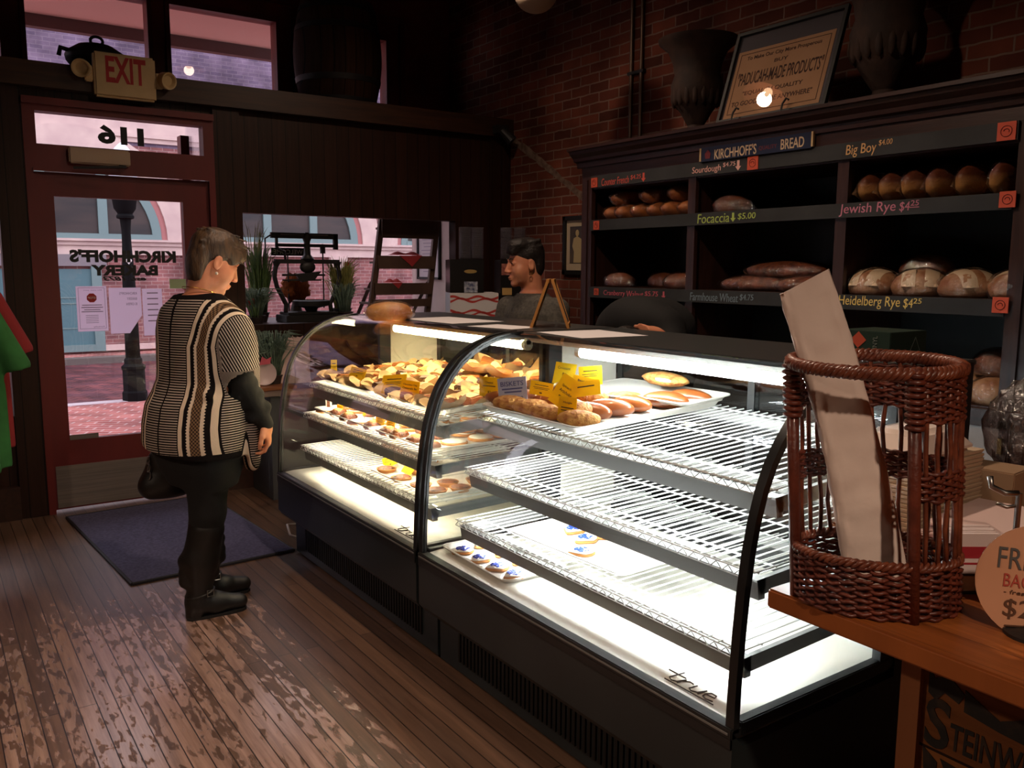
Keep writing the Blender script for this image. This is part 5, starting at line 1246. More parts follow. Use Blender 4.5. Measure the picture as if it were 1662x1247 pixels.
def boot(nm, kn, an, d):
    kn = np.array(kn); an = np.array(an); d = np.array([d[0], d[1], 0]); d /= np.linalg.norm(d)
    S = SDF((.76, 3.5, -.004), (1.24, 3.98, .46), .005)
    mid = kn*.45+an*.55+np.array([-.014, 0, 0])
    S.cap(kn*.80+an*.20, mid, .074, .070, .02); S.cap(mid, an+np.array([0, 0, .03]), .070, .052, .03)
    S.cap(an+np.array([-.012, 0, -.02]), an+d*.06+np.array([0, 0, -.035]), .054, .044, .03); S.cap(an+d*.06+np.array([0, 0, -.038]), an+d*.165+np.array([0, 0, -.052]), .044, .034, .03)
    S.cap(an+d*-.022+np.array([0, 0, -.06]), an+d*-.022+np.array([0, 0, -.08]), .042, .040, .01)
    for q in (.10, .14, .19): S.cap(an+np.array([-.055, 0, q-.02]), an+np.array([.058, 0, q]), .030, .028, .02)
    S.cut(lambda x, y, z: np.maximum(.004-z, 0)-(z-.004)*(z < .004)*0+np.where(z < .004, .01, -1))
    b = sdf_obj(nm, S, M['leather'], wm)
    so = MB(); pts = []
    n_ = np.array([-d[1], d[0], 0])
    for t, w_ in ((-.06, .02), (-.045, .036), (0, .040), (.07, .040), (.13, .042), (.17, .034), (.19, .018), (.194, 0)): pts.append((t, w_))
    out = [an+d*t+n_*w_ for t, w_ in pts]+[an+d*t-n_*w_ for t, w_ in pts[::-1][1:]]
    so.prism([(p[0], p[1]) for p in out], 'z', 0.001, .012)
    obj('boot_sole', so, M['blackmatte'], b)
    bu = MB().tube([an+np.array([.05*math.cos(t), .05*math.sin(t), .02+.012*math.cos(t)])*np.array([1.15, 1.1, 1]) for t in np.linspace(0, 2*PI, 20)[:-1]], .006, 6, closed=True)
    obj('ankle_strap', bu, M['leather'], b)
    c_ = an+np.array([.028, -.062, .030]); obj('buckle', MB().tube([c_+np.array([x, 0, z]) for x, z in ((-.013, -.013), (.013, -.013), (.013, .013), (-.013, .013))], .0028, 6, closed=True), M['steel'], b)
    zp = an+np.array([-.008, -.056, 0]); obj('zip', MB().tube([zp+np.array([0, -.008, .10]), zp+np.array([-.004, -.018, .17]), zp+np.array([.002, -.018, .24])], .0025, 5), M['gold'], b)
boot('boot', knR, anR, (1, -.05)); boot('boot', knL, anL, (1, .08))
# the poncho
S = SDF((.66, 3.34, .60), (1.30, 4.06, 1.45), .0055)
PB = [(1.385, .962, 3.685, .088, .105), (1.36, .962, 3.686, .105, .14), (1.325, .965, 3.69, .128, .19), (1.27, .975, 3.69, .152, .222), (1.18, .985, 3.69, .172, .236), (1.08, .985, 3.693, .178, .232), (1.03, .98, 3.695, .178, .228), (.985, .962, 3.697, .180, .226), (.93, .945, 3.70, .196, .236), (.85, .935, 3.70, .204, .240), (.78, .93, 3.70, .204, .238), (.715, .93, 3.70, .198, .232)]
S.loft(PB, f2, l2, .02)
S.cap((.995, 3.585, 1.29), (1.035, 3.535, 1.23), .082, .086, .05); S.cap((1.035, 3.535, 1.23), (1.046, 3.515, 1.10), .086, .076, .05)
S.cap((.94, 3.82, 1.29), (.925, 3.86, 1.22), .082, .082, .05); S.cap((.925, 3.86, 1.22), (.915, 3.90, 1.08), .080, .07, .05)
S.cap((1.09, 3.57, 1.18), (1.12, 3.575, 1.0), .055, .045, .05)
FR = frame(TY); S.cap((1.11, 3.60, 1.0), (1.112, 3.585, .84), .045, .048, .04); S.ell((1.115, 3.575, .80), (.036, .060, .16), frame(.2, .03), .02); S.ell((1.128, 3.565, .70), (.030, .036, .065), frame(.2), .02)
S.cap((.80, 3.72, 1.005), (.93, 3.49, .985), .012, .012, .03)             # fold at the waist
c24, s24 = math.cos(TY), math.sin(TY)
def hemf(x, y, z):
    lat = -(x-.95)*-s24*-1*0+((x-.95)*l2[0]+(y-3.70)*l2[1]); fw_ = (x-.95)*f2[0]+(y-3.70)*f2[1]
    zb = np.where(~((x > 1.062) & (y < 3.655)), .735+.03*np.clip((lat+.02)/.2, -1, 1)+.06*np.clip((fw_-.02)/.1, 0, 1), .60)
    return zb-z
S.cut(hemf)
for a, b in (((1.046, 3.513, 1.135), (1.06, 3.512, 1.02)), ((.915, 3.90, 1.08), (.915, 3.91, .98))): S.cap(a, b, .062, .066, .004, -1)
S.cap((.962, 3.685, 1.37), (.965, 3.687, 1.46), .070, .09, .004, -1)
def knit(V):
    x = V[:, 0]-.962; y = V[:, 1]-3.69; lat = x*l2[0]+y*l2[1]; fw_ = x*f2[0]+y*f2[1]; z = V[:, 2]
    u = np.abs(lat)
    # over the arm the pattern widens and turns along the sleeve
    out = np.clip((u-.21)/.008, 0, 1)*np.clip((z-.98)/.1, 0, 1)
    u2 = u-.035*np.clip((z-1.18)/.14, 0, 1)*np.clip(u/.08, 0, 1)
    v = z*(1-.55*out)+.75*out*(fw_+u*.6)
    sgn_ = np.where(lat < 0, u2, u2+.0)
    trim = ((z > 1.366) | (z < np.where(~((V[:, 0] > 1.062) & (V[:, 1] < 3.655)), .745, 0))).astype(float)
    return sgn_, v, trim
sdf_obj('poncho', S, ponchomat(), wm, {'knit': knit}, 2)
# handbag on her far arm
hb = thing('handbag', 'black leather handbag hanging on the far side of the woman in the poncho', 'handbag', (.84, 3.90, .50))
S = SDF((.70, 3.76, .48), (1.0, 4.04, .74), .006)
S.ell((.845, 3.90, .60), (.088, .075, .105), None, .01); S.cap((.785, 3.90, .545), (.905, 3.90, .545), .06, .06, .04); S.cap((.80, 3.86, .68), (.88, 3.9, .70), .03, .03, .04)
sdf_obj('bag_body', S, M['leather'], hb)
obj('strap', MB().tube([(.79, 3.88, .67), (.80, 3.90, .76), (.845, 3.925, .80), (.885, 3.93, .76), (.90, 3.91, .67)], .008, 8), M['leather'], hb, smooth=True)
for z in (.60, .635, .67): obj('ring', MB().tube([(.765+.004*math.sin(t), 3.855+.016*math.cos(t), z+.016*math.sin(t)) for t in np.linspace(0, 2*PI, 14)[:-1]], .003, 6, closed=True), M['steel'], hb)

# ---------------- the shop worker behind the case
mn = thing('person', 'dark-haired worker in a grey knit top behind the far case, facing left', 'person', (2.86, 3.95, 0))
MY = math.radians(168); f3 = np.array([math.cos(MY), math.sin(MY)]); l3 = np.array([-math.sin(MY), math.cos(MY)])
MR = frame(math.radians(163), math.radians(4)); MO = np.array([2.815, 3.93, 1.515])
MB_ = [(1.36, 2.86, 3.93, .065, .075), (1.325, 2.865, 3.93, .085, .165), (1.25, 2.865, 3.93, .115, .20), (1.12, 2.86, 3.93, .125, .185), (.98, 2.86, 3.93, .12, .165), (.86, 2.86, 3.93, .125, .18), (.76, 2.86, 3.93, .12, .175)]
S = SDF((2.52, 3.60, -.005), (3.16, 4.26, 1.72), .0055)
S.loft(MB_, f3, l3, .03)
arms = [((2.895, 3.74, 1.27), (2.84, 3.70, 1.02), (2.72, 3.80, .93)), ((2.83, 4.12, 1.27), (2.78, 4.15, 1.02), (2.68, 4.03, .93))]
for a, b, c in arms: S.cap(a, b, .052, .042, .03); S.cap(b, c, .042, .028, .02)
for sy, y in ((1, 3.84), (-1, 4.02)):
    S.cap((2.86, y, .80), (2.86, y, .46), .082, .058, .03); S.cap((2.86, y, .46), (2.87, y, .08), .056, .04, .02); S.cap((2.87, y, .04), (2.72, y-.01, .03), .036, .03, .02)
head(S, MO, MR, 1.0, False, neck_to=(2.862, 3.93, 1.36))
hand(S, arms[0][2], (-.75, .6, -.1), (0, .2, -1), (-.5, .5, .3), .6); hand(S, arms[1][2], (-.75, -.6, -.1), (0, -.2, -1), (-.5, -.5, .3), .6)
sdf_obj('body', S, M['skin'], mn)
H = SDF((2.68, 3.80, 1.42), (2.96, 4.06, 1.72), .0045)
e = lambda c, r, k=.02, op=1: H.ell(MO+MR@np.array(c), r, MR, k, op)
e((-.015, 0, .068), (.098, .082, .088)); e((-.060, 0, .01), (.048, .070, .085)); e((.045, .02, .115), (.065, .06, .038)); e((.082, .02, .092), (.030, .045, .030), .015)
e((.03, .085, -.01), (.034, .024, .04), .006, -1); e((-.004, .092, .0), (.022, .022, .034), .006, -1); e((-.004, -.092, .0), (.022, .022, .034), .006, -1)
for k in range(40):
    a = rngh.uniform(-1.5, 1.5); y0 = .06*math.sin(a)
    p0 = MO+MR@np.array([rngh.uniform(-.08, .03), y0, rngh.uniform(.10, .135)]); p1 = MO+MR@np.array([rngh.uniform(.02, .10), y0*1.1, rngh.uniform(.065, .125)]); H.cap(p0, p1, .011, .006, .008)
sdf_obj('hair', H, M['hairdark'], mn)
for q in (-1, 1):
    ey = obj('eye', MB().ell(MO+MR@np.array([.0855, q*.033, .016]), (.0095, .0115, .0065), Matrix(MR.tolist()), nu=12, nv=8), pr('eye_dark', L(46, 34, 28), .2), mn, smooth=True)
    obj('eyebrow', MB().tube([MO+MR@np.array(p) for p in ((.101, q*.014, .037), (.099, q*.032, .043), (.088, q*.05, .039))], [.003, .0035, .002], 6), M['hairdark'], mn, smooth=True)
obj('earring', MB().tube([MO+MR@np.array([.002+.009*math.sin(t), .083, -.043+.011*math.cos(t)]) for t in np.linspace(0, 2*PI, 12)[:-1]], .0018, 5, closed=True), M['gold'], mn)
S = SDF((2.55, 3.58, .74), (3.12, 4.28, 1.42), .0065)
S.loft([(z, x, y, a+.022, b+.02) for z, x, y, a, b in MB_], f3, l3, .03)
for a, b, c in arms: S.cap(a, b, .070, .062, .04); S.cap(b, np.array(b)+(np.array(c)-np.array(b))*.85, .058, .042, .02)
S.cap((2.862, 3.93, 1.365), (2.862, 3.93, 1.44), .066, .085, .004, -1)
for q in range(3): S.cap((2.80, 3.82+.05*q, 1.05+.06*q), (2.86, 4.0, 1.0+.09*q), .02, .012, .03)
sdf_obj('knit_top', S, M['greyknit'], mn)
S = SDF((2.64, 3.66, .06), (3.06, 4.2, .86), .0075)
S.loft([(.84, 2.86, 3.93, .145, .20), (.74, 2.86, 3.93, .14, .19)], f3, l3, .03)
for y in (3.84, 4.02): S.cap((2.86, y, .78), (2.86, y, .46), .095, .072, .03); S.cap((2.86, y, .46), (2.87, y, .10), .070, .058, .02)
sdf_obj('trousers', S, M['clothblack'], mn)
for y in (3.84, 4.02):
    S = SDF((2.62, y-.08, -.003), (2.96, y+.08, .14), .006); S.cap((2.88, y, .06), (2.84, y, .05), .05, .048, .02); S.cap((2.84, y, .05), (2.70, y-.01, .038), .046, .036, .02)
    sdf_obj('shoe', S, M['leather'], mn)

# ---------------- the stooping worker, only back and hand above the case
st2 = thing('person', 'worker in a black top stooping behind the nearer case with one hand showing', 'person', (2.86, 2.93, 0))
S = SDF((2.50, 2.42, -.005), (3.34, 3.42, 1.50), .0065)
pel, bk1, bk2, shd = (2.98, 3.00, .80), (2.92, 2.99, 1.06), (2.83, 2.96, 1.22), (2.72, 2.90, 1.26)
def torso(S, g=0):
    S.ell(pel, (.15+g, .18+g, .15+g), None, .05); S.ell(bk1, (.145+g, .19+g, .19+g), frame(3.4, .5), .06); S.ell(bk2, (.17+g, .215+g, .125+g), frame(3.4, .3), .06); S.ell(shd, (.10+g, .19+g, .095+g), None, .06)
torso(S)
HD = (2.585, 2.80, 1.12); R3 = frame(math.radians(200), math.radians(70))
head(S, HD, R3, 1.0, False, neck_to=(2.70, 2.87, 1.22))
aR = [(2.74, 2.73, 1.24), (2.66, 2.60, 1.06), (2.56, 2.62, 1.225)]; aL = [(2.72, 3.08, 1.22), (2.62, 3.14, 1.0), (2.50, 3.02, .92)]
for a, b, c in (aR, aL): S.cap(a, b, .054, .044, .03); S.cap(b, c, .042, .028, .02)
for y in (2.90, 3.10): S.cap((2.98, y, .80), (2.90, y, .46), .088, .06, .03); S.cap((2.90, y, .46), (2.97, y, .08), .058, .04, .02); S.cap((2.97, y, .04), (2.83, y, .03), .036, .03, .02)
hand(S, aR[2], (-.6, .45, .35), (-.4, .2, -.8), (0, .5, .8), .55); hand(S, aL[2], (-.5, -.6, -.4), (0, -.2, -1), (-.5, -.5, .3), .6)
sdf_obj('body', S, M['skin'], st2)
S = SDF((2.46, 2.48, .70), (3.34, 3.36, 1.46), .007); torso(S, .022)
for a, b, c in (aR, aL): S.cap(a, b, .076, .066, .04); 
for a, b, c in (aR, aL): S.cap(b, np.array(b)+(np.array(c)-np.array(b))*.45, .062, .052, .02)
sdf_obj('black_top', S, M['clothblack'], st2)
S = SDF((2.76, 2.74, .06), (3.24, 3.26, .86), .0075)
S.ell((2.98, 3.0, .78), (.17, .20, .14), None, .04)
for y in (2.90, 3.10): S.cap((2.98, y, .78), (2.90, y, .46), .10, .072, .03); S.cap((2.90, y, .46), (2.965, y, .10), .070, .058, .02)
sdf_obj('trousers', S, M['clothblack'], st2)
H = SDF((2.44, 2.66, .98), (2.74, 2.94, 1.28), .005)
e = lambda c, r, k=.02, op=1: H.ell(np.array(HD)+R3@np.array(c), r, R3, k, op)
e((-.015, 0, .066), (.098, .082, .088)); e((-.060, 0, .0), (.048, .070, .085)); e((.07, 0, .09), (.035, .055, .035), .015); e((.03, .085, -.01), (.034, .024, .04), .006, -1); e((.03, -.085, -.01), (.034, .024, .04), .006, -1)
sdf_obj('hair', H, M['hairdark'], st2)
for y in (2.90, 3.10):
    S = SDF((2.72, y-.08, -.003), (3.06, y+.08, .14), .006); S.cap((2.98, y, .06), (2.94, y, .05), .05, .048, .02); S.cap((2.94, y, .05), (2.80, y, .038), .046, .036, .02)
    sdf_obj('shoe', S, M['leather'], st2)
# ================================================================ PASTRIES AND TAGS IN THE CASES
M['sheetpan'] = pr('aluminium_tray', L(206, 204, 198), .35, metal=.25)
M['whitetray'] = pr('white_plastic_tray', L(226, 222, 212), .35)
M['parch'] = pr('parchment', L(226, 190, 140), .7, c2=L(216, 176, 124), sc=10)
M['brownie'] = pr('chocolate_bar_crumb', L(86, 46, 26), .7, c2=L(58, 30, 18), sc=40, bump=.5, bsc=120)
M['goldbar'] = pr('golden_pastry', L(196, 118, 52), .55, c2=L(150, 80, 34), sc=25, bump=.4, bsc=70)
M['glazed'] = pr('glazed_bun', L(164, 90, 40), .3, c2=L(98, 48, 22), sc=7, bump=.1, bsc=50, coat=.3)
M['crumb'] = pr('streusel', L(214, 160, 86), .7, c2=L(164, 100, 46), sc=45, bump=.8, bsc=90)
M['icing'] = pr('white_icing', L(240, 236, 224), .4)
M['cookie'] = pr('cookie_edge', L(202, 142, 78), .7, c2=L(180, 118, 60), sc=20)
M['pecan'] = pr('pecan_topping', L(140, 74, 34), .35, c2=L(84, 42, 22), sc=40, bump=.8, bsc=90)
M['blue'] = pr('blue_sprinkle', L(30, 66, 190), .5)
def tray(name, x0, x1, y0, y1, z, h, lab, m, rz=0, grp=None, rim=.012):
    mb = MB(); cx, cy = (x0+x1)/2, (y0+y1)/2
    def ring(ins, zz, rc):
        pts = []
        for sx, sy in ((1, 1), (-1, 1), (-1, -1), (1, -1)):
            for k in range(5):
                a = math.atan2(sy, sx)-PI/4+PI/2*k/4; px = sx*((x1-x0)/2-ins-rc); py = sy*((y1-y0)/2-ins-rc)
                pts.append((px+rc*math.cos(a), py+rc*math.sin(a), zz))
        return pts
    R1 = [ring(.02, 0, .03), ring(.006, h, .03), ring(0, h, .034), ring(0, h-.004, .034), ring(.012, h-.003, .03), ring(.024, .004, .026)]
    n = len(R1[0])
    V = [p for r in R1 for p in r]; F = []
    for j in range(len(R1)-1):
        for i in range(n): F.append((j*n+i, j*n+(i+1) % n, (j+1)*n+(i+1) % n, (j+1)*n+i))
    F += [tuple(range(n-1, -1, -1)), tuple((len(R1)-1)*n+i for i in range(n))]
    mb.add(V, F); o = obj(name, mb, m, smooth=2); o.location = (cx, cy, z); o.rotation_euler = (0, 0, rz)
    return tag(o, lab, 'tray', grp)
def tilted(o, k, sh): return o
# --- wrapped bars heaped on the farther case's top shelf
g = 'pastries in the farther case'
SL_ = lambda x: shz(SHL, 0, x)
tl = math.atan2(SHL[0][2]-SHL[0][1], 2.375-SHL[0][0])
for k, (a, b) in enumerate(((3.50, 4.08), (2.86, 3.47))):
    t = tray('sheet_tray', 1.64, 2.32, a, b, SL_(1.98)+.004, .024, 'aluminium tray of parchment-wrapped bars, %s one on the farther top shelf' % ['left', 'right'][k], M['sheetpan'], grp='trays in the cases'); t.rotation_euler = (0, -tl, 0)
def wrapped(m, seed):
    b = MB(); b.cb((0, 0, .024), (.085, .062, .036)); o = obj('wrapped_bar', b, m, bevel=.006, smooth=True)
    p = MB(); r_ = np.random.default_rng(seed)
    def pf_(u, v):
        x = (u-.5)*.17; y = (v-.5)*.155; d = max(abs(x)/.052, abs(y)/.04)
        z = .003 if d < 1 else .003+min(.05, (d-1)*.038*(1+.5*math.sin(7*u+seed)*math.cos(6*v+seed)))
        k = 1 if d < 1 else 1-.12*(d-1)
        return (x*k, y*k, z+.004*bn((x*30, y*30, seed), 1, seed))
    p.grid(pf_, 14, 14); c = obj('parchment', p, M['parch'], smooth=True); c.parent = o
    return o
protos = [wrapped(M[m], 3+i) for i, m in enumerate(('brownie', 'goldbar', 'crust', 'brownie', 'goldbar'))]
used = [False]*5
DES = {0: 'chocolate', 1: 'golden', 2: 'honey-coloured', 3: 'dark chocolate', 4: 'caramel'}
rows = [1.705, 1.83, 1.96, 2.09, 2.22]
for ri, x in enumerate(rows):
    for ci in range(9):
        y = 4.03-ci*.136
        if abs(y-3.485) < .05: y += .03
        q_ = int(rng.integers(0, 5)); o = protos[q_]; z = SL_(x)+.012
        lb = '%s bar in parchment, %s from left in %s row, farther top shelf' % (DES[q_], ORD[ci], ['front', 'second', 'middle', 'fourth', 'back'][ri])
        rot = (rng.uniform(-.2, .2), -tl+rng.uniform(-.15, .15), rng.uniform(-.7, .7))
        if not used[q_]:
            o.location = (x, y, z); o.rotation_euler = rot; tag(o, lb, 'wrapped pastry', g); used[q_] = True
        else: dup(o, (x+rng.uniform(-.012, .012), y, z), label=lb, group=g, rot=rot)
for k, (x, y) in enumerate(((2.26, 3.02), (2.18, 2.92), (2.28, 3.28), (2.14, 3.16), (2.27, 3.5), (2.15, 3.4))):
    o = dup(protos[[1, 2, 4][k % 3]], (x, y, SL_(x)+.058), label='parchment-wrapped pastry on top of the heap at the back right of the farther shelf', group='pastries heaped at the back', rot=(rng.uniform(-.3, .3), rng.uniform(-.3, .3), rng.uniform(-1, 1)))
# --- cookies on the farther middle shelf
S2 = lambda x: shz(SHL, 1, x)
for k, (a, b) in enumerate(((3.42, 4.08), (2.86, 3.38))):
    tray('cookie_tray', 1.60, 2.28, a, b, S2(1.94)+.004, .018, 'white tray of cookies, %s one on the farther middle shelf' % ['left', 'right'][k], M['whitetray'], grp='trays in the cases')
ck = obj('iced_cookie', MB().lathe([(0, 0), (.048, 0), (.056, .004), (.057, .010), (.052, .014), (0, .015)], n=28), M['cookie'], smooth=2)
ic = obj('icing', MB().lathe([(.051, .0135), (.049, .0165), (.03, .018), (0, .0185)], n=28), M['icing'], smooth=True); ic.parent = ck
mf = obj('drop_cookie', MB().ell((0, 0, .012), (.046, .044, .022), None, 18, 10, lambda d: 1+.14*bn(d, 4, 3)), M['pecan'], smooth=True)
dt = obj('dusted_top', MB().ell((0, 0, .019), (.034, .032, .019), None, 16, 8, lambda d: 1+.14*bn(d, 4, 3)), M['cookie'], smooth=True); dt.parent = mf
first = {0: True, 1: True}
g2_ = 'cookies in the farther case'
for ri, x in enumerate((1.655, 1.775, 1.895, 2.015, 2.135)):
    for ci in range(9):
        y = 4.02-ci*.132
        if abs(y-3.40) < .045: y -= .035
        kind = 1 if (ri == 0 and ci not in (0, 3)) or (ri == 1 and ci in (2, 6, 7)) else 0
        st_n = 1+int(rng.integers(0, 3)) if kind == 0 and ri > 0 else 1
        for q_ in range(st_n):
            src = (ck, mf)[kind]; z = S2(x)+.009+q_*.019
            lb = ('white-iced round cookie' if kind == 0 else 'brown nutty drop cookie')+', %s in %s row, farther middle shelf' % (ORD[ci], ['front', 'second', 'third', 'fourth', 'back'][ri])
            if st_n > 1: lb = ('top' if q_ == st_n-1 else 'under')+' '+lb if not (st_n == 3 and q_ == 0) else 'lowest '+lb
            lo_ = (x+rng.uniform(-.008, .008), y+rng.uniform(-.006, .006), z)
            if first[kind]: src.location = lo_; tag(src, lb, 'cookie', g2_); first[kind] = False
            else: dup(src, lo_, rz=rng.uniform(0, 6), label=lb, group=g2_)
# --- pecan tarts and bars on the farther low shelf
S3 = lambda x: shz(SHL, 2, x)
for k, (a, b) in enumerate(((3.08, 3.40), (2.83, 3.06))):
    tray('tart_tray', 1.575, 1.98, a, b, S3(1.78)+.004, .018, 'white tray of nut tarts, %s one on the farther lowest shelf' % ['left', 'right'][k], M['whitetray'], grp='trays in the cases')
tr_ = obj('pecan_tart', MB().lathe([(0, 0), (.034, 0), (.046, .018), (.043, .019), (.038, .015), (0, .016)], n=24), M['cookie'], smooth=2)
tp = obj('pecan_filling', MB().ell((0, 0, .0165), (.039, .039, .008), None, 22, 10, lambda d: 1+.25*bn(d, 7, 1)), M['pecan'], smooth=True); tp.parent = tr_
ft1 = True
for k, (x, y) in enumerate(((1.64, 3.33), (1.74, 3.22), (1.85, 3.33), (1.63, 3.00), (1.74, 2.97), (1.64, 2.89), (1.74, 2.87), (1.86, 2.94), (1.62, 3.15))):
    lb = 'round pecan tart, %s counted from the left on the farther lowest shelf' % ORD[k]
    lo_ = (x, y, S3(x)+.009)
    if ft1: tr_.location = lo_; tag(tr_, lb, 'tart', 'pecan tarts'); ft1 = False
    else: dup(tr_, lo_, rz=k, label=lb, group='pecan tarts')
# --- the roll tray in the nearer case
S4 = lambda x: shz(SHR, 0, x); tr4 = math.atan2(SHR[0][2]-SHR[0][1], 2.375-SHR[0][0])
t = tray('roll_tray', 1.675, 2.36, 2.05, 2.63, S4(2.02)+.004, .026, 'cream tray of glazed rolls at the left of the nearer top shelf', M['whitetray'], grp='trays in the cases'); t.rotation_euler = (0, -tr4, 0)
t = tray('back_tray', 2.10, 2.36, 2.02, 2.58, S4(2.23)+.034, .016, 'shallow white tray lying across the back of the glazed roll tray', M['whitetray'], grp='trays in the cases'); t.rotation_euler = (0, -tr4, .04)
def roll(nm, m, l_, w_, h_, seed): return obj(nm, MB().ell((0, 0, h_*.8), (l_, w_, h_), None, 22, 12, lambda d: (1+.07*bn(d, 2.5, seed)+(.05*bn(d, 9, seed) if m == 'crumb' else 0))*(1 if d.z > -.7 else .95)), M[m], smooth=True)
rp = [roll('glazed_roll', 'glazed', .082, .035, .030, 3), roll('glazed_roll', 'glazed', .085, .037, .032, 8), roll('crumb_pastry', 'crumb', .075, .045, .028, 5)]
RL = [(2.26, 2.14, 0), (2.16, 2.155, 1), (2.04, 2.165, 0), (1.93, 2.16, 1), (1.84, 2.165, 1), (1.75, 2.14, 2), (1.74, 2.27, 2), (1.84, 2.30, 1), (1.95, 2.29, 2), (1.76, 2.38, 2), (1.88, 2.42, 0), (1.75, 2.50, 2), (1.86, 2.54, 0), (1.98, 2.44, 1), (2.0, 2.56, 0), (1.76, 2.58, 0)]
fr_ = [True]*3
for k, (x, y, q_) in enumerate(RL):
    lb = '%s, number %s along the roll tray of the nearer case' % (['dark glazed oval roll', 'golden glazed oval roll', 'crumb-topped pastry'][q_], ORD[k] if k < 14 else ['fifteenth', 'sixteenth'][k-14])
    lb = lb.replace('number ', '')
    z = S4(x)+.013+(.024 if k in (8, 13) else 0); rz = -1.15+rng.uniform(-.3, .3)
    if fr_[q_]: rp[q_].location = (x, y, z); rp[q_].rotation_euler = (0, 0, rz); tag(rp[q_], lb, 'pastry', 'pastries on the roll tray'); fr_[q_] = False
    else: dup(rp[q_], (x, y+.03, z), rz=rz, label=lb, group='pastries on the roll tray')
pie = thing('streusel_pie', 'small streusel pie in a white dish among the glazed rolls', 'pie', (2.10, 2.31, S4(2.1)+.03))
PZ = S4(2.1)+.012
obj('pie_dish', MB().lathe([(.05, .0), (.07, .035), (.078, .037), (.076, .041), (.068, .038), (.05, .006), (0, .006)], (2.10, 2.31, PZ), 32), M['whitetray'], pie, smooth=2)
obj('streusel_filling', MB().ell((2.10, 2.31, PZ+.032), (.066, .066, .014), None, 26, 12, lambda d: 1+.2*bn(d, 8, 2)), M['crumb'], pie, smooth=True)
rb = tag(obj('rind_loaf', MB().ell((2.28, 2.28, S4(2.28)+.085), (.05, .11, .026), None, 22, 12, lambda d: 1+.12*bn(d, 4, 6)), M['crumb'], smooth=True), 'golden crumb-topped loaf at the back of the roll tray', 'pastry')
tag(obj('biscuit', MB().ell((1.80, 2.20, S4(1.8)+.05), (.05, .05, .028), None, 22, 12, lambda d: 1+.1*bn(d, 5, 9)), M['crumb'], smooth=True), 'pale crumbly biscuit propped behind the crossed yellow tags', 'pastry')
fpc = tag(obj('foam_dish', MB().cb((1.735, 2.335, S4(1.73)+.028), (.04, .07, .02), (0, .25, .2)), M['icing'], bevel=.006, smooth=True), 'small white foam dish at the front edge of the roll tray', 'dish')
# --- blue-sprinkled cookies
def heart(s, z0, z1, wob=0):
    pts = []
    for k in range(20):
        t_ = 2*PI*k/20; pts.append((s*(.85*math.cos(t_)+.13*math.cos(3*t_+wob)), s*(.8*math.sin(t_)+.12*math.sin(2*t_+wob))))
    return MB().prism(pts, 'z', z0, z1)
hc = obj('sprinkled_cookie', heart(.047, 0, .010), M['cookie'], bevel=.003, smooth=True)
hi = obj('icing', heart(.044, .0095, .0145), M['icing'], bevel=.002, smooth=True); hi.parent = hc
sp_ = MB()
for k in range(46):
    a = rng.uniform(0, 6.28); r_ = .026*math.sqrt(rng.uniform()); sp_.cb((r_*math.cos(a)+.004, r_*math.sin(a)*.9, .0155), (.008, .0028, .003), (0, 0, rng.uniform(0, 3)))
sp = obj('blue_sprinkles', sp_, M['blue'], smooth=False, weld=False); sp.parent = hi; sp['kind'] = 'stuff'
DK = ZD+.004
tray('deck_tray', 1.525, 1.80, 2.225, 2.675, ZD+.002, .02, 'white rounded tray of blue-sprinkled cookies on the case floor', M['whitetray'], rz=-.03, grp='trays in the cases')
SPC = [(1.575, 2.585, DK+.005, 'front left cookie'), (1.58, 2.475, DK+.005, 'second front cookie'), (1.585, 2.37, DK+.005, 'third front cookie'), (1.59, 2.275, DK+.005, 'rightmost front cookie'), (1.68, 2.60, DK+.005, 'back left cookie'), (1.685, 2.485, DK+.005, 'middle back cookie'), (1.69, 2.375, DK+.005, 'right back cookie')]
for k, (x, y, z, w_) in enumerate(SPC):
    lb = 'white-iced %s with blue sprinkles on the deck tray' % w_
    if k == 0: hc.location = (x, y, z); tag(hc, lb, 'cookie', 'blue-sprinkled cookies')
    else: dup(hc, (x, y, z), rz=rng.uniform(-.5, .5), label=lb, group='blue-sprinkled cookies')
S5 = lambda x: shz(SHR, 2, x)
tray('shelf_tray', 1.62, 2.02, 1.80, 2.36, S5(1.8)+.004, .016, 'thin white tray with few cookies on the nearer lowest shelf', M['whitetray'], rz=.05, grp='trays in the cases')
for k, (x, y) in enumerate(((1.80, 2.22), (1.77, 2.12), (1.68, 2.03), (1.84, 2.12))):
    dup(hc, (x, y, S5(x)+.009), rz=rng.uniform(-.5, .5), label='blue-sprinkled cookie left %s on the sparse tray of the nearer lowest shelf' % ORD[k], group='blue-sprinkled cookies')
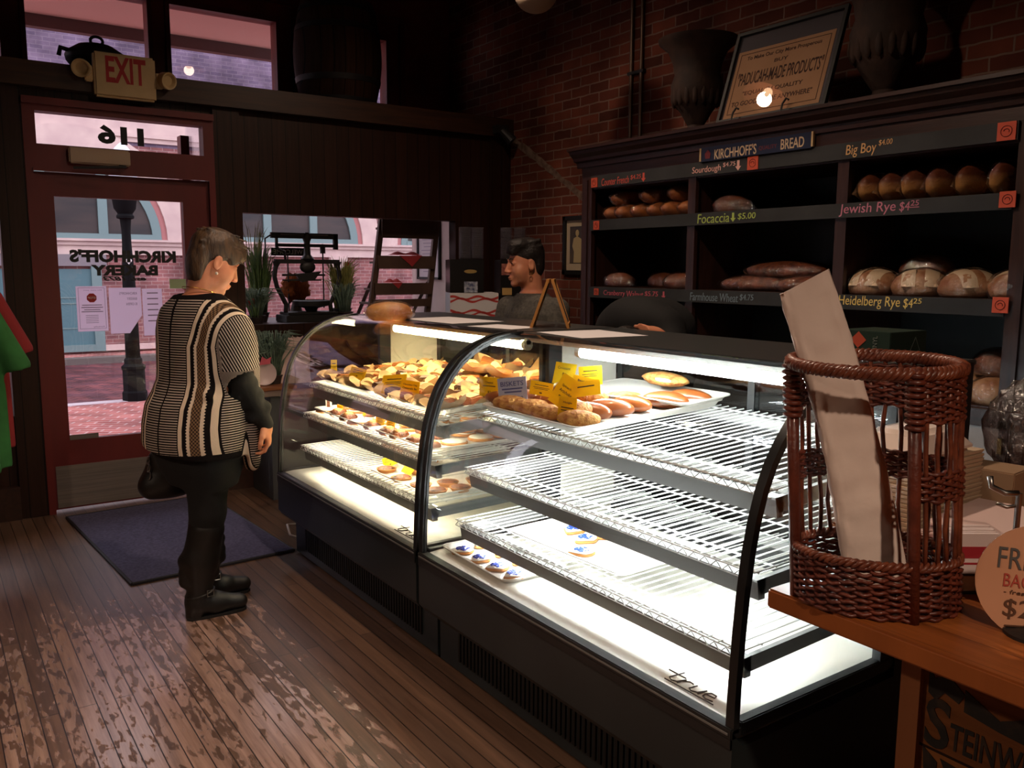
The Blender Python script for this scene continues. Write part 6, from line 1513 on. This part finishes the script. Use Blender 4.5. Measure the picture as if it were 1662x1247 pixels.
# --- price tags
def ptag(c, w_, h_, yaw, tilt, rollz, lines, lab, m=None, ink=None):
    c = Vector(c); n_ = Vector((-math.cos(yaw)*math.cos(tilt), -math.sin(yaw)*math.cos(tilt), math.sin(tilt))); r_ = Vector((0, 0, 1)).cross(n_).normalized(); u_ = n_.cross(r_)
    r2 = r_*math.cos(rollz)+u_*math.sin(rollz); u2 = u_*math.cos(rollz)-r_*math.sin(rollz)
    mb = MB(); V = [c+r2*a*w_/2+u2*b*h_/2+n_*d for a in (-1, 1) for b in (-1, 1) for d in (-.0006, .0006)]
    mb.add(V, [(0, 1, 3, 2), (4, 6, 7, 5), (0, 4, 5, 1), (2, 3, 7, 6), (0, 2, 6, 4), (1, 5, 7, 3)])
    o = tag(obj('price_tag', mb, m or M['yellow']), lab, 'price tag', 'price tags in the cases')
    tb = MB()
    for s, a, b, tw, th in lines:
        P_ = c+r2*(a*w_)+u2*(b*h_)+n_*.001
        if s == '-': tb.add([P_+r2*x+u2*y for x, y in ((0, 0), (tw*w_, 0), (tw*w_, th*h_), (0, th*h_))], [(0, 1, 2, 3)])
        else: text_box(tb, s, P_, r2, u2, tw*w_, th*h_, ext=.0003, off=.01)
    if lines: obj('tag_print', tb, ink or M['ink'], o, weld=False)
    pk = MB().cyl(c-u2*h_*.35-n_*.002, c-u2*(h_*.5+.03)-n_*.002, .0012, n=6); obj('pick', pk, M['lightwood'], o)
    return o
std = [('-', -.3, .22, .6, .05), ('-', -.36, .05, .72, .035), ('-', -.3, -.05, .6, .035), ('-', -.06, -.36, .12, .09)]
YW = .55
ptag((1.70, 4.03, 1.0), .03, .075, 1.25, 0, 0, std, 'narrow yellow tag at the far left of the farther top shelf')
ptag((1.70, 3.745, 1.0), .09, .05, YW, .35, -.15, std, 'upper of two overlapping yellow tags near the left of the farther top shelf')
ptag((1.685, 3.73, .955), .06, .06, .9, .1, .15, std, 'lower of two overlapping yellow tags near the left of the farther top shelf')
ptag((1.70, 3.37, .992), .12, .085, YW, .55, .12, std, 'tilted yellow tag left of the chocolate chip cheesecake tag')
ptag((1.69, 3.20, .985), .105, .078, .35, .15, -.03, [('Chocolate Chip', -.38, .2, .76, .12), ('Cheesecake Bar', -.40, .02, .8, .12), ('$3', -.06, -.36, .16, .17)], 'yellow tag reading chocolate chip cheesecake bar on the farther top shelf')
ptag((1.68, 4.06, .815), .032, .06, .9, 0, 0, [('-', -.3, -.4, .5, .8)], 'white and brown tag standing in a cookie at the left', M['icing'], M['pecan'])
ptag((1.67, 3.895, .808), .035, .04, YW, 0, .05, std, 'small yellow tag second from left on the farther middle shelf')
ptag((1.70, 3.68, .83), .014, .055, 1.3, 0, 0, [], 'thin edge-on yellow tag among the cookies')
ptag((1.67, 3.45, .812), .05, .05, .35, 0, .05, std, 'yellow tag left in the pair of tags on the farther middle shelf')
ptag((1.67, 3.345, .81), .05, .052, .35, 0, -.05, std, 'yellow tag right in the pair of tags on the farther middle shelf')
ptag((1.68, 3.38, .642), .07, .05, YW, .4, .5, std, 'tilted yellow tag beside the pecan tarts')
ptag((1.68, 3.21, .633), .055, .032, YW, .7, -.3, std, 'brownish yellow tag lying on the pecan tarts')
ptag((1.76, 2.745-.055, 1.052), .085, .075, .5, .0, 0, [('Cheese', -.2, .18, .4, .1), ('-', -.32, .02, .64, .04), ('$2', -.08, -.34, .16, .14)], 'yellow tag at the left corner of the roll tray')
ptag((1.76, 2.535, 1.052), .12, .105, .45, .1, .15, [('BISKETS', -.4, .2, .8, .17), ('-', -.36, .08, .72, .05), ('-', -.28, -.03, .6, .05), ('$3.00', -.1, -.32, .46, .15)], 'pale blue handwritten biskets card on the roll tray', pr('pale_blue_card', L(186, 188, 214), .7), pr('blue_marker', L(86, 92, 140), .7))
ptag((1.82, 2.44, 1.07), .09, .05, .5, .1, -.1, std, 'yellow tag half hidden behind the biskets card')
ptag((2.02, 2.56, 1.098), .085, .085, .6, .3, -.1, [('Croissant', -.36, .2, .6, .12), ('$3', -.1, -.1, .2, .16), ('-', -.05, -.38, .1, .08)], 'yellow tag against the white liner at the back left of the nearer case')
ptag((2.02, 2.405, 1.108), .09, .07, .55, .15, .12, std, 'upper yellow tag of the back pair in the nearer case')
ptag((1.98, 2.39, 1.072), .10, .07, .5, .1, -.15, [('Bear Claw', -.3, .2, .6, .12), ('-', -.34, .02, .7, .05)], 'lower yellow tag of the back pair in the nearer case')
ptag((1.77, 2.235, 1.085), .085, .11, .5, .2, -.5, [('Spinach &', -.3, .1, .6, .1), ('Artichoke', -.3, -.05, .6, .1), ('-', -.2, -.2, .4, .04)], 'large yellow tag left in the crossed group on the roll tray')
ptag((1.80, 2.165, 1.105), .10, .05, .5, .3, .2, [('-', -.3, .1, .6, .08)], 'yellow tag on top in the crossed group on the roll tray')
ptag((1.745, 2.195, 1.035), .065, .085, .5, 0, -.08, [('Hoagie', -.24, .22, .48, .1), ('-', -.34, .05, .7, .04), ('-', -.34, -.06, .7, .04), ('$3', -.1, -.35, .2, .12)], 'lowest front yellow tag in the crossed group on the roll tray')
# ================================================================ BY THE DOOR: mat, shirts, exit sign, ledge things
mt = tag(obj('door_mat', MB().prism([(.637, 5.59), (.735, 4.21), (1.545, 4.26), (1.485, 5.32), (1.44, 5.64)], 'z', .0005, .012), M['mat_rug']), 'dark blue-grey door mat on the worn boards in front of the door', 'mat')
def edge(a, b): return MB().tube([(a[0], a[1], .006), (b[0], b[1], .006)], .009, 6)
for a, b in (((.637, 5.59), (.735, 4.21)), ((.735, 4.21), (1.545, 4.26)), ((1.545, 4.26), (1.485, 5.32)), ((1.485, 5.32), (1.44, 5.64)), ((1.44, 5.64), (.637, 5.59))): obj('rubber_edge', edge(a, b), M['rubber'], mt)
tag(obj('power_cord', MB().tube([(1.80, 4.33, .02), (1.66, 4.36, .012), (1.585, 4.42, .04), (1.60, 4.50, .075), (1.68, 4.56, .05), (1.85, 4.55, .012), (2.0, 4.5, .01)], .007, 8), pr('white_cord', L(206, 200, 196), .5), smooth=True), 'white power cord looping out beside the far end of the cases', 'cord')
rk = thing('clothes_rack', 'clothes rack at the left photo edge carrying the shirts', 'clothes rack', (.10, 5.05, 0))
obj('rail', MB().cyl((.08, 4.55, 1.56), (.08, 5.50, 1.56), .014, n=12), M['steel'], rk)
for y in (4.55, 5.50): obj('rack_leg', MB().tube([(.08, y, 1.56), (.08, y, .03), (-.2, y, .03)], .014, 8), M['steel'], rk, weld=False)
def tee(x, y, z, s, m, lab, rz):
    t = thing('t_shirt', lab, 't-shirt', (x, y, z), 't-shirts on the rack')
    S = SDF((x-.36, y-.12, z-1.0), (x+.44, y+.12, z+.05), .009)
    S.loft([(z-.02, x, y, .03, .09), (z-.06, x, y, .04, .19), (z-.20, x, y, .045, .215), (z-.5, x, y, .05, .22), (z-.88, x, y, .055, .225)], (0, 1), (1, 0), .03)
    for q in (-1, 1):
        S.cap((x+q*.17, y, z-.09), (x+q*.272, y, z-.36), .045, .065, .03)
        S.cap((x+q*.285, y, z-.425), (x+q*.30, y, z-.49), .07, .075, .01, -1)
    for k in range(4): S.cap((x-.16+.1*k, y-.06, z-.45), (x-.18+.11*k, y-.06, z-.88), .008, .016, .03)
    S.ell((x, y, z-.0), (.07, .06, .05), None, .01, -1)
    S.ell((x, y, z-.96), (.3, .045, .11), None, .02, -1)
    o = sdf_obj('shirt_body', S, m, t)
    obj('hanger', MB().tube([(x-.15, y, z-.07), (x, y, z+.0), (x+.15, y, z-.07)], .006, 6).tube([(x, y, z), (x, y, z+.05), (x-.01, y, z+.09), (x, y, z+.11)], .004, 6), M['iron'], t, weld=False)
    t.rotation_euler = (0, 0, rz); return t
tee(.115, 4.98, 1.355, 1, pr('green_jersey', L(48, 112, 58), .9, c2=L(40, 98, 50), sc=9), 'green t-shirt hanging on the rack at the left photo edge', .05)
tee(.15, 5.16, 1.42, 1, pr('red_jersey', L(140, 38, 44), .9), 'red t-shirt hanging behind the green one', .1)
tee(-.04, 4.80, 1.30, 1, pr('brick_red_jersey', L(156, 52, 44), .9), 'brick-red t-shirt in front of the green one, cut by the photo edge', .0)
ex = thing('exit_sign', 'aged ivory exit sign with two lamp heads above the door', 'exit sign', (1.105, YP-.07, 2.61))
obj('sign_housing', MB().box((.935, YP-.115, 2.488), (1.278, YP-.061, 2.742)), M['exitbody'], ex, bevel=.012, smooth=True)
mb = MB(); text_box(mb, 'EXIT', (1.0, YP-.1152, 2.572), (1, 0, 0), (0, 0, 1), .222, .15, off=.028, ext=.001); obj('red_letters', mb, M['red'], ex, weld=False)
for s, x in ((-1, .935), (1, 1.278)):
    lhm = MB().box((x+s*.0-.045 if s < 0 else x, YP-.10, 2.57), (x if s < 0 else x+.045, YP-.062, 2.66))
    lhh = obj('lamp_bracket', lhm, M['exitbody'], ex, bevel=.006)
    ax_ = Euler((math.radians(100), 0, s*.35)).to_matrix()
    cc = Vector((x+s*.062, YP-.11, 2.635 if s < 0 else 2.62))
    obj('lamp_head', MB().lathe([(.03, -.05), (.048, -.03), (.052, .02), (.05, .03), (.042, .028), (.03, .01), (0, .004)], tuple(cc), 20, ax=ax_), M['exitbody'], ex, smooth=2)
pan = thing('iron_pan', 'black domed iron pan with a lifted ring handle on the ledge above the exit sign', 'pan', (1.0, 5.93, 2.655))
obj('pan_body', MB().lathe([(.06, .0), (.12, .02), (.165, .08), (.172, .11), (.16, .135), (.10, .175), (.04, .19), (0, .192)], (1.0, 5.93, 2.655), 32), M['iron'], pan, smooth=2)
obj('ring_handle', MB().tube([(1.01+.035*math.cos(t), 5.93, 2.862+.026*math.sin(t)) for t in np.linspace(0, 2*PI, 16)[:-1]], .009, 6, closed=True), M['iron'], pan, smooth=True)
obj('side_handle', MB().tube([(.86, 5.90, 2.78), (.80, 5.87, 2.785), (.79, 5.87, 2.74)], .014, 8), M['iron'], pan, smooth=True)
M['barrel'] = boardmat('barrel_staves', L(70, 44, 30), L(54, 34, 24), L(20, 12, 9), ('Z', 'X'), 3, .075, .006, .7, .15)
br_ = thing('wooden_barrel', 'dark old wooden barrel standing on the ledge before the high windows', 'barrel', (2.695, 6.18, 2.655))
bpf = lambda q: .265+.058*math.sin(PI*q)
obj('staves', MB().lathe([(bpf(k/14)-(.0 if k else 0), .76*k/14) for k in range(15)]+[(.235, .76), (.235, .73), (0, .73)], (2.695, 6.18, 2.656), 40), M['barrel'], br_, smooth=2)
for z in (.05, .20, .56, .70):
    q = z/.76; obj('hoop', MB().lathe([(bpf(q-.03)+.004, z-.02), (bpf(q+.03)+.004, z+.02), (bpf(q+.03)-.004, z+.02), (bpf(q-.03)-.004, z-.02), (bpf(q-.03)+.004, z-.02)], (2.695, 6.18, 2.656), 40), M['iron'], br_, smooth=2)
cl = tag(obj('spot_clamp', MB().cb((3.80, YP-.10, 2.56), (.10, .08, .06)).cyl((3.80, YP-.12, 2.55), (3.86, YP-.17, 2.47), .035, .045, 14), M['iron'], weld=False), 'small dark clamp spotlight at the brick end of the ledge', 'spotlight')

# ================================================================ WINDOW BAY
M['leafg'] = pr('leaf_green', L(112, 140, 80), .7, c2=L(84, 112, 62), sc=20); M['leafy'] = pr('leaf_yellow_green', L(176, 168, 100), .7, c2=L(130, 134, 74), sc=20); M['leafb'] = pr('leaf_blue_green', L(134, 156, 140), .7, c2=L(100, 124, 110), sc=20)
M['pot'] = pr('dark_pot', L(52, 40, 36), .6); M['redfl'] = pr('red_blossom', L(196, 40, 38), .6); M['pinkfl'] = pr('pink_napkin', L(206, 92, 110), .8)
def grass(x, y, z, h, n, sp, m, lab, pot=.06, ph=.07, flowers=0, curl=.3, w=.0045):
    t = thing('potted_plant', lab, 'plant', (x, y, z), 'plants in the window')
    obj('pot', MB().lathe([(pot*.7, 0), (pot, ph*.9), (pot*1.08, ph*.9), (pot*1.08, ph), (pot*.9, ph), (pot*.85, ph*.85), (0, ph*.85)], (x, y, z+.0008), 20), M['pot'], t, smooth=2)
    mb = MB(); tips = []
    for k in range(n):
        a = rng.uniform(0, 2*PI); r0 = rng.uniform(0, pot*.7); hh = h*rng.uniform(.55, 1); d = sp*rng.uniform(.2, 1)
        p0 = Vector((x+r0*math.cos(a), y+r0*math.sin(a), z+ph*.85)); dr = Vector((math.cos(a), math.sin(a), 0))
        pts = [p0, p0+dr*d*.25+Vector((0, 0, hh*.5)), p0+dr*d*.65+Vector((0, 0, hh*.85)), p0+dr*d*(1+curl*.3)+Vector((0, 0, hh*(1-curl*.2)))]
        mb.tube(pts, [w, w*.9, w*.6, w*.15], 4); tips.append(pts[2])
    obj('leaves', mb, m, t, smooth=True, weld=False)
    for k in range(flowers):
        p = tips[k*3 % len(tips)]; fl_ = MB()
        for q in range(6): fl_.ell((p.x+.014*math.cos(q*1.05), p.y+.006*math.sin(q*2), p.z+.014*math.sin(q*1.05)), (.012, .008, .012), nu=8, nv=6)
        obj('blossom', fl_, M['redfl'], t, smooth=True, weld=False)
    return t
ZB = 1.10
grass(2.05, 6.18, ZB, .54, 170, .10, M['leafg'], 'tall upright grass plant left of the antique scale', .06)
grass(2.07, 6.36, ZB, .74, 30, .10, M['leafy'], 'spindly yellow stalks rising behind the tall grass plant', .05)
grass(1.95, 5.98, ZB, .24, 240, .14, M['leafb'], 'bushy blue-green plant at the left end of the window', .06, .06, 0, .8)
grass(1.925, 5.92, ZB, .15, 14, .05, M['leafg'], 'little red-flowered plant at the left end of the window', .04, .05, 3)
grass(2.655, 6.12, ZB, .44, 200, .12, M['leafy'], 'yellow-green spiky plant right of the antique scale', .075, .09, 1)
grass(2.62, 5.98, ZB, .26, 110, .10, M['leafb'], 'short blue-green plant in the bowl right of the scale', .06, .07, 0, .6)
grass(1.90, 5.50, .712, .36, 240, .15, M['leafb'], 'drooping blue-green plant on the low grey cabinet', .05, .08, 0, .9)
tag(obj('rust_plume', MB().ell((2.42, 6.45, 1.34), (.11, .06, .10), None, 30, 18, lambda d: 1+.3*bn(d, 4, 4)+.2*bn(d, 14, 3)), pr('rust_plume', L(196, 112, 62), .9, c2=L(150, 80, 44), sc=30, stretch=(4, 4, .6)), smooth=True, origin=(2.42, 6.45, 1.24)), 'rust-coloured feathery bunch seen through the antique scale', 'dried flowers').location.z -= .0
vs_ = tag(obj('plume_vase', MB().lathe([(.04, 0), (.05, .05), (.03, .12), (.035, .15)], (2.42, 6.45, ZB+.0008), 18), M['pot'], smooth=2), 'small dark vase holding the rust-coloured bunch behind the scale', 'vase')
# antique scale
sc_ = thing('antique_scale', 'black cast-iron antique beam scale standing in the window', 'scale', (2.37, 6.05, ZB))
SX, SY = 2.365, 6.05
obj('scale_base', MB().box((SX-.21, SY-.12, ZB+.001), (SX+.21, SY+.12, ZB+.055)).box((SX-.19, SY-.10, ZB+.055), (SX+.19, SY+.10, ZB+.075)), M['iron'], sc_, weld=False, bevel=.006)
for s in (-1, 1):
    pts = [(SX+s*.175, ZB+.07), (SX+s*.17, ZB+.13), (SX+s*.20, ZB+.19), (SX+s*.235, ZB+.26), (SX+s*.25, ZB+.33), (SX+s*.24, ZB+.40), (SX+s*.215, ZB+.44)]
    pp = []
    for i in range(len(pts)-1):
        for q in range(3): pp.append((pts[i][0]+(pts[i+1][0]-pts[i][0])*q/3, SY, pts[i][1]+(pts[i+1][1]-pts[i][1])*q/3))
    obj('lyre_arm', MB().tube(pp+[(pts[-1][0], SY, pts[-1][1])], .017, 8), M['iron'], sc_, smooth=True)
obj('crossbar', MB().box((SX-.245, SY-.02, ZB+.425), (SX+.245, SY+.02, ZB+.455)).cyl((SX-.235, SY, ZB+.44), (SX-.235, SY, ZB+.39), .028, .012, 10).cyl((SX+.235, SY, ZB+.44), (SX+.235, SY, ZB+.39), .028, .012, 10), M['iron'], sc_, weld=False)
obj('centre_post', MB().lathe([(.03, .44), (.05, .46), (.025, .49), (.022, .58), (.03, .60), (.03, .63), (.015, .65)], (SX, SY, ZB), 14).ell((SX, SY, ZB+.40), (.06, .03, .045)), M['iron'], sc_, smooth=2, weld=False)
obj('weigh_beam', MB().box((SX-.27, SY-.012, ZB+.605), (SX+.235, SY+.012, ZB+.645)).box((SX-.235, SY-.01, ZB+.545), (SX+.235, SY+.01, ZB+.568)).box((SX+.205, SY-.012, ZB+.53), (SX+.238, SY+.012, ZB+.645)).box((SX-.235, SY-.012, ZB+.55), (SX-.22, SY+.012, ZB+.62)), M['iron'], sc_, weld=False)
obj('beam_edge', MB().box((SX-.20, SY-.0135, ZB+.630), (SX+.16, SY-.012, ZB+.636)), M['steel'], sc_)
obj('beam_hook', MB().tube([(SX-.27, SY, ZB+.625), (SX-.31, SY, ZB+.60), (SX-.31, SY, ZB+.55), (SX-.31, SY, ZB+.46)], .006, 6), M['iron'], sc_)
obj('link_rod', MB().tube([(SX-.235, SY, ZB+.55), (SX-.20, SY, ZB+.52), (SX-.17, SY, ZB+.51), (SX-.165, SY, ZB+.44)], .009, 6), M['iron'], sc_, smooth=True)
obj('link_rod', MB().tube([(SX+.12, SY, ZB+.57), (SX+.12, SY, ZB+.10)], .006, 6).cyl((SX+.12, SY, ZB+.50), (SX+.12, SY, ZB+.56), .02, n=10), M['iron'], sc_, weld=False)
obj('lever', MB().box((SX-.19, SY-.01, ZB+.335), (SX+.13, SY+.01, ZB+.35)).box((SX-.19, SY-.01, ZB+.30), (SX+.10, SY+.01, ZB+.312)).prism([(SX-.1, ZB+.35), (SX+.1, ZB+.37), (SX+.05, ZB+.31), (SX-.05, ZB+.29)], 'y', SY-.015, SY+.015), M['iron'], sc_, weld=False)
obj('weigh_pan', MB().lathe([(.04, .076), (.05, .10), (.13, .12), (.135, .155), (.12, .16), (.11, .13), (0, .125)], (SX+.02, SY, ZB), 24), M['iron'], sc_, smooth=2)
wb = tag(obj('welcome_plaque', MB().box((2.22, 6.40, 1.585), (2.48, 6.41, 1.645)), M['blackmatte']), 'small black welcome plaque seen reversed behind the scale', 'plaque')
mb = MB(); text_box(mb, 'WELCOME', (2.465, 6.3985, 1.598), (-1, 0, 0), (0, 0, 1), .23, .034); obj('plaque_lettering', mb, M['paper'], wb, weld=False)
obj('plaque_stake', MB().cyl((2.35, 6.415, ZB+.001), (2.35, 6.415, 1.60), .006, n=8), M['iron'], wb)
# folding display ladder with red napkins
M['ladder'] = pr('brown_ladder_wood', L(98, 74, 62), .5, c2=L(78, 58, 48), sc=4, stretch=(1, 8, 1))
ld = thing('display_ladder', 'brown folding ladder shelf with red napkins in the window', 'ladder shelf', (3.12, 6.15, ZB))
for s, xb_, xt_ in ((-1, 2.845, 2.995), (1, 3.345, 3.475)):
    obj('front_leg', MB().prism([(xb_-.02, ZB+.001), (xb_+.025, ZB+.001), (xt_+.025, 2.1), (xt_-.02, 2.1)], 'y', 6.02, 6.05), M['ladder'], ld)
    obj('rear_leg', MB().tube([(xb_+.05, 6.10, 1.38), (xb_+.075, 6.42, ZB+.012)], .017, 4), M['ladder'], ld)
for z, d, hgt in ((1.80, .10, .15), (1.54, .14, .10), (1.335, .18, .09), (1.225, .24, .06)):
    q = (z-ZB)/1.0; xa = 2.845+.15*q; xb_ = 3.345+.13*q
    obj('ladder_shelf', MB().box((xa, 6.0, z-hgt*.5), (xb_, 6.018, z+hgt*.5)).box((xa, 6.018, z-.01), (xb_, 6.018+d, z+.006)), M['ladder'], ld, weld=False)
def napkin(cx, y, z, w_, h_, lab):
    mb = MB().prism([(cx-w_/2, z), (cx+w_/2, z+.002), (cx+.01, z-h_)], 'y', y-.006, y-.002)
    mb.grid(lambda u, v: (cx-w_*.8+u*w_*1.3, y-.004+v*.09, z+.004+.03*math.sin(u*3)*math.sin(v*2.6)*(1+.5*math.sin(9*u))), 12, 6)
    tag(obj('red_napkin', mb, M['rednap'] if 'rednap' in M else M.setdefault('rednap', pr('red_napkin_cloth', L(178, 52, 56), .85)), weld=False), lab, 'napkin', 'red napkins')
napkin(3.19, 6.0, 1.592, .20, .085, 'red napkin hanging over the second ladder shelf'); napkin(3.07, 6.0, 1.382, .09, .045, 'small red napkin corner on the third ladder shelf')
po_ = thing('bay_poster', 'black-framed text poster on the pale side wall of the window bay', 'framed poster', (3.61, 6.45, 1.65))
obj('picture_frame', MB().box((3.598, 6.27, 1.40), (3.619, 6.29, 1.95)).box((3.598, 6.64, 1.40), (3.619, 6.66, 1.95)).box((3.598, 6.27, 1.40), (3.619, 6.66, 1.42)).box((3.598, 6.27, 1.93), (3.619, 6.66, 1.95)), M['blackmatte'], po_, weld=False)
obj('poster', MB().box((3.61, 6.29, 1.42), (3.618, 6.64, 1.93)), pr('white_poster', L(210, 200, 206), .6), po_)
mb = MB()
for k in range(15): mb.box((3.6092, 6.34+.01*(k % 3), 1.885-k*.03), (3.61, 6.59-.015*(k % 4), 1.890-k*.03))
obj('poster_print', mb, M['faintink'], po_, weld=False)
# low grey cabinet with board, plate and paper bags under the window
lc = thing('low_cabinet', 'low dark grey cabinet under the window beyond the far case', 'cabinet', (2.25, 5.5, 0))
M['greycab'] = pr('slate_grey_paint', L(72, 74, 78), .5)
obj('carcass', MB().box((1.80, 5.30, .0), (2.85, 5.70, .68)), M['greycab'], lc)
obj('cabinet_top', MB().box((1.70, 5.27, .682), (2.87, 5.70, .71)), pr('greyed_wood_top', L(122, 104, 98), .5), lc, bevel=.004)
obj('side_panel', MB().box((1.795, 5.36, .06), (1.80, 5.64, .58)), pr('slate_panel', L(60, 62, 66), .5), lc)
obj('front_panel', MB().box((1.86, 5.295, .06), (2.30, 5.30, .60)), M['greycab'], lc)
bd_ = tag(obj('chopping_board', MB().cb((1.86, 5.42, .723), (.26, .18, .022), (0, 0, .1)), pr('brown_board', L(136, 84, 52), .5), bevel=.004), 'brown wooden board on the low grey cabinet', 'board')
tag(obj('blue_book', MB().cb((2.06, 5.40, .722), (.16, .12, .02), (0, 0, -.1)), pr('blue_cover', L(58, 78, 120), .6), bevel=.002), 'thin blue book on the low grey cabinet', 'book')
pt = thing('pink_plate', 'pale oval plate standing upright with a pink napkin on the brown board', 'plate', (1.82, 5.44, .735))
obj('plate', MB().lathe([(0, -.006), (.055, -.004), (.075, .008), (.078, .010), (.055, .002), (0, 0)], (1.815, 5.45, .812), 30, ax=Euler((math.radians(78), 0, -.2)).to_matrix()), pr('pinkish_china', L(206, 180, 184), .3), pt, smooth=2)
obj('napkin', MB().prism([(1.78, .87), (1.85, .875), (1.86, .92), (1.83, .905), (1.80, .925)], 'y', 5.43, 5.436), M['pinkfl'], pt)
for k, (x, y, z, lab) in enumerate(((1.985, 5.52, .7118, 'left crumpled white paper bag on the low grey cabinet'), (2.10, 5.54, .7118, 'right crumpled white paper bag on the low grey cabinet'))):
    def bgf(u, v, x=x, y=y, z=z, k=k):
        a = 2*PI*u; c_ = abs(math.cos(a))**.4*sgn(math.cos(a)); s_ = abs(math.sin(a))**.4*sgn(math.sin(a))
        return (x+.055*c_+.008*bn((c_, s_, v*4), 2, k), y+.04*s_*(1-.3*v)+.008*bn((c_, s_, v*4), 2, k+3), z+.32*v+(.02*bn((c_*2, s_*2, 1), 2, k+7) if v > .9 else 0))
    o = tag(obj('crumpled_bag', MB().grid(bgf, 32, 14, closeu=True), M['sheetp'], smooth=True, origin=(x, y, z)), lab, 'paper bag', 'paper bags on the low cabinet')
# stand with boxes and lids in the corner behind the workers
tb = thing('corner_table', 'dark side table in the brick corner carrying the boxes', 'table', (3.45, 5.35, 0))
obj('table_top', MB().box((2.98, 4.86, .885), (3.90, 5.65, .92)), M['darkwood'], tb)
for x in (3.06, 3.82):
    for y in (4.92, 5.57): obj('leg', MB().box((x, y, 0), (x+.05, y+.05, .885)), M['darkwoodv'], tb)
wbx = tag(obj('white_carton', MB().box((3.06, 5.18, .921), (3.405, 5.48, 1.325)), M['paper'], bevel=.003, origin=(3.06, 5.18, .92)), 'white carton with red wavy bands under the black carton', 'box')
mb = MB()
for z, q in ((1.282, 0), (1.185, 1)):
    for s in (-1, 1):
        up_ = [(3.062+.341*k/24, z+.012*math.sin(k*.5+q+s)+s*.008+.008) for k in range(25)]; dn = [(3.062+.341*k/24, z+.012*math.sin(k*.5+q+s)+s*.008-.003-.006*abs(math.sin(k*.3+s))) for k in range(25)]
        for k in range(24): mb.add([(up_[k][0], 5.1792, up_[k][1]), (up_[k+1][0], 5.1792, up_[k+1][1]), (dn[k+1][0], 5.1792, dn[k+1][1]), (dn[k][0], 5.1792, dn[k][1])], [(0, 1, 2, 3)])
obj('red_wave', mb, pr('red_wave_print', L(196, 66, 60), .7), wbx)
def blackbox(x0, x1, y0, y1, z0, z1, lab):
    o = tag(obj('black_carton', MB().box((x0, y0, z0), (x1, y1, z1)), pr('glossy_black_carton', L(26, 24, 24), .3), bevel=.003, origin=(3.06, 5.18, .92)), lab, 'box', 'black cartons'); return o
b1 = blackbox(3.06, 3.30, 5.18, 5.46, 1.3262, 1.558, 'black carton with a gold badge on the white carton')
obj('gold_badge', MB().lathe([(0, 0), (.045, 0), (.045, .001), (0, .001)], (3.205, 5.1795, 1.475), 24, sy=.3, ax=Euler((PI/2, 0, 0)).to_matrix()), pr('gold_badge', L(170, 140, 80), .5), b1)
obj('white_print', MB().box((3.16, 5.179, 1.328), (3.255, 5.18, 1.405)), pr('blue_white_print', L(200, 204, 216), .7, c2=L(60, 70, 110), sc=40), b1)
b2 = blackbox(3.42, 3.70, 5.18, 5.46, .9212, 1.558, 'taller black carton with a pinkish picture beside the gold-badged one')
obj('pink_print', MB().box((3.425, 5.179, 1.45), (3.52, 5.18, 1.53)), pr('pink_print', L(190, 126, 112), .7, c2=L(130, 60, 50), sc=30), b2)
obj('yellow_print', MB().box((3.43, 5.179, 1.31), (3.50, 5.18, 1.36)), pr('yellow_print', L(200, 160, 96), .7), b2)
cpm = MB()
for k in range(18): cpm.lathe([(.036, k*.0125), (.046, k*.0125+.010), (.047, k*.0125+.012)], (0, 0, 0), 20)
for k, (x, y, lab) in enumerate(((3.21, 5.22, 'first'), (3.30, 5.20, 'second'), (3.48, 5.10, 'third'), (3.57, 5.06, 'fourth'))):
    if k == 0: cp0 = tag(obj('lid_stack', cpm, M['clear'], smooth=True, weld=False), '', 'stack of lids', 'stacks of clear lids'); o = cp0; o.location = (x, y, 1.559)
    else: o = dup(cp0, (x, y, 1.559))
    o['label'] = '%s stack of clear plastic cups from the left, on the black cartons' % lab

for o in (wbx, b1, b2): o.rotation_euler = (0, 0, -.42)
